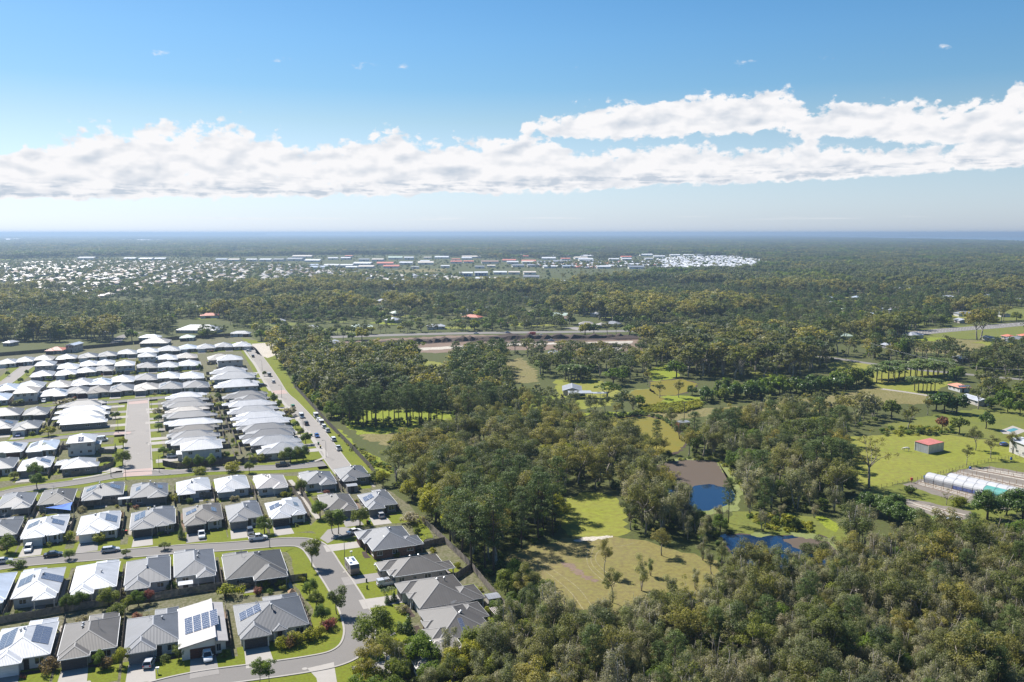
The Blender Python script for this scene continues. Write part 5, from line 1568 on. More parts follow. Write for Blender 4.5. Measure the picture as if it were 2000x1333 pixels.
cand = []       # (size in picture, kind, x, y, h, zone)
for zi, (desc, poly, sp, kinds) in enumerate(ZONES):
    rgz = np.random.default_rng(100 + zi)
    ex = (CLEARW + EXCLW) if zi not in (8, 9) else EXCLW
    for x, y in darts(W(poly), sp, rgz, ex):
        u, k = rgz.random() * sum(q[1] for q in kinds), 0
        while u > kinds[k][1] and k < len(kinds) - 1:
            u -= kinds[k][1]
            k += 1
        kd, _, h0, h1 = kinds[k]
        if kd == 'gum' and rgz.random() < (0.6 if zi in (10, 13, 14, 15, 17, 22, 23, 24) else 0.3):
            kd = 'coolgum'
        h = rgz.uniform(h0, h1) * (1.0 if rgz.random() < 0.75 else rgz.uniform(0.62, 1.22))
        bx_, by_ = P(x, y, 0.0)
        if 640 < bx_ < 1245 and by_ < 716:
            if rgz.random() < 0.25:
                continue
            h *= 0.72
        qx, qy = P(x, y, h * 0.7)
        vis = -10 < qx < 2010 and 400 < qy < 1350
        cand.append((h / math.hypot(x, y) if vis else 0.0, kd, x, y, h, zi))
cand.sort(key=lambda t: -t[0])
BIGZ = {2, 4, 5, 10, 11, 13, 14, 15, 16, 17, 18, 19, 20, 22, 23, 24}
ZBOX = {zi: (min(p_[0] for p_ in z[1]), max(p_[0] for p_ in z[1]), min(p_[1] for p_ in z[1]), max(p_[1] for p_ in z[1])) for zi, z in enumerate(ZONES)}
ZW = {4: 1.12, 10: 1.2, 13: 1.1, 14: 1.25, 17: 1.35, 19: 1.15, 22: 1.2, 23: 1.2, 24: 1.2}
LIMITS = {'gum': 175, 'coolgum': 125, 'paper': 285, 'pine': 150, 'round': 140, 'dark': 60, 'yellow': 60, 'wide': 20, 'sparse': 20}
cnt = {}
wood_pts, wood_me, wood_idx = [], [], {}


def wood_add(kind, x, y, h, lod, rg, wide=1.0):
    v = int(rg.integers(NVAR[kind]))
    key = (kind, v, lod)
    if key not in wood_idx:
        wood_idx[key] = len(wood_me)
        wood_me.append(joined(*key)[1])
    s = h / joined(*key)[0]
    wood_pts.append((x, y, s * wide * rg.uniform(0.9, 1.15), s, rg.uniform(0, 6.28), wood_idx[key]))

for sz, kd, x, y, h, zi in cand:
    cnt[kd] = cnt.get(kd, 0) + 1
    if sz > 0 and cnt[kd] <= LIMITS[kd]:
        place, lead = ZONES[zi][0], ''
        if zi == 0:
            qx_, qy_ = P(x, y, 0)
            place = 'in the bottom right bush ' + ('below the mango row' if qy_ < 1125 and qx_ > 1650 else 'just below the second dam' if qy_ < 1190 and qx_ > 1400 else 'below the dry paddock' if qx_ < 1230 else 'against the bottom edge' if qy_ > 1320 else 'against the right edge' if qx_ > 1850 else 'left of its middle' if qx_ < 1480 else 'in its middle' if qx_ < 1680 else 'right of its middle')
            lead = 'tall ' if h > 9.6 else 'low ' if h < 8.0 else 'mid-sized '
        elif zi in BIGZ:
            x0_, x1_, y0_, y1_ = ZBOX[zi]
            qx_, qy_ = P(x, y, 0)
            tx, ty = (qx_ - x0_) / (x1_ - x0_), (qy_ - y0_) / (y1_ - y0_)
            place += ', ' + ('far ' if ty < 0.4 else 'near ' if ty > 0.68 else 'central ') + ('left' if tx < 0.33 else 'right' if tx > 0.67 else 'middle')
            mid_ = sum(next(k_ for k_ in ZONES[zi][3] if k_[0] == kd.replace('cool', ''))[2:4]) / 2
            lead = 'tall ' if h > mid_ * 1.08 else 'low ' if h < mid_ * 0.92 else 'mid-sized '
        lab = '%s%s %s' % (lead, DESC[kd].replace('tall ', '') if lead else DESC[kd], place)
        plant(kd, x, y, h, lab, lab, wide=ZW.get(zi, 1.0))
    else:
        wood_add(kd, x, y, h, 'hi' if math.hypot(x, y) < 420 else 'mid', NP, ZW.get(zi, 1.0))
# undergrowth in the woods
for zi, (desc, poly, sp, kinds) in enumerate(ZONES):
    if zi in (8, 21, 25):
        continue
    rgz = np.random.default_rng(300 + zi)
    for x, y in darts(W(poly), sp * 0.85, rgz, CLEARW + EXCLW, 4):
        wood_add('bush', x, y, rgz.uniform(1.2, 2.8), 'mid', rgz)
# ------------------------------------------------------------------ driveways and patios of the estate
def loc2w(h, x, y):
    c, s = math.cos(h['rz']), math.sin(h['rz'])
    return (h['x'] + c * x - s * y, h['y'] + s * x + c * y)

DRV = {0: 8.5, 1: 6.5, 2: 8.0, 3: 6.0, 4: 9.5, 5: 8.5, 6: 8.0, 7: 8.5, 8: 6.5, 9: 6.0, 10: 5.0, 11: 5.0, 12: 5.0, 13: 5.0, 14: 8.0}
for i, h in enumerate(HOUSES):
    if 'row' not in h:
        continue
    L_ = DRV[h['row']]
    pl = [loc2w(h, h['gx'] + a, h['gy'] + b) for a, b in ((-2.5, 0.1), (-2.8, -L_), (2.8, -L_), (2.5, 0.1))]
    sheet('driveway', pl, 0.052 + 0.0003 * (i % 5), M_CONC if (i * 7) % 5 > 1 else M_CONCD, world=True)
    rgp = random.Random(i)
    if h['row'] < 4 or h['row'] > 7:
        pl = [loc2w(h, a, b) for a, b in ((-h['w'] / 2 - 0.5, -h['d'] / 2 + 2.2), (-h['w'] / 2 - 0.5, -h['d'] / 2 - L_ + 1), (h['w'] / 2 + 0.5, -h['d'] / 2 - L_ + 1), (h['w'] / 2 + 0.5, -h['d'] / 2 + 2.2))]
        sheet('lawn', pl, 0.0205 + 0.0002 * (i % 4), M_LAWN, world=True)
    if rgp.random() < (0.65 if h['row'] < 5 else 0.4):
        bx_ = rgp.uniform(-0.5, 0.1) * h['w']
        pl = [loc2w(h, a, b) for a, b in ((bx_, h['d'] / 2 - 2), (bx_ + h['w'] * 0.5, h['d'] / 2 - 2), (bx_ + h['w'] * 0.5, h['d'] / 2 + 2.4), (bx_, h['d'] / 2 + 2.4))]
        sheet('lawn', wobble(pl, 1.0, 0.15, i), 0.023, M_LAWN, world=True)
    if h['row'] < 5:
        # paved strip down one side, gravel or bare earth
        sx = rgp.choice((-1, 1))
        pl = [loc2w(h, sx * (h['w'] / 2 - 0.2) + a, b) for a, b in ((0, -h['d'] / 2 + 4), (sx * 0.85, -h['d'] / 2 + 4), (sx * 0.85, h['d'] / 2 + 1.5), (0, h['d'] / 2 + 1.5))]
        sheet('side_path', pl, 0.03, M_GRAVEL if rgp.random() < 0.5 else M_SOIL, world=True)
        a0 = rgp.uniform(-h['w'] * 0.3, 0)
        MB().box(a0, a0 + rgp.uniform(3, 5), h['d'] / 2 - 3.4, h['d'] / 2 + rgp.uniform(-0.3, 1.2), -0.2, 0.08).build('patio', M_CONCD, h['root'])
        # garden bed along the front
        pl = [loc2w(h, -h['gx'] * 0.75 + a, -h['d'] / 2 + b) for a, b in ((-2.6, 1.4), (-2.8, 0.1), (2.4, -0.1), (2.6, 1.4))]
        sheet('garden_bed', wobble(pl, 0.8, 0.15, i), 0.034, M_DARKSOIL, world=True)

# ------------------------------------------------------------------ fences
M_PALE = mat('weathered_timber', (0.21, 0.18, 0.15), 0.9, 0.25, 1.2, rand=0.12)
M_PALED = mat('dark_timber', (0.10, 0.085, 0.075), 0.9, 0.25, 1.2, rand=0.12)


def panel_mesh(m_, hgt):
    b = MB()
    for k in range(12):
        dz = ((k * 7) % 5 - 2) * 0.008
        b.box(-1.2 + k * 0.2 + 0.006, -1.2 + k * 0.2 + 0.194, -0.012, 0.012, 0.03, hgt + dz)
    b.box(-1.2, 1.2, 0.013, 0.06, 0.35, 0.43).box(-1.2, 1.2, 0.013, 0.06, hgt - 0.4, hgt - 0.32)
    return b.mesh('panel', m_)

PANEL = {('p', 1.8): panel_mesh(M_PALE, 1.8), ('d', 2.2): panel_mesh(M_PALED, 2.2), ('d', 2.6): panel_mesh(M_PALED, 2.6), ('p', 2.0): panel_mesh(M_PALE, 2.0)}
FPOST = {('p', 1.8): MB().box(-0.06, 0.06, 0.02, 0.14, -0.2, 1.9).mesh('post', M_PALE), ('d', 2.2): MB().box(-0.07, 0.07, 0.02, 0.16, -0.2, 2.3).mesh('post', M_PALED), ('d', 2.6): MB().box(-0.07, 0.07, 0.02, 0.16, -0.2, 2.7).mesh('post', M_PALED), ('p', 2.0): MB().box(-0.07, 0.07, 0.02, 0.16, -0.2, 2.1).mesh('post', M_PALE)}


def fence(pts, label, key=('p', 1.8), group=None, parts=True):
    r = thing('paling_fence', label, 'fence', (pts[0][0], pts[0][1], 0), 0, group)
    far = MB()
    for a, b in zip(pts[:-1], pts[1:]):
        a, b = np.array(a), np.array(b)
        ln = np.linalg.norm(b - a)
        n = max(1, round(ln / 2.4))
        ang = math.atan2(b[1] - a[1], b[0] - a[0])
        for k in range(n):
            c = a + (b - a) * (k + 0.5) / n - np.array(pts[0])
            p = a + (b - a) * k / n - np.array(pts[0])
            if parts:
                put('panel', PANEL[key], r, (c[0], c[1], 0), ang, (ln / n / 2.4, 1, 1))
                put('post', FPOST[key], r, (p[0], p[1], 0), ang)
            else:
                u = (b - a) / ln
                s_ = np.array((-u[1], u[0])) * 0.03
                e0, e1 = p, p + (b - a) / n
                z1 = key[1] + ((k * 5) % 3) * 0.02
                far.loft([[(*(e0 - s_), 0), (*(e0 + s_), 0), (*(e0 + s_), z1), (*(e0 - s_), z1)], [(*(e1 - s_), 0), (*(e1 + s_), 0), (*(e1 + s_), z1), (*(e1 - s_), z1)]])
    if not parts:
        far.build('panel', M_PALE if key[0] == 'p' else M_PALED, r)
    return r

fence(W([(-60, 1229), (0, 1219), (70, 1207), (140, 1194), (220, 1182), (300, 1172), (370, 1161), (440, 1150), (500, 1146), (575, 1136), (600, 1133)]), 'long timber fence behind the nearest row of houses', ('p', 1.8))
fence(W([(-60, 1009), (0, 1004), (60, 998), (150, 990), (250, 984), (350, 976), (430, 970), (500, 965), (600, 957), (615, 955)]), 'timber fence between the third and fourth rows of houses')
fence(W([(575, 757), (605, 790), (640, 830), (680, 870), (722, 915), (738, 938)]), 'tall dark fence between the long street and the trees', ('d', 2.2))
fence(W([(738, 1091), (800, 1077), (868, 1061)]), 'timber fence between the first two houses inside the curve')
fence(W([(825, 1022), (846, 1040), (868, 1061), (893, 1085), (921, 1112), (950, 1148), (978, 1180), (1000, 1205)]), 'timber back fence dividing the curved street from the bush', ('p', 2.0))
fence(W([(890, 1133), (921, 1112)]), 'short timber fence behind the second house inside the curve')
fence(W([(950, 1196), (978, 1180)]), 'short timber fence beside the garden shed')
fence(W([(-200, 705), (0, 696), (110, 687), (200, 679), (260, 673)]), 'dark timber wall along the far edge, left of the side road', ('d', 2.6))
fence(W([(262, 673), (330, 665), (420, 659), (485, 655)]), 'dark timber wall along the far edge, right of the side road', ('d', 2.6))
fence(W([(139, 931), (175, 925), (205, 918), (222, 910), (224, 902), (205, 901), (192, 904)]), 'curved timber fence around the corner garden')
fence(W([(192, 886), (224, 886), (226, 874)]), 'timber fence around the lawn behind the two-storey house')
fence(W([(318, 910), (345, 916), (400, 912), (470, 908), (478, 902)]), 'dark fence in front of the grey two-storey corner house', ('d', 2.2))
fence(W([(478, 904), (520, 900), (575, 893)]), 'timber fence with trees behind it at the street corner')
fence(W([(438, 905), (428, 880), (424, 850), (420, 820), (415, 795), (411, 775)]), 'timber fence between the two columns of long roofs')
fence(W([(578, 952), (603, 985), (612, 1002)]), 'timber fence left of the narrow walkway')
fence(W([(560, 946), (590, 985), (605, 1010)]), 'timber fence on the far side of the walkway garden')
fence(W([(650, 950), (672, 950), (690, 958), (700, 962)]), 'short timber fence behind the corner houses')
for i, h in enumerate(HOUSES):
    if 'row' not in h or h['row'] in (4,):
        continue
    near = h['row'] < 4
    x = h['w'] / 2 + 0.75
    y0_, y1_ = -h['d'] / 2 + 3.5, h['d'] / 2 + (3.2 if near else 1.6)
    hl_ = h['root']['label'].split(',')
    lab = ('timber side fence of the ' + hl_[0] + ',' + hl_[1]) if len(hl_) > 1 else 'timber side fence of an estate house'
    if len(lab.split()) > 16:
        lab = ' '.join(lab.replace(' with solar panels', '').replace(' from left', '').split()[:16])
    fence([loc2w(h, x, y0_), loc2w(h, x, y1_)], lab, group='side fences of the estate', parts=near)
    if h['row'] in (5, 6, 7, 10, 12):
        fence([loc2w(h, -x, y1_), loc2w(h, x, y1_)], lab.replace('side fence', 'back fence'), group='back fences of the estate', parts=False)

# ------------------------------------------------------------------ vehicles
M_TYRE = mat('tyre', (0.02, 0.02, 0.02), 0.9, 0.1)
M_RIM = mat('rim', (0.4, 0.4, 0.42), 0.35, 0.05, metal=0.8)
M_LAMPF = mat('headlamp', (0.7, 0.72, 0.75), 0.1, 0.05, spec=0.7)
M_LAMPR = mat('tail_lamp', (0.4, 0.02, 0.02), 0.2, 0.05)
M_CARGL = mat('car_glass', (0.012, 0.014, 0.017), 0.05, 0.1, spec=0.8)
PAINT = {'white': (0.72, 0.73, 0.74), 'silver': (0.42, 0.43, 0.45), 'black': (0.015, 0.015, 0.018), 'dark grey': (0.05, 0.052, 0.056), 'blue': (0.02, 0.09, 0.3), 'green': (0.04, 0.22, 0.08), 'red': (0.45, 0.02, 0.015), 'brown': (0.13, 0.105, 0.085)}
_tm = MB().tube([(-0.11, 0, 0), (-0.1, 0, 0), (0.1, 0, 0), (0.11, 0, 0)], [0.29, 0.34, 0.34, 0.29], 14).mesh('tyre', M_TYRE, True)
_rm = MB().tube([(-0.115, 0, 0), (0.115, 0, 0)], 0.2, 10).mesh('rim', M_RIM)


def paint(c):
    return mat('paint_' + c.replace(' ', '_'), PAINT[c], 0.3, 0.03, 0.5, coat=0.7, spec=0.5)


def wheel(par, x, y, r=0.34):
    w = put('wheel', _tm, par, (x, y, r), 0, (1, r / 0.34, r / 0.34))
    put('rim', _rm, w)


def vehicle(kind, col, px, py, rz, label, group=None, world=None):
    x, y = world or G(px, py)
    name = {'ute': 'pickup_truck', 'van': 'van', 'suv': 'car', 'sedan': 'car', 'hatch': 'car', 'wagon': 'car', 'truck': 'truck', 'caravan': 'caravan'}[kind]
    r = thing(name, label, {'ute': 'pickup truck', 'van': 'van', 'truck': 'truck', 'caravan': 'caravan'}.get(kind, 'car'), (x, y, 0.055), rz, group)
    pm = paint(col)
    L_, Wd, H_ = {'ute': (5.3, 1.88, 1.82), 'van': (5.2, 1.95, 2.2), 'suv': (4.7, 1.88, 1.72), 'sedan': (4.7, 1.8, 1.46), 'hatch': (4.1, 1.76, 1.5), 'wagon': (4.8, 1.82, 1.5), 'truck': (7.2, 2.4, 3.1), 'caravan': (6.6, 2.4, 2.95)}[kind]
    hw = Wd / 2
    belt = {'sedan': 0.92, 'hatch': 0.95, 'wagon': 0.94, 'suv': 1.05, 'ute': 1.1, 'van': 1.1, 'truck': 1.2}.get(kind, 1.0)
    def ring(yy, w, zb, zt):
        return [(-w, yy, zb), (w, yy, zb), (w * 1.015, yy, (zb + zt) / 2), (w * 0.95, yy, zt), (-w * 0.95, yy, zt), (-w * 1.015, yy, (zb + zt) / 2)]
    if kind == 'caravan':
        b = MB()
        pr = [(-L_ / 2, 0.55), (-L_ / 2, 2.5), (-L_ / 2 + 0.3, H_), (L_ / 2 - 0.6, H_), (L_ / 2, 2.1), (L_ / 2 - 0.15, 0.55)]
        b.loft([[(sx * hw, yy, zz) for yy, zz in pr] for sx in (-1, 1)])
        b.build('body', paint('brown'), r)
        MB().box(-hw + 0.02, hw - 0.02, -L_ / 2 + 0.25, L_ / 2 - 0.65, H_ - 0.02, H_ + 0.06).build('roof', pm, r)
        MB().box(-hw * 0.95, hw * 0.95, -L_ / 2 - 0.03, -L_ / 2 + 0.0, 0.6, 1.9).build('rear_panel', M_BLACK, r)
        for sx in (-1, 1):
            for yy in (-1.4, 1.0):
                MB().box(-0.02, 0.02, -0.5, 0.5, 1.5, 2.1).build('window', M_CARGL, r, (sx * (hw + 0.015), yy, 0))
            for yy in (-0.5, 0.4):
                wheel(r, sx * (hw - 0.15), yy)
        for yy in (-1.6, -0.3, 1.2):
            MB().box(-0.35, 0.35, -0.6, 0.6, 0, 0.05).build('solar_panel', M_CELL, r, (0.55 if yy > 0 else -0.55, yy, H_ + 0.07))
        MB().box(-0.3, 0.3, -0.3, 0.3, 0, 0.14).build('hatch', M_BLACK, r, (0.5, -2.3, H_ + 0.06))
        MB().tube([(-0.5, L_ / 2 - 0.2, 0.6), (0, L_ / 2 + 1.2, 0.5)], 0.06, 5).tube([(0.5, L_ / 2 - 0.2, 0.6), (0, L_ / 2 + 1.2, 0.5)], 0.06, 5).build('drawbar', M_BLACK, r)
        return r
    if kind == 'truck':
        MB().box(-hw, hw, -L_ / 2, L_ / 2 - 2.1, 0.95, H_).build('cargo_box', pm, r)
        b = MB()
        b.loft([ring(L_ / 2 - 2.0, hw * 0.95, 0.5, 2.3), ring(L_ / 2 - 0.5, hw * 0.95, 0.5, 2.2), ring(L_ / 2, hw * 0.93, 0.5, 1.3)])
        b.build('cab', pm, r)
        MB().poly([(-hw * 0.8, L_ / 2 - 0.42, 2.12), (hw * 0.8, L_ / 2 - 0.42, 2.12), (hw * 0.84, L_ / 2 + 0.02, 1.38), (-hw * 0.84, L_ / 2 + 0.02, 1.38)]).build('windscreen', M_CARGL, r)
        MB().box(-hw * 0.5, hw * 0.5, -L_ / 2 + 0.1, L_ / 2 - 0.3, 0.5, 0.9).build('chassis', M_BLACK, r)
        for sx in (-1, 1):
            for yy in (-L_ / 2 + 1.4, L_ / 2 - 1.0):
                wheel(r, sx * (hw - 0.15), yy, 0.42)
        return r
    hood = {'sedan': 1.25, 'hatch': 0.95, 'wagon': 1.2, 'suv': 1.15, 'ute': 1.3, 'van': 0.75}[kind]
    boot = {'sedan': 0.8, 'hatch': 0.12, 'wagon': 0.12, 'suv': 0.1, 'ute': 1.75, 'van': 0.06}[kind]
    f, bk = L_ / 2, -L_ / 2
    b = MB()
    b.loft([ring(bk, hw * 0.86, 0.42, belt * 0.86), ring(bk + 0.18, hw * 0.97, 0.3, belt), ring(-0.6, hw, 0.27, belt + 0.02), ring(f - hood, hw, 0.27, belt), ring(f - 0.3, hw * 0.95, 0.3, belt * 0.86), ring(f, hw * 0.8, 0.4, belt * 0.66)])
    b.build('body', pm, r, smooth=False)
    if kind == 'ute':
        MB().box(-hw * 0.8, hw * 0.8, bk + 0.14, bk + 1.72, belt - 0.02, belt + 0.035).build('tray', M_BLACK, r)
        for sx in (-1, 1):
            MB().box(-0.05, 0.05, bk + 0.12, bk + 1.75, belt, belt + 0.16).build('tray_side', pm, r, (sx * hw * 0.9, 0, 0))
    ya0, ya1 = bk + boot, f - hood + 0.15
    yr0, yr1 = ya0 + {'sedan': 0.7, 'hatch': 0.4, 'wagon': 0.45, 'suv': 0.3, 'ute': 0.2, 'van': 0.1}[kind], ya1 - {'van': 0.5}.get(kind, 0.85)
    tw = hw * (0.78 if kind != 'van' else 0.88)
    g = MB()
    z0_, z1_ = belt - 0.01, H_ - 0.05
    lo = [(-hw * 0.93, ya0, z0_), (hw * 0.93, ya0, z0_), (hw * 0.93, ya1, z0_), (-hw * 0.93, ya1, z0_)]
    hi_ = [(-tw, yr0, z1_), (tw, yr0, z1_), (tw, yr1, z1_), (-tw, yr1, z1_)]
    g.loft([lo, hi_])
    g.build('windows', M_CARGL, r)
    rf_ = MB()
    rf_.loft([[(p[0] * 1.02, p[1], z1_ - 0.03) for p in hi_], [(p[0] * 1.0, p[1], z1_ + 0.02) for p in hi_], [(p[0] * 0.9, p[1] * 0.95, z1_ + 0.06) for p in hi_]])
    rf_.build('roof', pm, r)
    pl = MB()
    for a_, c_ in zip(lo, hi_):
        pl.tube([a_, c_], 0.05, 4)
    for t in ((0.5,) if kind != 'van' else (0.3, 0.45, 0.6, 0.75)):
        for k, j in ((0, 3), (1, 2)):
            a_ = np.array(lo[k]) * (1 - t) + np.array(lo[j]) * t
            c_ = np.array(hi_[k]) * (1 - t) + np.array(hi_[j]) * t
            pl.tube([a_, c_], 0.05 if kind != 'van' else 0.26, 4)
    pl.build('pillar', pm, r)
    for sx in (-1, 1):
        for yy in (bk + 0.85, f - 0.85):
            wheel(r, sx * (hw - 0.1), yy, 0.34 if kind in ('sedan', 'hatch', 'wagon') else 0.38)
        MB().box(-0.2, 0.2, -0.06, 0.06, -0.07, 0.07).build('headlight', M_LAMPF, r, (sx * hw * 0.68, f - 0.06, belt * 0.66))
        MB().box(-0.14, 0.14, -0.05, 0.05, -0.12, 0.12).build('tail_light', M_LAMPR, r, (sx * hw * 0.74, bk + 0.02, belt * 0.78))
        MB().box(-0.1, 0.1, -0.05, 0.08, -0.07, 0.07).build('mirror', pm, r, (sx * (hw + 0.08), ya1 - 0.35, belt + 0.1))
    MB().box(-0.26, 0.26, -0.02, 0.02, -0.06, 0.06).build('number_plate', M_TRIM, r, (0, bk - 0.02, 0.62))
    if 'canopy' in label:
        MB().box(-hw * 0.92, hw * 0.92, bk + 0.1, bk + 1.75, belt + 0.17, H_).build('canopy', pm, r)
    if 'roof rack' in label or 'canopy' in label:
        rk = MB()
        for k in range(4):
            rk.box(-tw, tw, yr0 + 0.15 + k * 0.35, yr0 + 0.22 + k * 0.35, z1_ + 0.12, z1_ + 0.16)
        rk.build('roof_rack', M_BLACK, r)
    return r

RS = EST + math.pi       # nose towards the camera
RV = EST - math.pi / 2   # nose to the right along the cross streets
S3 = math.atan2(G(657, 900)[0] - G(512, 712)[0], G(512, 712)[1] - G(657, 900)[1])   # long street, nose away
for a in [
    ('suv', 'white', 405, 1287, RS + 0.05, 'white car facing the camera on the driveway of the slanted-roof house'), ('hatch', 'silver', 292, 1300, EST - 0.25, 'silver hatchback on the driveway of a grey-roofed house'),
    ('suv', 'white', 56, 1076, RS, 'white car on the drive at the left, bonnet to the street'), ('sedan', 'black', 104, 1087, RV, 'black sedan parked along the curved street'), ('sedan', 'silver', 6, 1100, RV, 'silver car at the left edge on the curved street'),
    ('wagon', 'silver', 216, 1078, RV, 'pale grey wagon parked behind a white roof'), ('ute', 'white', 394, 1049, RS, 'white pickup truck on the drive of the taupe tiled house'), ('ute', 'white', 504, 1055, RV, 'white pickup truck parked along the curved street'),
    ('suv', 'dark grey', 489, 1043, RS, 'dark grey car on a drive beside the white pickup'), ('suv', 'silver', 743, 1010, EST, 'silver car under the trees on the shaded drive'), ('sedan', 'white', 692, 1042, EST - 1.2, 'white sedan half hidden behind the grey roof corner'),
    ('caravan', 'white', 688, 1118, math.atan2(G(686, 1179)[0] - G(627, 1085)[0], G(627, 1085)[1] - G(686, 1179)[1]) + math.pi, 'brown-sided caravan with a white roof on the front lawn'), ('ute', 'silver', 756, 1143, RV + 0.1, 'silver pickup with black canopy gear on the concrete drive canopy'),
    ('wagon', 'green', 572, 796, S3, 'green car on the long street'), ('van', 'white', 589, 816, S3 + math.pi, 'white van driving on the long street'), ('suv', 'dark grey', 598, 830, S3, 'dark car behind the white van on the long street'), ('hatch', 'blue', 619, 854, S3 + math.pi, 'blue hatchback on the long street'),
    ('van', 'white', 617, 815, S3, 'white van farthest along the tall dark fence'), ('suv', 'white', 622.5, 823, S3, 'white car just behind the farthest van by the fence'), ('van', 'white', 627.5, 829, S3, 'white van in the middle of the cars along the fence'), ('suv', 'white', 632.5, 836, S3, 'white car ahead of the middle van by the fence'), ('suv', 'white', 639.5, 844, S3, 'white car with roof rack by the fence'),
    ('suv', 'white', 651, 861, S3, 'white car second nearest by the fence'), ('ute', 'white', 661, 879, S3, 'white pickup nearest the camera by the tall fence'), ('suv', 'white', 534, 748, S3, 'white car on the upper long street'), ('van', 'silver', 526, 735, S3, 'silver van at the kerb of the upper long street'),
    ('ute', 'dark grey', 552, 911, RV, 'dark pickup parked in tree shade on the cross street'), ('suv', 'black', 513, 755, RV, 'black car on a drive off the upper long street'), ('suv', 'black', 494, 698, S3, 'black car at the far end of the long street'), ('hatch', 'white', 486, 687, RV, 'white hatchback at the far end of the long street'),
    ('suv', 'white', 86, 786, RS, 'white car before the house facing the top street'), ('hatch', 'blue', 36, 853, RS, 'blue hatchback at the left on the third street'), ('van', 'white', 198, 862, RV, 'white van beside the two-storey house'), ('suv', 'white', 338, 894, RV, 'white car behind the two-storey corner house hedge'),
    ('hatch', 'white', 317, 726, RS, 'white hatchback among the upper rows'), ('hatch', 'blue', 1961, 871, RV, 'blue car by the white house at the right edge'), ('sedan', 'blue', 992, 651, R(-88), 'blue car on the road beyond the earthworks'), ('truck', 'red', 1038, 656, R(92), 'red truck at the earthworks'),
    ('ute', 'white', 1057, 657, R(88), 'white pickup beside the red truck at the earthworks'), ('ute', 'silver', 1076, 667, R(80), 'silver pickup on the pale haul track'), ('sedan', 'white', 930, 652.5, R(-88), 'white car on the road beyond the earthworks')]:
    vehicle(*a)

# ------------------------------------------------------------------ street furniture
M_POLE = mat('lamp_pole', (0.14, 0.15, 0.15), 0.5, 0.1, metal=0.5)
M_LAMPG = mat('lamp_glass', (0.6, 0.6, 0.58), 0.3, 0.05)
lp = MB().tube([(0, 0, 0), (0, 0, 3), (0, 0, 6.2), (0.25, 0, 6.7), (1.1, 0, 6.85)], [0.09, 0.075, 0.055, 0.05, 0.045], 7).tube([(0, 0, 0), (0, 0, 0.5)], 0.13, 8).mesh('pole', M_POLE)
lh = MB().box(0.9, 1.55, -0.14, 0.14, 6.78, 6.9).mesh('lamp_head', M_POLE)
lg = MB().box(1.0, 1.5, -0.1, 0.1, 6.74, 6.775).mesh('lamp_glass', M_LAMPG)
for i, (x, y, rz, w) in enumerate([(217, 932, 0.4, 'by the curved garden fence'), (246, 938, 0.4, 'below the foot of the straight street'), (295, 898, 3.4, 'on the right verge of the straight street'), (311, 923, 0.4, 'at the corner before the two-storey house'), (231, 846, 0.4, 'on the left verge of the straight street'), (296, 800, 3.4, 'at the top right of the straight street'),
                                   (550, 777, 3.0, 'at the red paved crossing of the long street'), (512, 724, 3.0, 'at the upper kerb of the long street'), (637, 893, 3.0, 'at the bend of the footpath by the long street'), (673, 1093, 3.3, 'on the lawn inside the curved street'), (527, 1070, 2.0, 'beside the white pickup on the curved street'), (592, 838, 3.0, 'halfway along the long street')]):
    p = G(x, y)
    t = thing('street_lamp', 'grey street lamp ' + w, 'street lamp', (*p, 0), EST + rz, 'street lamps of the estate')
    put('pole', lp, t)
    h_ = put('lamp_head', lh, t)
    put('lamp_glass', lg, h_)
M_BINB, M_BING, M_BINY, M_BINR = mat('bin_green', (0.02, 0.05, 0.03), 0.5, 0.1), mat('lid_green', (0.03, 0.25, 0.08), 0.5, 0.1), mat('lid_yellow', (0.6, 0.45, 0.03), 0.5, 0.1), mat('lid_red', (0.5, 0.04, 0.03), 0.5, 0.1)
for x, y, lid, w in [(572, 806, M_BING, 'on the verge behind the green car'), (606, 852, M_BINY, 'left of a pair on the long street'), (609, 852.5, M_BING, 'right of a pair on the long street'), (622, 869, M_BING, 'on the verge near the nearest houses of the long street'), (626, 876, M_BINY, 'just below the green-lidded one on the long street'),
                     (718, 1024, M_BINR, 'left of a pair on the shaded lawn'), (722, 1024, M_BING, 'right of a pair on the shaded lawn'), (240, 1042, M_BING, 'beside the white house in the third row'), (247, 1043, M_BINR, 'right of the green-lidded one in the third row')]:
    p = G(x, y)
    lw = {M_BING.name: 'green', M_BINY.name: 'yellow', M_BINR.name: 'red'}[lid.name]
    t = thing('wheelie_bin', '%s-lidded wheelie bin %s' % (lw, w), 'bin', (*p, 0.03), EST + 1.2, 'wheelie bins')
    MB().loft([[(-0.23, -0.25, 0.08), (0.23, -0.25, 0.08), (0.23, 0.25, 0.08), (-0.23, 0.25, 0.08)], [(-0.29, -0.34, 0.95), (0.29, -0.34, 0.95), (0.29, 0.34, 0.95), (-0.29, 0.34, 0.95)]]).build('body', M_BINB, t)
    MB().loft([[(-0.31, -0.37, 0.95), (0.31, -0.37, 0.95), (0.31, 0.38, 0.95), (-0.31, 0.38, 0.95)], [(-0.27, -0.3, 1.05), (0.27, -0.3, 1.05), (0.27, 0.36, 1.08), (-0.27, 0.36, 1.08)]]).build('lid', lid, t)
    for sx in (-1, 1):
        MB().tube([(sx * 0.26, 0.3, 0.1), (sx * 0.31, 0.3, 0.1)], 0.1, 8).build('wheel', M_TYRE, t)
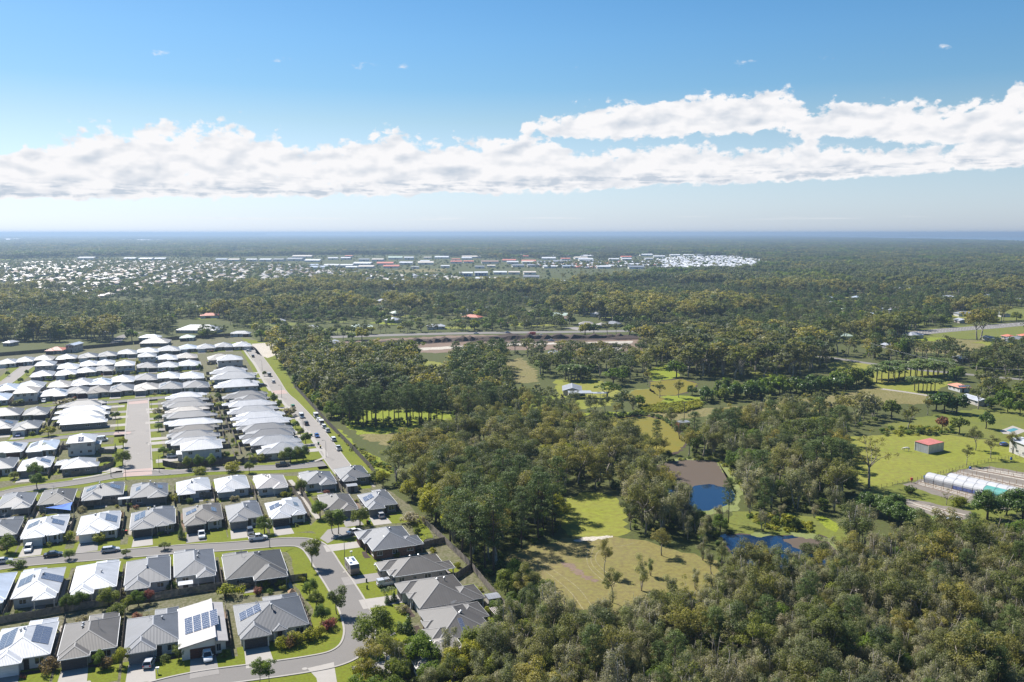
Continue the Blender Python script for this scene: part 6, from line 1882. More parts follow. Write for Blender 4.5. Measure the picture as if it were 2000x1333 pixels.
for x, y, w in [(686, 1086, 'white letterbox on the first lawn inside the curve'), (308, 1316, 'white letterbox on the lawn of the grey-roofed house'), (733, 1112, 'white letterbox beside the second drive')]:
    p = G(x, y)
    t = thing('letterbox', w, 'letterbox', (*p, 0), EST)
    MB().box(-0.06, 0.06, -0.06, 0.06, -0.1, 1.0).build('post', M_TRIM, t)
    MB().box(-0.3, 0.3, -0.2, 0.2, 1.0, 1.3).box(-0.33, 0.33, -0.23, 0.23, 1.3, 1.35).build('box', M_TRIM, t)
    MB().box(-0.2, 0.2, -0.212, -0.2, 1.18, 1.22).build('slot', M_BLACK, t)
for x, y, w in [(716, 1138, 'green service pillar on the caravan lawn'), (717, 1151, 'green service pillar by the third drive'), (739, 1242, 'green service pillar on the last lawn')]:
    t = thing('service_pillar', w, 'pillar', (*G(x, y), 0), 0)
    MB().loft([[(-0.18, -0.18, 0), (0.18, -0.18, 0), (0.18, 0.18, 0), (-0.18, 0.18, 0)], [(-0.16, -0.16, 0.9), (0.16, -0.16, 0.9), (0.16, 0.16, 0.9), (-0.16, 0.16, 0.9)], [(-0.08, -0.08, 1.02), (0.08, -0.08, 1.02), (0.08, 0.08, 1.02), (-0.08, 0.08, 1.02)]]).build('body', M_BINB, t)
for x, y in [(595, 1307), (672, 1118), (172, 1333), (761, 1241), (768, 1238), (270, 886)]:
    o = MB().tube([(0, 0, 0.04), (0, 0, 0.062)], 0.55 if y > 1200 else 0.4, 14).build('manhole_cover', M_CONC, None, (*G(x, y), 0))
    struct(o)
# garden things
M_NET = mat('black_net', (0.03, 0.03, 0.03), 0.8, 0.1)
for x, y, w in [(841, 1062, 'round black trampoline with net posts behind the first house inside the curve'), (562, 966, 'round black trampoline behind a pinkish roof'), (446, 842, 'round black trampoline between the two columns of roofs')]:
    t = thing('trampoline', w, 'trampoline', (*G(x, y), 0), 0)
    ringp = [(1.8 * math.cos(a), 1.8 * math.sin(a), 0.85) for a in np.linspace(0, 6.283, 19)]
    MB().tube(ringp, 0.09, 6).build('frame', M_BLACK, t)
    MB().poly([(q[0] * 0.97, q[1] * 0.97, 0.86) for q in ringp[:-1]]).build('mat', M_NET, t)
    for a in np.linspace(0, 6.283, 7)[:-1]:
        MB().tube([(1.85 * math.cos(a), 1.85 * math.sin(a), 0), (1.85 * math.cos(a), 1.85 * math.sin(a), 2.5)], 0.035, 5).build('pole', M_STEEL, t)
    MB().tube([(1.8 * math.cos(a), 1.8 * math.sin(a), 2.45) for a in np.linspace(0, 6.283, 19)], 0.05, 5).build('net_rim', M_BLACK, t)
t = thing('play_tower', 'wooden play tower with a green slide in the garden of the slate roof', 'play tower', (*G(571, 1177), 0), EST)
M_WOOD = mat('play_timber', (0.32, 0.2, 0.11), 0.8, 0.2, 2.0)
M_SLIDE = mat('green_plastic', (0.02, 0.2, 0.12), 0.4, 0.1)
for sx in (-0.7, 0.7):
    for sy in (-0.7, 0.7):
        MB().box(sx - 0.06, sx + 0.06, sy - 0.06, sy + 0.06, -0.1, 2.6).build('post', M_WOOD, t)
MB().box(-0.8, 0.8, -0.8, 0.8, 1.3, 1.4).build('deck', M_WOOD, t)
MB().loft([[(-0.95, -0.95, 2.6), (0.95, -0.95, 2.6), (0.95, 0.95, 2.6), (-0.95, 0.95, 2.6)], [(-0.05, -0.05, 3.5), (0.05, -0.05, 3.5), (0.05, 0.05, 3.5), (-0.05, 0.05, 3.5)]]).build('roof', M_WOOD, t)
MB().loft([[(-0.3, -0.8, 1.36), (0.3, -0.8, 1.36), (0.3, -0.8, 1.44), (-0.3, -0.8, 1.44)], [(-0.3, -2.4, 0.35), (0.3, -2.4, 0.35), (0.3, -2.4, 0.43), (-0.3, -2.4, 0.43)], [(-0.3, -3.0, 0.25), (0.3, -3.0, 0.25), (0.3, -3.0, 0.33), (-0.3, -3.0, 0.33)]]).build('slide', M_SLIDE, t)


def shed(x, y, w, d, h, rz, label, wallm, roofm, pitch=10):
    t = thing('garden_shed', label, 'shed', (*G(x, y), 0), rz)
    MB().box(-w / 2, w / 2, -d / 2, d / 2, -0.1, h).build('wall', wallm, t)
    b = MB()
    hip(b, None, -w / 2 - 0.12, w / 2 + 0.12, -d / 2 - 0.12, d / 2 + 0.12, h + 0.07, R(pitch), 'gable', 0.06)
    b.build('roof', roofm, t)
    put('door', ME_DOOR, t, (0, -d / 2 - 0.002, 0.02), 0, (1.2, 1, min(2.0, h - 0.1)))
    return t

M_COL = mat('cream_steel', (0.5, 0.47, 0.42), 0.6, 0.06)
shed(363, 1154, 3.2, 2.4, 2.0, EST, 'small white garden shed behind the fifth house of the second row', M_COL, roof_mat('white'))
shed(962, 1181, 3.0, 3.0, 2.1, EST, 'garden shed in the corner behind the last houses', M_COL, roof_mat('light'))
shed(687, 960, 3.4, 3.0, 2.2, EST, 'small grey garden shed between the two corner houses', WALLM[4], roof_mat('light'))
shed(243, 985, 3.4, 2.2, 2.0, EST, 'flat white garden shed in the third row\'s back yards', M_COL, roof_mat('white'), 3)
# pergola with slats
t = thing('pergola', 'slatted timber pergola at the end of the last back yard', 'pergola', (*G(984, 1212), 0), EST)
for sx in (-2.6, 2.6):
    for sy in (-1.6, 1.6):
        MB().box(sx - 0.07, sx + 0.07, sy - 0.07, sy + 0.07, -0.1, 2.4).build('post', M_BLACK, t)
for sy in (-1.6, 1.6):
    MB().box(-2.9, 2.9, sy - 0.05, sy + 0.05, 2.4, 2.55).build('beam', M_BLACK, t)
sl = MB().box(-0.07, 0.07, -2.0, 2.0, 2.56, 2.66).mesh('slat', mat('pale_slat', (0.5, 0.44, 0.42), 0.8, 0.1))
for k in range(15):
    put('slat', sl, t, (-2.75 + k * 0.393, 0, 0))
# shade sail and pool
a, b, c = G(88, 992, 3.0), G(142, 981, 4.2), G(138, 997, 3.0)
t = thing('shade_sail', 'bright blue shade sail between two white and black roofs', 'shade sail', (0, 0, 0), 0)
q = MB()
cen = np.array(((a[0] + b[0] + c[0]) / 3, (a[1] + b[1] + c[1]) / 3, 3.1))
V3 = [np.array((*a, 3.0)), np.array((*b, 4.2)), np.array((*c, 3.0))]
for i in range(3):
    p0, p1 = V3[i], V3[(i + 1) % 3]
    mid = (p0 + p1) / 2 * 0.88 + cen * 0.12
    q.poly([p0, mid, cen]).poly([mid, p1, cen])
q.build('sail', mat('blue_cloth', (0.02, 0.13, 0.5), 0.7, 0.1), t)
for p in V3:
    MB().tube([(p[0], p[1], -0.2), (p[0], p[1], p[2] + 0.1)], 0.06, 6).build('post', M_STEEL, t)
M_POOL = water_mat('pool_water', (0.07, 0.22, 0.24), 0.08, 0.05, 2.0)
sheet('pool_surround', [(474, 900), (500, 897), (505, 903), (478, 906)], 0.05, M_CONC)
sheet('pool_water', [(479, 900.5), (497, 898.5), (500, 902), (482, 904.2)], 0.058, M_POOL)
sheet('pool_surround', [(1952, 842), (1978, 832), (2006, 842), (1985, 850), (1960, 848)], 0.05, M_CONC)
sheet('pool_water', [(1965, 841), (1980, 836.5), (1990, 839), (1975, 845)], 0.058, M_POOL)

# ------------------------------------------------------------------ farm buildings and the nursery
# red-roofed shed in the paddock
pa, pb, pc = np.array(G(1813, 887.3)), np.array(G(1786.5, 880.0)), np.array(G(1842, 881.0))
u = (pb - pa)
v = (pc - pa)
M_SHEDG = mat('grey_cladding', (0.33, 0.35, 0.37), 0.6, 0.08, 0.3, wave=0.4, bump=0.6)
M_SHEDC = mat('cream_cladding', (0.5, 0.48, 0.42), 0.6, 0.08)
M_SHEDR = mat('red_roofing', (0.44, 0.15, 0.125), 0.5, 0.06, 0.3, wave=0.4, bump=0.4)
t = thing('farm_shed', 'square shed with a flat red roof standing in the paddock', 'shed', (pa[0], pa[1], 0), 0)
Hs = 3.6
cor = [np.zeros(2), v, u + v, u]
w1 = MB()
for i in (0, 3):          # grey sides: from near corner to the left, and the back
    a_, b_ = cor[i], cor[(i + 1) % 4]
base = MB()
for i in range(4):
    a_, b_ = cor[i], cor[(i + 1) % 4]
    ln = float(np.linalg.norm(b_ - a_))
    mbw = MB().poly([(*a_, -0.1), (*b_, -0.1), (*b_, Hs), (*a_, Hs)], 0, [(0, 0), (ln, 0), (ln, Hs), (0, Hs)])
    mbw.build('wall', M_SHEDC if i == 0 else M_SHEDG, t)
c0 = (u + v) / 2
ro = [c0 + (q_ - c0) * 1.03 for q_ in cor]
dz = [0.08, 0.1, 0.75, 0.7]
rr_ = MB().poly([(*ro[i], Hs + 0.06 + dz[i] * 0.25) for i in range(4)], 0, [(0, 0), (0, 12), (12, 12), (12, 0)])
rr_.poly([(*ro[i], Hs - 0.1 + dz[i] * 0.25) for i in reversed(range(4))], 0, [(0, 0)] * 4)
for i in range(4):
    j = (i + 1) % 4
    rr_.poly([(*ro[i], Hs - 0.1 + dz[i] * 0.25), (*ro[j], Hs - 0.1 + dz[j] * 0.25), (*ro[j], Hs + 0.06 + dz[j] * 0.25), (*ro[i], Hs + 0.06 + dz[i] * 0.25)], 0, [(0, 0)] * 4)
rr_.build('roof', M_SHEDR, t)
for q_ in cor:
    MB().box(q_[0] - 0.12, q_[0] + 0.12, q_[1] - 0.12, q_[1] + 0.12, -0.1, Hs - 0.02).build('corner_trim', M_SHEDC, t)
# white carport by the farmhouse
t = thing('carport', 'flat white-roofed open carport beside the grey farmhouse', 'carport', (*G(1143, 777), 0), R(4))
MB().box(-9, 3.5, -4, 4, 2.9, 3.15).box(3.5, 12, -4, 0.5, 2.75, 2.95).build('roof', roof_mat('white'), t)
for xx in (-8.6, -4, 0, 3.2, 7.5, 11.6):
    for yy in (-3.7, 3.7):
        if xx < 3.4 or yy < 0:
            MB().box(xx - 0.1, xx + 0.1, yy - 0.1, yy + 0.1, -0.1, 2.8).build('post', M_POST, t)
MB().box(-8.8, -3.5, 0.5, 3.7, -0.1, 2.85).build('wall', WALLM[0], t)
# small red hut by the mustard pond, water tank
shed(1333, 835, 5.0, 4.5, 2.6, R(20), 'small red hut on the bank of the mustard pond', mat('red_board', (0.3, 0.07, 0.05), 0.7, 0.1), roof_mat('light'))
# polytunnels
M_POLY = mat('polythene', (0.42, 0.42, 0.43), 0.45, 0.05, 0.4)
M_TEAL = mat('teal_cloth', (0.08, 0.27, 0.24), 0.6, 0.08)
M_CURT = mat('blue_curtain', (0.2, 0.24, 0.5), 0.7, 0.2, 1.0)
ga, gb = np.array(G(1812, 940)), np.array(G(1966, 976))
du = (gb - ga) / np.linalg.norm(gb - ga)
dn = np.array((-du[1], du[0]))
LG = float(np.linalg.norm(gb - ga))
for k, (off, sh, lab) in enumerate([(0.0, 0.0, 'long white polytunnel with a teal end section'), (5.4, 5.0, 'second long white polytunnel behind the teal-ended one')]):
    o0 = ga + dn * off + du * sh
    t = thing('polytunnel', lab, 'greenhouse', (o0[0], o0[1], 0), math.atan2(du[1], du[0]))
    RAD, ZB = 2.6, 1.3
    nseg = int(LG / 3.0)
    for s_ in range(nseg):
        x0_, x1_ = s_ * LG / nseg, (s_ + 1) * LG / nseg
        sk = MB()
        ang = np.linspace(0, math.pi, 11)
        for i in range(10):
            for (rr0, flip) in ((RAD, False),):
                p = lambda xx, a_: (xx, -rr0 * math.cos(a_), ZB + rr0 * 0.72 * math.sin(a_))
                sk.poly([p(x0_, ang[i]), p(x1_, ang[i]), p(x1_, ang[i + 1]), p(x0_, ang[i + 1])])
        teal = k == 0 and s_ >= nseg - 2
        sk.build('cover', M_TEAL if teal else M_POLY, t)
        MB().tube([(x0_, -RAD * 1.012 * math.cos(a_), ZB + RAD * 0.735 * math.sin(a_)) for a_ in ang], 0.05, 4).build('hoop', M_STEEL, t)
        for sy in (-1, 1):
            MB().box(x0_ - 0.05, x0_ + 0.05, sy * RAD - 0.05, sy * RAD + 0.05, -0.1, ZB).build('post', M_WOOD if s_ % 2 else M_STEEL, t)
            if sy < 0:
                MB().box(x0_ + 0.12, x1_ - 0.1, -RAD - 0.02, -RAD + 0.02, 0.15, ZB - 0.05).build('curtain', M_CURT if 3 <= s_ <= 9 else M_POLY, t)
    for xe in (0.0, LG):
        e = MB()
        e.poly([(xe, -RAD * math.cos(a_) * 0.99, ZB + RAD * 0.715 * math.sin(a_)) for a_ in np.linspace(0, math.pi, 11)])
        e.poly([(xe, -RAD * 0.99, 0), (xe, RAD * 0.99, 0), (xe, RAD * 0.99, ZB), (xe, -RAD * 0.99, ZB)])
        e.build('end_wall', M_POLY, t)
    MB().box(LG + 0.02, LG + 0.08, -0.7, 0.7, 0, 2.0).build('door', M_GARD[1], t)
# nursery beds, each a long strip of pale ground cover, with posts
BEDS = [([(1852, 927), (1990, 962)], [(1878, 921), (2060, 960)], 8), ([(1890, 918), (2060, 950)], [(1925, 915), (2110, 945)], 5), ([(1785, 946), (1890, 974)], [(1806, 940), (1900, 967)], 7), ([(1756, 978), (1862, 1015)], [(1790, 981), (1888, 1006)], 7)]
bi = 0
postm = MB().box(-0.05, 0.05, -0.05, 0.05, -0.1, 1.5).mesh('nursery_post', M_WOOD)
for (a_, b_), (c_, d_), nb in [(q[0], q[1], q[2]) for q in BEDS]:
    A, B, C_, D = [np.array(G(*p)) for p in (a_, b_, c_, d_)]
    for k in range(nb):
        t0, t1 = k / nb + 0.02, (k + 0.78) / nb
        pl = [A + (C_ - A) * t0, B + (D - B) * t0, B + (D - B) * t1, A + (C_ - A) * t1]
        o = sheet('nursery_bed', wobble([tuple(p) for p in pl], 2.5, 0.18, bi), 0.04, [M_SAND, M_GRAVEL, M_SAND, M_SOIL][(bi * 3) % 4], world=True)
        bi += 1
        for s_ in np.linspace(0.05, 0.95, 7):
            if bi > 16 or k % 2:
                continue
            p = A + (C_ - A) * t1 + ((B + (D - B) * t1) - (A + (C_ - A) * t1)) * s_
            o = put('nursery_post', postm, None, (p[0], p[1], 0))
            tag(o, 'thin timber stake standing in the rows of nursery beds', 'stake', 'stakes in the nursery beds')
# wire fence along the paddock
t = thing('wire_fence', 'post and wire fence between paddock and nursery', 'fence', (0, 0, 0))
FL = smooth_line(W([(1700, 958), (1800, 937), (1860, 921), (1930, 903), (2000, 893), (2100, 880)]), 10)
pm_ = MB().tube([(0, 0, -0.1), (0, 0, 1.35)], 0.06, 5).mesh('post', M_PALED)
for i in range(0, len(FL), 1):
    put('post', pm_, t, (FL[i][0], FL[i][1], 0))
for z in (0.4, 0.8, 1.2):
    MB().tube([(p[0], p[1], z) for p in FL], 0.02, 3).build('wire', M_STEEL, t)
# drums, cart and such in the nursery
for x, y, c_, w in [(1895, 917, 'blue', 'blue drum at the corner of the nursery beds'), (1806, 935, 'blue', 'dark blue drum at the end of the polytunnel'), (1986, 973, 'blue', 'blue drum beside the tunnel doors'), (1975, 899, 'blue', 'blue drum by the far nursery fence')]:
    t = thing('drum', w, 'drum', (*G(x, y), 0))
    MB().tube([(0, 0, 0), (0, 0, 0.05), (0, 0, 0.4), (0, 0, 0.8), (0, 0, 1.1)], [0.4, 0.43, 0.44, 0.43, 0.4], 12).build('body', paint(c_), t, smooth=True)
    MB().tube([(0, 0, 1.1), (0, 0, 1.16)], 0.36, 12).build('lid', M_BLACK, t)
vehicle('hatch', 'silver', 1862, 1019, R(60), 'small pale utility cart at the end of the nursery rows')
t = thing('pump_stand', 'small red box on a post by the nursery corner', 'box', (*G(1780, 943), 0))
MB().box(-0.1, 0.1, -0.1, 0.1, -0.1, 0.9).build('post', M_WOOD, t)
MB().box(-0.35, 0.35, -0.25, 0.25, 0.9, 1.7).box(-0.4, 0.4, -0.3, 0.3, 1.7, 1.78).build('box', paint('red'), t)
# horse grazing beside the red-roofed shed
def horse(x, y, rz):
    vs = [(0, -0.75, 1.12), (0, -0.35, 1.1), (0, 0.2, 1.08), (0, 0.62, 1.18), (0, 1.0, 1.0), (0, 1.28, 0.6), (0, 1.42, 0.28),
          (0.17, -0.72, 0.75), (0.17, -0.86, 0.46), (0.17, -0.8, 0.06), (-0.17, -0.72, 0.75), (-0.17, -0.62, 0.46), (-0.17, -0.58, 0.06),
          (0.16, 0.58, 0.75), (0.16, 0.6, 0.42), (0.16, 0.58, 0.06), (-0.16, 0.62, 0.75), (-0.16, 0.74, 0.42), (-0.16, 0.72, 0.06), (0, -1.0, 1.05), (0, -1.1, 0.55), (0.07, 1.2, 0.78), (-0.07, 1.2, 0.78)]
    ed = [(0, 1), (1, 2), (2, 3), (3, 4), (4, 5), (5, 6), (0, 7), (7, 8), (8, 9), (0, 10), (10, 11), (11, 12), (3, 13), (13, 14), (14, 15), (3, 16), (16, 17), (17, 18), (0, 19), (19, 20), (5, 21), (5, 22)]
    rad = [0.29, 0.31, 0.31, 0.27, 0.17, 0.13, 0.08, 0.14, 0.075, 0.05, 0.14, 0.075, 0.05, 0.12, 0.07, 0.05, 0.12, 0.07, 0.05, 0.06, 0.05, 0.03, 0.03]
    me = bpy.data.meshes.new('horse')
    me.from_pydata(vs, ed, [])
    o = put('horse', me, None, (x, y, 0), rz)
    md = o.modifiers.new('skin', 'SKIN')
    for i, sv in enumerate(me.skin_vertices[0].data):
        sv.radius = (rad[i], rad[i])
    me.skin_vertices[0].data[1].use_root = True
    o.modifiers.new('sub', 'SUBSURF').levels = 1
    o.modifiers['sub'].render_levels = 1
    me.materials.append(mat('white_coat', (0.6, 0.57, 0.52), 0.8, 0.12, 2.0))
    tag(o, 'white horse grazing beside the red-roofed shed', 'horse')
    o.scale = (1.25, 1.25, 1.25)

horse(*G(1770, 881.5), R(70))
# power poles and wires at the right
M_PPOLE = mat('pole_timber', (0.2, 0.17, 0.14), 0.9, 0.2, 1.0)
PP = [(1475, 742), (1652, 712), (1700, 700), (1850, 742), (1990, 758), (1336, 830), (1583, 700)]
tops = []
for i, (x, y) in enumerate(PP):
    p = G(x, y)
    t = thing('power_pole', 'timber power pole ' + ['above the dark hedge', 'beside the bend of the country road', 'left of the palms', 'by the salmon roof', 'at the right edge', 'beside the small red hut', 'in the tall wood'][i], 'power pole', (*p, 0), R(30))
    hp_ = 11.0
    MB().tube([(0, 0, -0.3), (0, 0, hp_)], [0.16, 0.11], 7).build('pole', M_PPOLE, t)
    MB().box(-1.1, 1.1, -0.06, 0.06, hp_ - 0.7, hp_ - 0.55).build('crossarm', M_PPOLE, t)
    for sx in (-1.0, 0, 1.0):
        MB().tube([(sx, 0, hp_ - 0.55), (sx, 0, hp_ - 0.3)], 0.05, 5).build('insulator', M_TRIM, t)
    tops.append((p[0], p[1], hp_ - 0.3))
for a_, b_, w in [(2, 3, 'power line from left of the palms to the salmon roof'), (3, 4, 'power line from the salmon roof to the right edge'), (6, 2, 'power line from the tall wood to the palms')]:
    t = thing('power_line', w, 'power line', (0, 0, 0))
    for off in (-1.0, 0.0, 1.0):
        A, B = np.array(tops[a_]), np.array(tops[b_])
        d_ = np.array((math.cos(R(30)), math.sin(R(30)), 0)) * off
        MB().tube([A + (B - A) * s_ + d_ - np.array((0, 0, 4.5 * s_ * (1 - s_))) for s_ in np.linspace(0, 1, 13)], 0.022, 4).build('wire', M_POLE, t)
# the long cut bank of dark soil at the road works
bk_ = MB()
bl = smooth_line(W([(640, 681), (720, 676), (820, 670), (900, 666), (1000, 662.5), (1120, 661), (1235, 660)]), 14)
rgk = np.random.default_rng(3)
ringv = []
for i in range(len(bl)):
    t_ = bl[min(i + 1, len(bl) - 1)] - bl[max(i - 1, 0)]
    t_ /= np.linalg.norm(t_)
    nn_ = np.array((-t_[1], t_[0]))
    hh_ = 2.6 + 0.9 * rgk.normal() if 0 < i < len(bl) - 1 else 0.2
    ringv.append([(*(bl[i] - nn_ * (5 + rgk.normal())), -0.2), (*(bl[i] - nn_ * 2.5), max(0.3, hh_ * 0.9)), (*(bl[i] + nn_ * 3), max(0.4, hh_)), (*(bl[i] + nn_ * (8 + rgk.normal())), -0.2)])
bk_.loft(ringv)
struct(bk_.build('soil_bank', M_DARKSOIL))
# earth heaps and machines at the road works
for i, (x, y, w, hgt) in enumerate([(998, 658, 9, 3.2), (1094, 659, 7, 2.8), (1180, 677, 9, 3.4), (945, 664, 12, 2.2), (1215, 660, 14, 2.6), (760, 672, 14, 2.4), (860, 666, 12, 2.0), (700, 676, 10, 2.4)]):
    rgm = np.random.default_rng(i)
    b = MB()
    nr, ns = 6, 18
    ringv = []
    for a_ in range(nr):
        tt = a_ / (nr - 1)
        rr0 = w * (1 - tt) ** 0.9
        ringv.append([(rr0 * math.cos(q_) * (1 + 0.15 * rgm.normal()) * 1.6, rr0 * math.sin(q_) * (1 + 0.15 * rgm.normal()), -0.2 + hgt * tt ** 0.8 + 0.1 * rgm.normal()) for q_ in np.linspace(0, 6.283, ns + 1)[:-1]])
    b.loft(ringv)
    o = b.build('soil_heap', M_DARKSOIL, None, (*G(x, y), 0), rgm.uniform(-0.2, 0.2), smooth=True)
    tag(o, ['dark soil heap behind the blue car', 'dark soil heap left of the junction trees', 'dark soil heap on the pale pad', 'long low soil heap left of the first cone', 'long soil heap at the right end of the works', 'soil heap at the left of the works', 'low soil heap in the middle of the works', 'soil heap near the left white building'][i], 'soil heap', 'soil heaps of the road works')

# ------------------------------------------------------------------ single trees and garden plants
def at_px(kind, px, py, h, words, wide=1.0, group=None):
    x, y = G(px, py)
    return plant(kind, x, y, h, words, group, wide=wide)

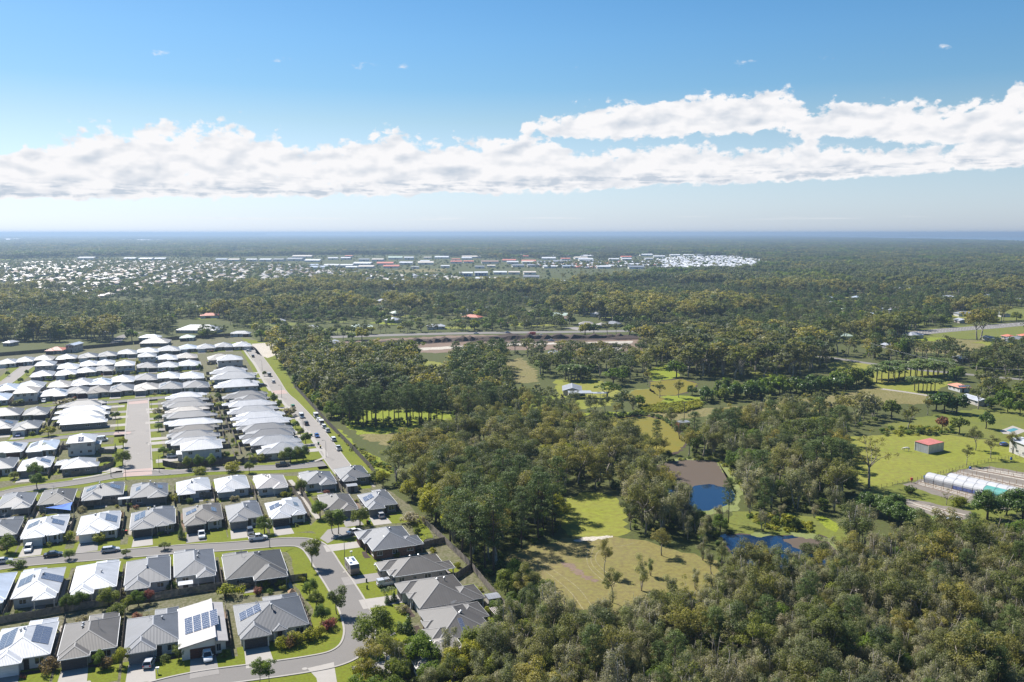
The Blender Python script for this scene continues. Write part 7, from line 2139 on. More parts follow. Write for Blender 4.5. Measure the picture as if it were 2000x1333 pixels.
for a_ in [
    ('round', 728, 1264, 9.5, 'large dark round tree on the verge of the curved street', 1.15), ('street', 609, 1108, 8.0, 'slender street tree on the corner lawn', 1.1), ('street', 658, 1200, 6.5, 'street tree beside the kerb above three clipped shrubs', 1.3), ('round', 605, 1166, 5.0, 'farthest of three dense shrubs beside the play garden', 0.95),
    ('round', 617, 1191, 5.2, 'middle of three dense shrubs beside the play garden', 0.95), ('round', 629, 1217, 5.2, 'nearest of three dense shrubs beside the play garden', 0.95), ('street', 507, 1336, 5.5, 'left of two thin street trees at the bottom edge', 1.0), ('street', 526, 1336, 5.2, 'right of two thin street trees at the bottom edge', 1.0),
    ('round', 517, 1043, 6.0, 'dense green tree behind the white pickup', 1.0), ('round', 626, 1012, 6.5, 'leafy tree at the foot of the walkway', 1.1), ('street', 650, 1043, 7.0, 'left of two street trees by the shaded drive', 1.4), ('street', 661, 1043, 7.4, 'right of two street trees by the shaded drive', 1.4), ('round', 703, 1027, 6.5, 'leafy tree beside the wheelie bins', 1.1),
    ('round', 589, 964, 6.0, 'small green tree beside the walkway', 0.9), ('round', 13, 1080, 6.0, 'green tree at the left edge above the curved street', 1.1), ('goldbush', 191, 1060, 3.0, 'golden round shrub before the white solar house', 1.2), ('goldbush', 136, 1058, 3.4, 'tall golden shrub between two white houses', 0.9), ('cone', 354, 1052, 4.5, 'dark cypress beside the taupe house drive', 1.0),
    ('round', 322, 1074, 2.6, 'low hedge shrub above the slate roof', 1.6), ('round', 135, 1093, 3.2, 'dark shrub left of a white roof on the curved street', 1.3), ('round', 246, 1088, 2.6, 'small shrub between white and grey roofs', 1.2), ('bush', 32, 1110, 2.6, 'low shrub at the left by the curved street', 1.3),
    ('round', 133, 1194, 5.0, 'dark green shrub at the left of the back fence', 0.95), ('round', 160, 1189, 5.0, 'grey-green shrub second along the back fence', 1.1), ('round', 213, 1184, 5.4, 'big shrub third along the back fence', 1.2), ('round', 229, 1213, 5.0, 'shrub standing over the taupe roof corner', 1.1), ('round', 248, 1192, 4.0, 'shrub fifth along the back fence', 1.0),
    ('round', 271, 1184, 4.4, 'shrub sixth along the back fence', 1.0), ('red', 291, 1178, 4.0, 'reddish shrub at the end of the back fence planting', 0.9), ('redbush', 104, 1308, 3.2, 'red-leaved shrub right of the nearest white house', 1.0), ('round', 192, 1304, 4.2, 'dark shrub before the taupe roof', 0.85), ('redbush', 208, 1306, 2.6, 'pink-flowered shrub beside the taupe house drive', 1.0),
    ('yellow', 238, 1300, 4.6, 'yellow-green shrub between the taupe and grey houses', 0.95), ('round', 350, 1288, 3.8, 'round shrub before the grey house entry', 0.95), ('round', 440, 1284, 1.8, 'low grey shrub beside the white car', 1.3), ('goldbush', 548, 1266, 2.9, 'golden shrub first along the corner garden bed', 0.9), ('redbush', 566, 1263, 2.7, 'red shrub second along the corner garden bed', 1.0),
    ('goldbush', 579, 1259, 3.2, 'golden shrub third along the corner garden bed', 1.0), ('goldbush', 604, 1251, 3.0, 'golden shrub fourth along the corner garden bed', 1.0), ('goldbush', 626, 1243, 2.8, 'golden shrub fifth along the corner garden bed', 0.9), ('redbush', 639, 1231, 2.9, 'red shrub at the end of the corner garden bed', 1.0), ('goldbush', 593, 1132, 2.0, 'small round shrub on the corner lawn', 1.0),
    ('goldbush', 441, 1165, 4.0, 'yellowish shrub behind the slanted-roof house', 1.0), ('goldbush', 520, 1148, 2.2, 'row shrub by the fence under the dark roof', 1.0), ('goldbush', 545, 1145, 2.2, 'second row shrub by the fence under the dark roof', 1.0), ('greybush', 470, 1150, 2.2, 'pale shrub by the fence under the dark roof', 1.0),
    ('palm', 752, 1172, 3.2, 'left of two small palms in the front bed', 1.1), ('palm', 764, 1169, 3.4, 'right of two small palms in the front bed', 1.1), ('cone', 756, 1180, 2.6, 'clipped dark shrub between the small palms', 1.3), ('cone', 770, 1176, 2.8, 'clipped dark shrub right of the small palms', 1.3), ('cone', 798, 1236, 4.4, 'dark conical shrub by the red brick house', 1.3),
    ('round', 966, 1194, 3.2, 'clipped round shrub beside the garden shed', 1.1), ('round', 986, 1195, 2.2, 'small round shrub near the pergola', 1.1), ('bush', 782, 1232, 2.2, 'low shrubs in the bed of the brick house', 1.3),
    ('round', 70, 936, 7.5, 'dark round tree above the white solar house', 0.95), ('round', 73, 955, 6.5, 'dark round tree on the cross street verge', 1.0), ('round', 28, 936, 3.2, 'hedge tree left on the cross street', 1.6), ('yellow', 241, 874, 5.2, 'yellow-green street tree on the straight street', 0.85), ('round', 240, 910, 7.0, 'dark round tree at the foot of the straight street', 1.1),
    ('yellow', 95, 852, 5.0, 'wide yellow-green bush behind the flat white roof', 1.5), ('round', 90, 886, 5.2, 'dark tree behind the curved-fence house', 1.4), ('round', 35, 792, 3.5, 'dark hedge tree at the left of the top street', 2.0), ('greybush', 123, 792, 3.6, 'grey-green hedge before the slate roofs', 2.2), ('round', 226, 818, 4.0, 'dark shrub on the left of the straight street', 1.3),
    ('round', 309, 824, 4.0, 'dark shrub on the right of the straight street', 1.2), ('round', 310, 842, 4.2, 'second dark shrub on the right of the straight street', 1.2), ('greybush', 310, 806, 2.6, 'small shrub at the top right of the straight street', 1.2), ('round', 320, 891, 4.6, 'olive tree left of the two-storey corner house', 1.2), ('round', 334, 894, 3.4, 'shrub beside the corner house car', 1.2),
    ('round', 368, 917, 6.0, 'left of three trees before the two-storey corner house', 0.9), ('round', 390, 916, 6.4, 'middle of three trees before the two-storey corner house', 0.95), ('round', 411, 914, 6.0, 'right of three trees before the two-storey corner house', 0.95), ('goldbush', 390, 926, 2.8, 'yellow-green bush at the cross street kerb', 1.5), ('goldbush', 453, 921, 4.2, 'pale yellow bushy tree on the cross street', 1.4), ('round', 487, 924, 5.0, 'dark tree by the cross street houses', 0.9),
    ('round', 537, 790, 7.0, 'dark street tree near the red crossing', 0.9), ('round', 545, 795, 4.5, 'smaller street tree near the red crossing', 0.9), ('greybush', 560, 814, 5.0, 'grey-leaved street tree on the long street', 1.2), ('round', 578, 838, 4.4, 'round shrub beside the long street houses', 1.0), ('round', 587, 853, 4.4, 'dark shrub below another on the long street', 1.0), ('round', 597, 868, 6.0, 'dark round tree on the long street verge', 0.9),
    ('round', 556, 903, 6.2, 'first tree of the corner garden row', 1.0), ('round', 568, 903, 6.6, 'second tree of the corner garden row', 1.0), ('round', 580, 901, 6.4, 'third tree of the corner garden row', 1.0), ('round', 592, 899, 6.4, 'fourth tree of the corner garden row', 1.0), ('palm', 489, 904, 4.6, 'small palm beside the garden pool', 1.0), ('goldbush', 512, 901, 3.6, 'yellow-green shrub right of the pool palm', 1.2),
    ('round', 441, 898, 4.0, 'shrub behind the pool fence', 1.2), ('round', 425, 782, 4.6, 'yellow-green hedge tree between the roof columns', 1.2), ('goldbush', 430, 798, 3.6, 'golden hedge between the roof columns', 1.4), ('greybush', 440, 765, 3.8, 'grey-green hedge at the top of the roof columns', 2.2), ('greybush', 455, 763, 3.6, 'second grey-green hedge at the top of the roof columns', 2.2),
    ('round', 517, 735, 4.0, 'dark street tree on the upper long street', 0.8), ('yellow', 270, 716, 5.0, 'yellow-green tree beside the upper two-storey house', 0.8), ('round', 348, 727, 4.4, 'dark tree among the upper rows', 1.2), ('round', 388, 724, 5.0, 'dark tree right among the upper rows', 1.0), ('round', 260, 735, 3.6, 'shrub in the upper rows', 1.2), ('round', 142, 742, 4.0, 'dark shrub left in the upper rows', 1.3), ('round', 95, 744, 3.4, 'hedge left in the upper rows', 1.4),
    ('round', 40, 748, 3.6, 'dark tree by the left upper street', 1.2), ('round', 52, 733, 4.0, 'street tree at the left upper street', 0.9), ('round', 15, 735, 3.6, 'street tree at the left edge upper street', 0.9), ('round', 307, 768, 2.8, 'small shrub at the top of the straight street', 1.0), ('redbush', 257, 770, 2.2, 'red shrub before the beige roof', 1.4), ('round', 110, 1000, 2.4, 'shrub by the blue sail', 1.0),
    ('bush', 690, 944, 3.6, 'first of the dense hedge plants behind the corner house', 1.3), ('bush', 704, 942, 3.8, 'second of the dense hedge plants behind the corner house', 1.3), ('bush', 718, 940, 3.8, 'third of the dense hedge plants behind the corner house', 1.3), ('bush', 732, 938, 3.8, 'fourth of the dense hedge plants behind the corner house', 1.3), ('goldbush', 348, 980, 3.2, 'golden shrub in the back yards of the third row', 1.0),
    ('greybush', 800, 1022, 4.2, 'pale flowering bush beside the shaded lawn', 1.4), ('yellow', 850, 1022, 13.0, 'big yellow-green tree towering over the back fence', 1.0), ('yellow', 868, 1018, 12.0, 'second big yellow-green tree over the back fence', 0.9), ('pine', 902, 1092, 19.0, 'huge dark pine behind the back fence', 1.25), ('pine', 922, 1112, 18.0, 'huge dark pine nearest the dry paddock', 1.2), ('pine', 880, 1066, 17.0, 'dark pine left of the huge pair', 1.1),
    ('yellow', 748, 950, 7.0, 'yellow-green tree above the corner roof', 0.9), ('yellow', 716, 1350, 7.5, 'golden-green tree at the bottom centre', 0.95),
    # right half
    ('gum', 1181, 1124, 10.0, 'lone slender tree standing in the dry paddock', 0.55), ('gum', 1196, 1178, 9.0, 'leafy tree at the foot of the dry paddock', 0.8), ('sparse', 1697, 953, 21.0, 'tall sparse gum alone at the edge of the paddock', 1.0), ('pine', 1493, 1020, 14.0, 'dark pine between the two dams', 0.9), ('pine', 1423, 1022, 14.0, 'dark pine beside the blue water', 0.75),
    ('paper', 1673, 1080, 15.0, 'tall grey paperbark clump right of the second dam', 1.1), ('paper', 1665, 1070, 13.0, 'second tall paperbark right of the dam', 1.1), ('paper', 1685, 1072, 14.0, 'third tall paperbark right of the dam', 1.1),
    ('dark', 1928, 1016, 11.0, 'big round mango tree below the polytunnels', 1.2), ('dark', 1998, 1018, 11.0, 'big mango tree at the right edge', 1.2), ('dark', 1965, 1006, 9.0, 'mango tree between the two biggest ones', 1.0), ('dark', 1692, 1002, 8.0, 'first mango tree of the orchard row', 1.2), ('dark', 1715, 1008, 8.0, 'second mango tree of the orchard row', 1.2), ('dark', 1738, 1018, 8.4, 'third mango tree of the orchard row', 1.2), ('dark', 1762, 1028, 8.6, 'fourth mango tree of the orchard row', 1.2),
    ('dark', 1788, 1036, 8.0, 'fifth mango tree of the orchard row', 1.2), ('dark', 1748, 1000, 7.0, 'mango tree behind the orchard row', 1.2), ('dark', 1835, 1050, 7.0, 'mango tree at the end of the orchard row', 1.2), ('dark', 1852, 1060, 6.0, 'small mango tree below the end of the row', 1.2), ('dark', 1880, 1060, 6.4, 'mango tree below the utility cart', 1.2), ('round', 1990, 1060, 8.0, 'olive tree at the right edge above the bush', 1.2),
    ('bush', 1779, 964, 3.0, 'single shrub on the nursery lawn', 1.2), ('sparse', 1849, 987, 5.0, 'bare little tree among the nursery rows', 1.1), ('goldbush', 1875, 990, 4.0, 'loose yellowish shrub among the nursery rows', 1.2),
    ('paper', 1454, 966, 11.0, 'paperbark leaning over the right bank of the dam', 1.2), ('paper', 1448, 940, 9.0, 'lower paperbark on the right bank of the dam', 1.2), ('round', 1300, 901, 5.0, 'bushy tree on the far left bank of the dam', 1.2), ('gum', 1288, 900, 11.0, 'gum tree shading the far bank of the dam', 1.0), ('gum', 1345, 892, 12.0, 'gum tree behind the far bank of the dam', 1.0), ('paper', 1396, 892, 10.0, 'paperbark at the far right bank of the dam', 1.1),
    ('gum', 1288, 778, 9.0, 'gum tree between the two upper mustard ponds', 1.1), ('gum', 1326, 777, 10.0, 'gum tree before the upper mustard pond', 1.1), ('round', 1352, 772, 6.0, 'round tree at the right end of the upper mustard pond', 1.2), ('gum', 1264, 752, 9.0, 'gum tree at the left end of the upper mustard pond', 1.0), ('paper', 1236, 800, 8.0, 'paperbark at the marsh edge', 1.2), ('gum', 1312, 838, 10.0, 'gum tree on the right bank of the large mustard pond', 1.0), ('paper', 1328, 858, 10.0, 'paperbark on the lower bank of the large mustard pond', 1.2),
    ('wide', 1568, 880, 14.0, 'huge spreading green tree beyond the dam', 1.25), ('wide', 1606, 872, 13.0, 'second spreading green tree beyond the dam', 1.1), ('pine', 1590, 962, 18.0, 'dark pine left of the paddock', 1.1), ('pine', 1618, 962, 19.0, 'second dark pine left of the paddock', 1.1), ('pine', 1640, 962, 18.0, 'third dark pine left of the paddock', 1.1), ('pine', 1662, 950, 15.0, 'dark pine nearest the paddock', 1.0),
    ('gum', 1888, 908, 8.0, 'small tree on the nursery fence', 0.9), ('gum', 1935, 895, 9.5, 'tree right of the small fence tree', 1.0), ('gum', 1977, 886, 9.0, 'leafy tree before the white house', 1.0), ('gum', 1905, 880, 10.0, 'grey gum behind the fence trees', 1.0), ('round', 1873, 848, 9.5, 'rounded olive tree on the park grass', 1.0), ('red', 1840, 842, 8.0, 'orange-flowered tree on the park grass', 0.8), ('dark', 1925, 838, 9.0, 'dense dark tree by the tennis court', 1.0),
    ('gum', 1775, 842, 12.0, 'gum tree on the park grass left of the orange one', 1.0), ('dark', 1828, 802, 11.0, 'very dark tree below the palms', 1.2), ('dark', 1845, 806, 12.0, 'second very dark tree below the palms', 1.2), ('dark', 1868, 808, 11.0, 'third very dark tree below the palms', 1.2), ('round', 1742, 818, 11.0, 'round tree at the end of the dry strip', 1.0),
    ('wide', 1186, 778, 9.0, 'broad grey-green tree right of the carport', 1.3), ('wide', 1198, 752, 10.0, 'broad tree behind the carport', 1.3), ('round', 1247, 795, 7.0, 'rounded bush at the edge of the pond', 1.2), ('pine', 1213, 815, 11.0, 'dark slender tree on the pond bank', 0.7), ('round', 1110, 818, 6.0, 'bright round bush above the gum wood', 1.3), ('pine', 1282, 882, 13.0, 'dark tall tree at the foot of the mustard pond', 0.9),
    ('round', 1762, 706, 18.0, 'tall dark tree standing over the palms', 0.75), ('pine', 1805, 704, 15.0, 'dark pine right of the tall tree', 0.8), ('yellow', 1708, 700, 12.0, 'yellow-green tree at the country road', 1.1), ('round', 1866, 744, 10.0, 'dark round tree above the salmon roof', 1.2), ('gum', 1910, 800, 13.0, 'gum tree beside the small garage', 1.0), ('round', 1968, 806, 8.0, 'olive round tree on the far park grass', 1.0), ('round', 1992, 812, 8.0, 'pale-trunked tree on the far park grass', 1.0)]:
    at_px(a_[0], a_[1], a_[2], a_[3], a_[4], a_[5] if len(a_) > 5 else 1.0)
# small shrubs in the yards
for i, h in enumerate(HOUSES):
    if 'row' not in h:
        continue
    rgs_ = random.Random(900 + i)
    for _ in range(4 if h['row'] < 5 else 2):
        u_ = rgs_.random()
        if u_ < 0.55:
            lx, ly = rgs_.uniform(-0.5, 0.5) * h['w'], h['d'] / 2 + rgs_.uniform(1.6, 2.8)
        elif u_ < 0.8:
            lx, ly = rgs_.choice((-1, 1)) * (h['w'] / 2 + 0.3), rgs_.uniform(-0.2, 0.5) * h['d']
        else:
            lx, ly = -h['gx'] * 0.8 + rgs_.uniform(-2, 2), -h['d'] / 2 - rgs_.uniform(-0.6, 1.5)
        kd_ = rgs_.choice(('bush', 'bush', 'goldbush', 'greybush', 'bush', 'redbush'))
        x_, y_ = loc2w(h, lx, ly)
        w_ = {'bush': 'green', 'goldbush': 'golden', 'greybush': 'grey-leaved', 'redbush': 'reddish'}[kd_]
        lab_ = 'low %s shrub by a house %s' % (w_, ROWS[h['row']][0].replace(', facing the top of the straight street', '').replace('facing', 'on').replace(' from the', ' at the'))
        plant(kd_, x_, y_, rgs_.uniform(0.9, 2.2), lab_, lab_)
# rows of queen palms
for i in range(26):
    x = 1712 + (i % 13) * 11.0 + RNG.uniform(-2, 2)
    y = (748 if i < 13 else 741) - (i % 13) * 0.9 + RNG.uniform(-0.8, 0.8)
    at_px('palm', x, y, RNG.uniform(10, 12.5), 'tall palm in the avenue of palms beside the salmon-roofed house', 1.6, 'avenue of palms')
for i in range(7):
    at_px('palm', 1104 + i * 6, 742 + (i % 2) * 2, RNG.uniform(10, 13), 'dark palm in the group behind the grey farmhouse', 1.6, 'palms behind the farmhouse')
for i in range(6):
    at_px('palm', 1786 + i * 8, 764 + (i % 3), RNG.uniform(8, 10), 'palm in the loose group below the avenue', 1.7, 'palms below the avenue')
# reeds and rough grass on banks, uncountable
rgb = np.random.default_rng(21)
reed_me = [joined('bush', v_, 'mid')[1] for v_ in range(3)] + [joined('goldbush', v_, 'mid')[1] for v_ in range(2)]
rp = []
for poly, sp, s0, s1, ids in [([(1250, 796), (1300, 790), (1365, 785), (1372, 796), (1330, 808), (1256, 806)], 1.5, 0.5, 0.9, (3, 4)), ([(1140, 816), (1180, 812), (1260, 808), (1300, 818), (1330, 842), (1318, 838), (1296, 820), (1256, 812), (1176, 821)], 2.2, 0.5, 1.0, (0, 1, 2)),
                              ([(1455, 1008), (1500, 1002), (1545, 1012), (1590, 1028), (1588, 1040), (1530, 1040), (1500, 1034)], 1.8, 0.4, 0.9, (0, 3, 4)), ([(1740, 838), (1850, 836), (1880, 846), (1800, 852), (1700, 850)], 3.0, 0.5, 1.0, (0, 1, 3)),
                              ([(770, 850), (900, 842), (915, 856), (840, 872), (760, 868)], 2.4, 0.3, 0.8, (0, 1, 4)), ([(660, 850), (710, 885), (765, 915), (770, 925), (735, 920), (700, 885)], 2.2, 0.4, 0.9, (3, 4, 0)), ([(1290, 905), (1345, 895), (1395, 897), (1440, 925), (1450, 955), (1442, 948), (1425, 915), (1392, 900), (1340, 899)], 2.0, 0.3, 0.7, (0, 3)),
                              ([(1405, 1130), (1420, 1110), (1440, 1130), (1450, 1190), (1400, 1190)], 2.0, 0.4, 0.8, (3, 4, 0))]:
    for x, y in darts(W(poly), sp, rgb, (), 5):
        s = rgb.uniform(s0, s1)
        rp.append((x, y, s * 1.2, s, rgb.uniform(0, 6.28), ids[int(rgb.integers(len(ids)))]))
scatter('undergrowth', reed_me, rp, 'rough grass, reeds and low scrub on the banks and paddock edges')
# ------------------------------------------------------------------ far woods, suburb and works
def make_patch(seed):
    """60 m of far canopy: crowns of different heights, each a knot of leaf clumps"""
    rg = np.random.default_rng(900 + seed)
    cl = []
    for x, y in darts([(-32, -32), (32, -32), (32, 32), (-32, 32)], 10.0, rg):
        h = rg.uniform(9, 20) if rg.random() > 0.12 else rg.uniform(3, 6)
        r = rg.uniform(3.9, 6.0) * (h / 13.0) ** 0.5
        for k in range(7):
            cl.append((x + rg.normal() * r * 0.42, y + rg.normal() * r * 0.42, h - r * 0.7 + rg.uniform(-1.2, 0.6), r * rg.uniform(0.5, 0.75)))
    return crown('far_canopy', cl, 5200, 1.9, L_COOL if seed % 3 else (L_GUM if seed else L_ROUND), rg, 0.8, 0.75, 0.55, 0.55)

PATCH = [make_patch(i) for i in range(6)]
OPEN = [(-150, 510), (150, 503), (440, 502), (600, 499), (830, 498), (960, 506), (1180, 508), (1300, 500), (1500, 508), (1500, 532), (1300, 536), (1150, 556), (1000, 560), (900, 554), (720, 562), (640, 530), (-150, 525)]
SUBURB = [  # picture polygons of the far suburb: (outline, spacing of houses, colours)
    ([(-150, 519), (40, 515), (140, 511), (330, 512), (560, 519), (660, 526), (735, 540), (700, 552), (560, 566), (330, 568), (140, 592), (-150, 600)], 27, ['cream', 'beige', 'white', 'pink', 'cream', 'brown', 'white', 'pink', 'beige', 'light', 'cream', 'brown']),
    ([(640, 530), (740, 533), (800, 540), (900, 540), (900, 556), (800, 562), (700, 562)], 28, ['cream', 'bright', 'light']),
    ([(1286, 508), (1340, 501), (1440, 503), (1500, 511), (1490, 526), (1420, 534), (1330, 536), (1286, 526)], 19, ['bright', 'bright', 'white', 'bright']),
    ([(1030, 517), (1150, 513), (1290, 513), (1292, 522), (1150, 526), (1050, 524)], 26, ['bright', 'white', 'bright', 'light', 'red']),
]
FARB = [  # large far sheds: (x0, x1, y0, y1, height, colour, words)
    (600, 696, 513, 523, 9, 'blue', 'long pale blue warehouse left of the far shops'), (897, 956, 527, 540, 10, 'bright', 'big white store with blue panels'), (964, 1052, 531, 537, 7, 'bright', 'long low white shed right of the big store'),
    (929, 1002, 541, 549, 7, 'bright', 'white-roofed hall below the big store'), (1011, 1118, 548, 556, 7, 'bright', 'long white roof at the wood edge'), (1023, 1058, 539, 546, 8, 'light', 'grey curved-roof hall above the long white roof'),
    (757, 789, 502, 507, 9, 'green', 'green-grey shed in the far row of sheds'), (789, 813, 501, 508, 11, 'bright', 'white shed beside the green-grey one'), (1142, 1188, 493, 499, 8, 'bright', 'white warehouse deep in the far wood'), (1189, 1222, 494, 497, 7, 'bright', 'low white warehouse right of the deep wood warehouse'),
    (1190, 1240, 505, 509, 7, 'bright', 'white shed row above the retirement village'), (1524, 1562, 509, 514, 7, 'bright', 'white sheds alone at the right'), (150, 190, 503, 508, 9, 'light', 'pale warehouse at the far left of the suburb'), (240, 330, 502, 509, 8, 'bright', 'white factory row above the suburb'),
    (420, 470, 506, 511, 8, 'blue', 'pale blue-roofed works above the suburb'), (480, 560, 504, 511, 9, 'bright', 'wide white works above the suburb'), (560, 600, 505, 510, 9, 'light', 'grey works beside the wide white one'), (640, 690, 503, 508, 8, 'bright', 'white depot roof at the wood edge'),
    (700, 752, 506, 511, 9, 'light', 'grey retail roof in the far strip'), (690, 730, 513, 519, 8, 'bright', 'white retail roof with red fronts'), (735, 775, 514, 519, 8, 'red', 'red-fronted retail box in the far strip'), (780, 850, 512, 517, 8, 'bright', 'long white retail roof in the far strip'),
    (880, 930, 510, 515, 8, 'red', 'rust-coloured retail roof in the far strip'), (940, 980, 511, 515, 8, 'brown', 'brown retail roof in the far strip'), (990, 1080, 512, 516, 8, 'bright', 'long white shed at the right of the strip'), (1000, 1060, 518, 522, 7, 'light', 'low grey shed below the long white one'),
    (1310, 1390, 497, 501, 7, 'bright', 'white roofs behind the retirement village'), (0, 40, 466, 469, 9, 'bright', 'white far-off works on the left horizon'), (230, 330, 469, 471, 9, 'bright', 'line of white roofs near the left horizon'), (380, 410, 469, 470.6, 9, 'bright', 'single white roof near the left horizon'),
    (20, 60, 483, 487, 8, 'bright', 'white roofs in the left far wood'), (130, 165, 484, 487, 8, 'bright', 'second white roof group in the left far wood'), (440, 480, 491, 497, 7, 'beige', 'cream roof in the far wood left of centre'),
]


_rb = np.random.default_rng(44)
_long, FARB_ = FARB, []
for b_ in _long:
    n_ = 1 if b_[1] - b_[0] < 42 else (2 if b_[1] - b_[0] < 75 else 3)
    for k_ in range(n_):
        ww_ = (b_[1] - b_[0]) / n_
        nm_ = b_[6] if n_ == 1 else ['left block of the ', 'right block of the ', 'middle block of the '][(0, 2, 1)[k_] if n_ == 3 else k_] + b_[6]
        FARB_.append((b_[0] + k_ * ww_, b_[0] + (k_ + 0.88 * _rb.uniform(0.8, 1.0)) * ww_, b_[2] + _rb.uniform(-0.5, 0.5), b_[3] + _rb.uniform(-0.5, 0.5), b_[4], b_[5] if k_ == 0 else ['bright', 'light', b_[5], 'cream'][int(_rb.integers(4))], nm_))
FARB = FARB_
_taken = [tuple(b[:4]) for b in FARB]
for _ in range(400):
    if len(FARB) > 100:
        break
    x_ = _rb.uniform(560, 1290)
    y_ = _rb.uniform(500, 524) if x_ < 980 else _rb.uniform(497, 527)
    w_ = _rb.uniform(14, 42)
    h_ = _rb.uniform(2.0, 4.0)
    if any(abs(x_ + w_ / 2 - (t[0] + t[1]) / 2) < (w_ + t[1] - t[0]) / 2 + 3 and abs(y_ - (t[2] + t[3]) / 2) < 4.0 for t in _taken):
        continue
    c_ = ['bright', 'bright', 'light', 'bright', 'blue', 'bright', 'cream', 'red'][int(_rb.integers(8))]
    _taken.append((x_, x_ + w_, y_, y_ + h_))
    FARB.append((x_, x_ + w_, y_, y_ + h_, 7, c_, '%s shed scattered in the far commercial strip' % {'bright': 'white-roofed', 'light': 'grey-roofed', 'blue': 'pale blue-roofed', 'cream': 'cream-roofed', 'red': 'red-roofed'}[c_]))


def boxed(q, pad=2):
    return [(q[0] - pad, q[2] - 1), (q[1] + pad, q[2] - 1), (q[1] + pad, q[3] + pad), (q[0] - pad, q[3] + pad)]

rgg = np.random.default_rng(66)
GLADES = []
for poly, sp_ in (([(560, 588), (1330, 585), (1340, 638), (560, 648)], 58), ([(1600, 560), (2100, 555), (2160, 690), (1640, 668)], 62), ([(-100, 590), (560, 585), (560, 640), (-100, 655)], 105)):
    for x, y in darts(W(poly), sp_, rgg, EXCLW, 6):
        GLADES.append((x, y, rgg.uniform(9, 24)))
for gi_, (x, y, r_) in enumerate(GLADES):
    pl = [(x + r_ * 1.5 * math.cos(q_) * rgg.uniform(0.6, 1.2), y + r_ * math.sin(q_) * rgg.uniform(0.6, 1.2)) for q_ in np.linspace(0, 6.283, 13)[:-1]]
    sheet('glade', pl, 0.05 + 0.001 * (gi_ % 9), [M_LIME, M_MEADOW, M_DRY, M_PADDOCK][gi_ % 4], world=True)
    EXTRA_EXCL.append([P(px_, py_, 0.0) for px_, py_ in pl])
FAR_EXCL = CLEAR + EXTRA_EXCL + [boxed(b) for b in FARB]
rgf = np.random.default_rng(77)
# individual trees of the middle distance, 650 m to 1500 m, as one wood
n = 60000
rr = np.sqrt(rgf.uniform(640.0 ** 2, 1500.0 ** 2, n))
aa = rgf.uniform(-0.66, 0.66, n)
X, Y = rr * np.sin(aa), rr * np.cos(aa)
qx, qy = P(X, Y, 0.0)
ok = qy < 668
for e in FAR_EXCL:
    ok &= ~inside(e, qx, qy)
sub = np.zeros(n, bool)
for poly, _, _ in SUBURB:
    sub |= inside(poly, qx, qy)
ok &= ~(sub & (rgf.random(n) > 0.10))
road_gap = (qy > 590) & (qy < 652) & (qx > 560) & (qx < 1350)
ok &= ~(road_gap & (rgf.random(n) > 0.6))
right_gap = (qx > 1620) & (qy > 555) & (qy < 660) & (rgf.random(n) > 0.62)
ok &= ~right_gap
cells = set()
for x, y in zip(X[ok], Y[ok]):
    c = (int(x // 8.6), int(y // 8.6))
    if c in cells:
        continue
    cells.add(c)
    u = rgf.random()
    belt = math.sin(x / 61.0 + 1.3 * math.sin(y / 90.0)) + math.sin(y / 47.0 + 0.8 * math.sin(x / 75.0)) + 0.7 * math.sin((x + y) / 140.0)
    if belt < -1.5 and rgf.random() < 0.7:
        continue
    kd = ('gum' if belt > 0.55 else 'coolgum') if u < 0.66 else ('pine' if u < 0.76 else ('round' if u < 0.93 else ('palm' if u < 0.95 else 'yellow')))
    wood_add(kd, x, y, rgf.uniform(9, 17) * (1.15 + 0.16 * belt) * (1.0 if kd in ('gum', 'pine') else 0.66), 'mid', rgf, 1.22)
# trees in the gardens of the suburb
for pi, (poly, sp, cols) in enumerate(SUBURB):
    for x, y in darts(W(poly), 17.0 if pi != 2 else 38.0, rgf, (), 4):
        wood_add('gum' if rgf.random() < 0.6 else 'round', x, y, rgf.uniform(5, 12), 'mid', rgf, 1.2)
for x, y in darts(W(OPEN), 24.0, rgf, [W(boxed((b[0], b[1], b[2] - 0.5, b[3] + 1.0, 0), 3)) for b in FARB], 4):
    wood_add('gum' if rgf.random() < 0.6 else 'round', x, y, rgf.uniform(4, 10), 'mid', rgf)
scatter('woodland', wood_me, wood_pts, 'wood of gums, pines and undergrowth spreading behind the estate')
# beyond 1500 m: canopy in patches, out to the horizon
pts = []
for r0, r1, size in ((1490.0, 3200.0, 50.0), (3200.0, 7000.0, 66.0), (7000.0, 13000.0, 120.0), (13000.0, 24500.0, 210.0)):
    m_ = int((r1 * r1 - r0 * r0) * 0.66 / (size * size) * 1.35)
    rr = np.sqrt(rgf.uniform(r0 * r0, r1 * r1, m_))
    aa = rgf.uniform(-0.66, 0.66, m_)
    X, Y = rr * np.sin(aa), rr * np.cos(aa)
    qx, qy = P(X, Y, 0.0)
    ok = np.ones(m_, bool)
    for e in FAR_EXCL:
        ok &= ~inside(e, qx, qy)
    # leave the suburb and the strip of sheds mostly open
    for poly, _, _ in SUBURB:
        ok &= ~inside(poly, qx, qy)
    open_ = inside(OPEN, qx, qy)
    ok &= ~open_
    for x, y in zip(X[ok], Y[ok]):
        s = size / 60.0
        pts.append((x, y, s * rgf.uniform(0.9, 1.2), rgf.uniform(0.75, 1.15), rgf.uniform(0, 6.28), rgf.integers(6)))
scatter('forest', PATCH, pts, 'far forest of gum trees fading to blue at the horizon')
GH = []
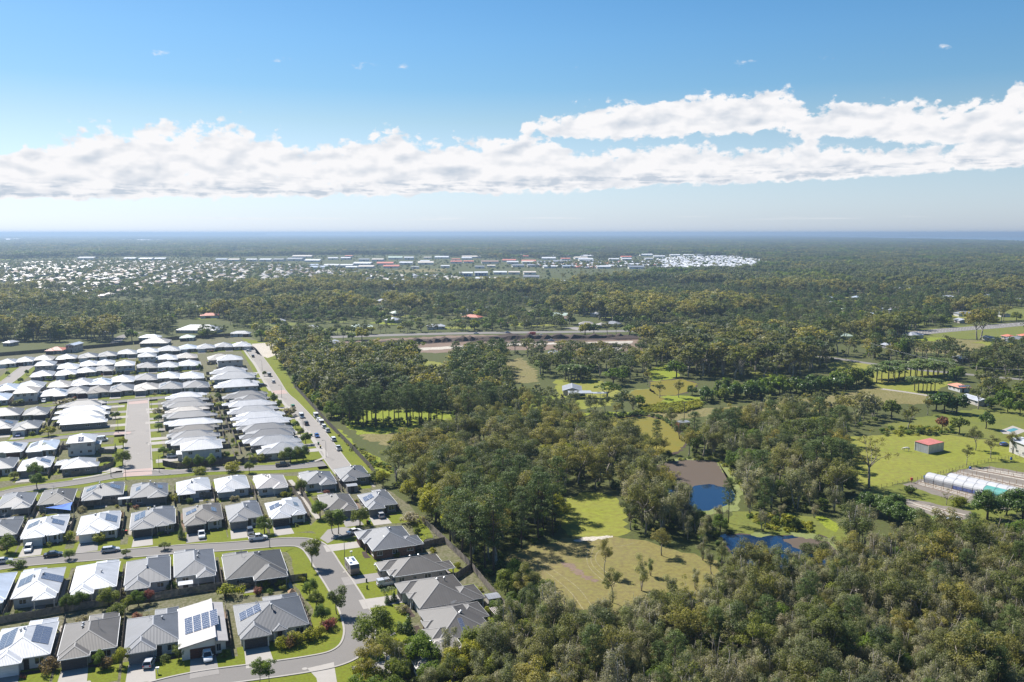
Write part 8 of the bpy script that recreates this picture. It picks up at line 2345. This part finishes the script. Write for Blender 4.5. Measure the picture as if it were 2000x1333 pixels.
# ---- middle-distance buildings
for i, (x0, x1, y0, y1, col, words, st_, style) in enumerate(MIDH):
    az = R(RNG.uniform(-8, 16))
    X_, Y_, w, d = fit((x0, x1, y0, y1), 'S', st_, (7, 60), (8, 15) if x1 - x0 < 55 else (12, 24), az)
    house(X_, Y_, w, d, 'S', col, words, storeys=st_, style=style, seed=300 + i, detail=1, az=az, name='house' if 'shed' not in words and 'hut' not in words and 'garage' not in words and 'building' not in words else 'outbuilding',
          solar=[('F', 7, 1)] if 'solar' in words else None)
gcol = ['white', 'light', 'beige', 'green', 'brown', 'white', 'red', 'light', 'blue', 'white']
for gi_, (x, y, r_) in enumerate(GLADES):
    if gi_ % 5 == 4:
        continue
    sz = gi_ % 3
    w, d = ((15, 11), (19, 12), (13, 13))[sz]
    GH.append((x, y + r_ * 0.3, rgg.uniform(-0.6, 0.6), gcol[gi_ % 10], sz))
# ---- far suburb: each house its own object, too small to show parts
def far_house_mesh(w, d, col, seed):
    mb_, dummy = MB(), MB()
    hip(mb_, None, -w / 2, w / 2, -d / 2, d / 2, 3.0, PITCH)
    k = len(mb_.f)
    mb_.box(-w / 2 + 0.5, w / 2 - 0.5, -d / 2 + 0.5, d / 2 - 0.5, -0.3, 2.9, 1)
    mb_.box(-w * 0.2, w * 0.05, -d / 2 + 0.44, -d / 2 + 0.5, 0.1, 2.2, 2)
    return mb_.mesh('house', [roof_mat(col), WALLM[seed % 6], M_GLASS])

fmesh = {}
for x, y, rz, col, sz in GH:
    if (col, sz) not in fmesh:
        w, d = ((15, 11), (19, 12), (13, 13))[sz]
        fmesh[(col, sz)] = far_house_mesh(w, d, col, sz)
    px_, py_ = P(x, y, 0)
    lab = '%s-roofed house in a glade of the woods %s' % (WORD[col], 'at the right below the bay' if px_ > 1500 else ('behind the road works' if px_ > 560 else 'at the left beyond the timber wall'))
    tag(put('country_house', fmesh[(col, sz)], None, (x, y, 0), rz), lab, 'house', lab)
rest = {}
cnt_far = 0
allf = []
for pi, (poly, sp, cols) in enumerate(SUBURB):
    rgs = np.random.default_rng(500 + pi)
    wp = W(poly)
    ang = R(14 + 9 * pi)
    ca, sa = math.cos(ang), math.sin(ang)
    cxm, cym = sum(p_[0] for p_ in wp) / len(wp), sum(p_[1] for p_ in wp) / len(wp)
    ext = max(math.hypot(p_[0] - cxm, p_[1] - cym) for p_ in wp)
    pitch_u, pitch_v = sp * 0.82, (34.0 if sp > 25 else 22.0)
    gx_, gy_ = [], []
    nu, nv = int(ext / pitch_u) + 1, int(ext / pitch_v) + 1
    for iv in range(-nv, nv + 1):
        if iv % 5 == 0:
            continue
        for iu in range(-nu, nu + 1):
            if rgs.random() < 0.06 or iu % 9 == 0:
                continue
            u_, v_ = iu * pitch_u + rgs.normal() * 2.5, iv * pitch_v + rgs.normal() * 3.0
            gx_.append(cxm + ca * u_ - sa * v_)
            gy_.append(cym + sa * u_ + ca * v_)
    gx_, gy_ = np.array(gx_), np.array(gy_)
    keep = inside(wp, gx_, gy_)
    for e in [W(boxed(b)) for b in FARB] + EXCLW:
        keep &= ~inside(e, gx_, gy_)
    for x, y in zip(gx_[keep], gy_[keep]):
        allf.append((math.hypot(x, y), x, y, cols[int(rgs.integers(len(cols)))], pi, ang + (math.pi / 2 if rgs.random() < 0.35 else 0) + rgs.normal() * 0.04, int(rgs.integers(3))))
allf.sort()
WHERE = ['in the far suburb at the left', 'in the far suburb left of the big white store', 'in the packed white village near the right horizon', 'in the far strip left of the white village']
stuff_mb = []
vis_n = 0
for dist, x, y, col, pi, rz, sz in allf:
    key = (col, sz)
    if key not in fmesh:
        w, d = ((19, 13), (24, 14), (16, 16))[sz]
        fmesh[key] = far_house_mesh(w, d, col, sz)
    px_, py_ = P(x, y, 2.0)
    vis = -5 < px_ < 2005
    if vis:
        vis_n += 1
    if vis and vis_n <= 260:
        lab = 'small %s-roofed house %s' % (WORD[col], WHERE[pi])
        o = put('suburban_house', fmesh[key], None, (x, y, 0), rz)
        tag(o, lab, 'house', lab)
    else:
        stuff_mb.append((x, y, 1.0, 1.0, rz, key))
keys = list(fmesh)
if stuff_mb:
    scatter('distant_roofs', [fmesh[k] for k in keys], [(a, b, c, d, e, keys.index(k)) for a, b, c, d, e, k in stuff_mb], 'packed pale roofs of the far suburb beyond counting')
M_SHEDW = mat('shed_wall', (0.7, 0.68, 0.64), 0.7, 0.1, 0.05)
M_BLUEP = mat('blue_panel', (0.03, 0.09, 0.35), 0.6, 0.1, 0.05)
for i, (x0, x1, y0, y1, hgt, col, words) in enumerate(FARB):
    a = G(x0, y1)
    b = G(x1, y1)
    yb = G((x0 + x1) / 2, y0, hgt)[1]
    w = b[0] - a[0]
    d = min(max(yb - a[1], 45.0), 120.0, max(w * 0.95, 20.0))
    r = thing('warehouse', words, 'warehouse', ((a[0] + b[0]) / 2, a[1] + d / 2, 0), R(RNG.uniform(-4, 6)), words if 'scattered' in words else None)
    hgt *= 0.65
    MB().box(-w / 2, w / 2, -d / 2, d / 2, -0.5, hgt).build('wall', M_SHEDW, r)
    rm_ = MB()
    hip(rm_, None, -w / 2 - 0.6, w / 2 + 0.6, -d / 2 - 0.6, d / 2 + 0.6, hgt + 0.3, R(9) if w > d else R(5), 'gable', 0.5)
    rm_.build('roof', roof_mat(col), r)
    if 'blue panels' in words:
        for k in range(4):
            MB().box(-w * 0.4 + k * w * 0.22, -w * 0.4 + k * w * 0.22 + w * 0.1, -d / 2 - 0.3, -d / 2 - 0.05, 0.6, hgt - 1).build('panel', M_BLUEP, r)
    for k in range(max(1, int(w / 30))):
        MB().box(-2.5, 2.5, -0.2, 0.0, 0, hgt * 0.75).build('door', M_GARD[1], r, (-w / 2 + (k + 0.5) * w / max(1, int(w / 30)), -d / 2 - 0.02, 0))

# ------------------------------------------------------------------ haze
def haze_mat():
    mt = bpy.data.materials.new('haze')
    mt.use_nodes = True
    N, L, n_, m__ = nodes_of(mt.node_tree)
    v = n_('ShaderNodeVolumePrincipled', ins={'Color': (0.34, 0.47, 0.64, 1), 'Density': HAZE_DENSITY, 'Anisotropy': 0.35})
    out = N.new('ShaderNodeOutputMaterial')
    L.new(v.outputs[0], out.inputs['Volume'])
    return mt

HAZE_DENSITY = 1.2e-4
hz = MB().box(-27000, 27000, -3000, 27000, -3.0, 101.0).build('haze', haze_mat())
tag(hz, 'thin blue haze of the distance', None, None, 'stuff')
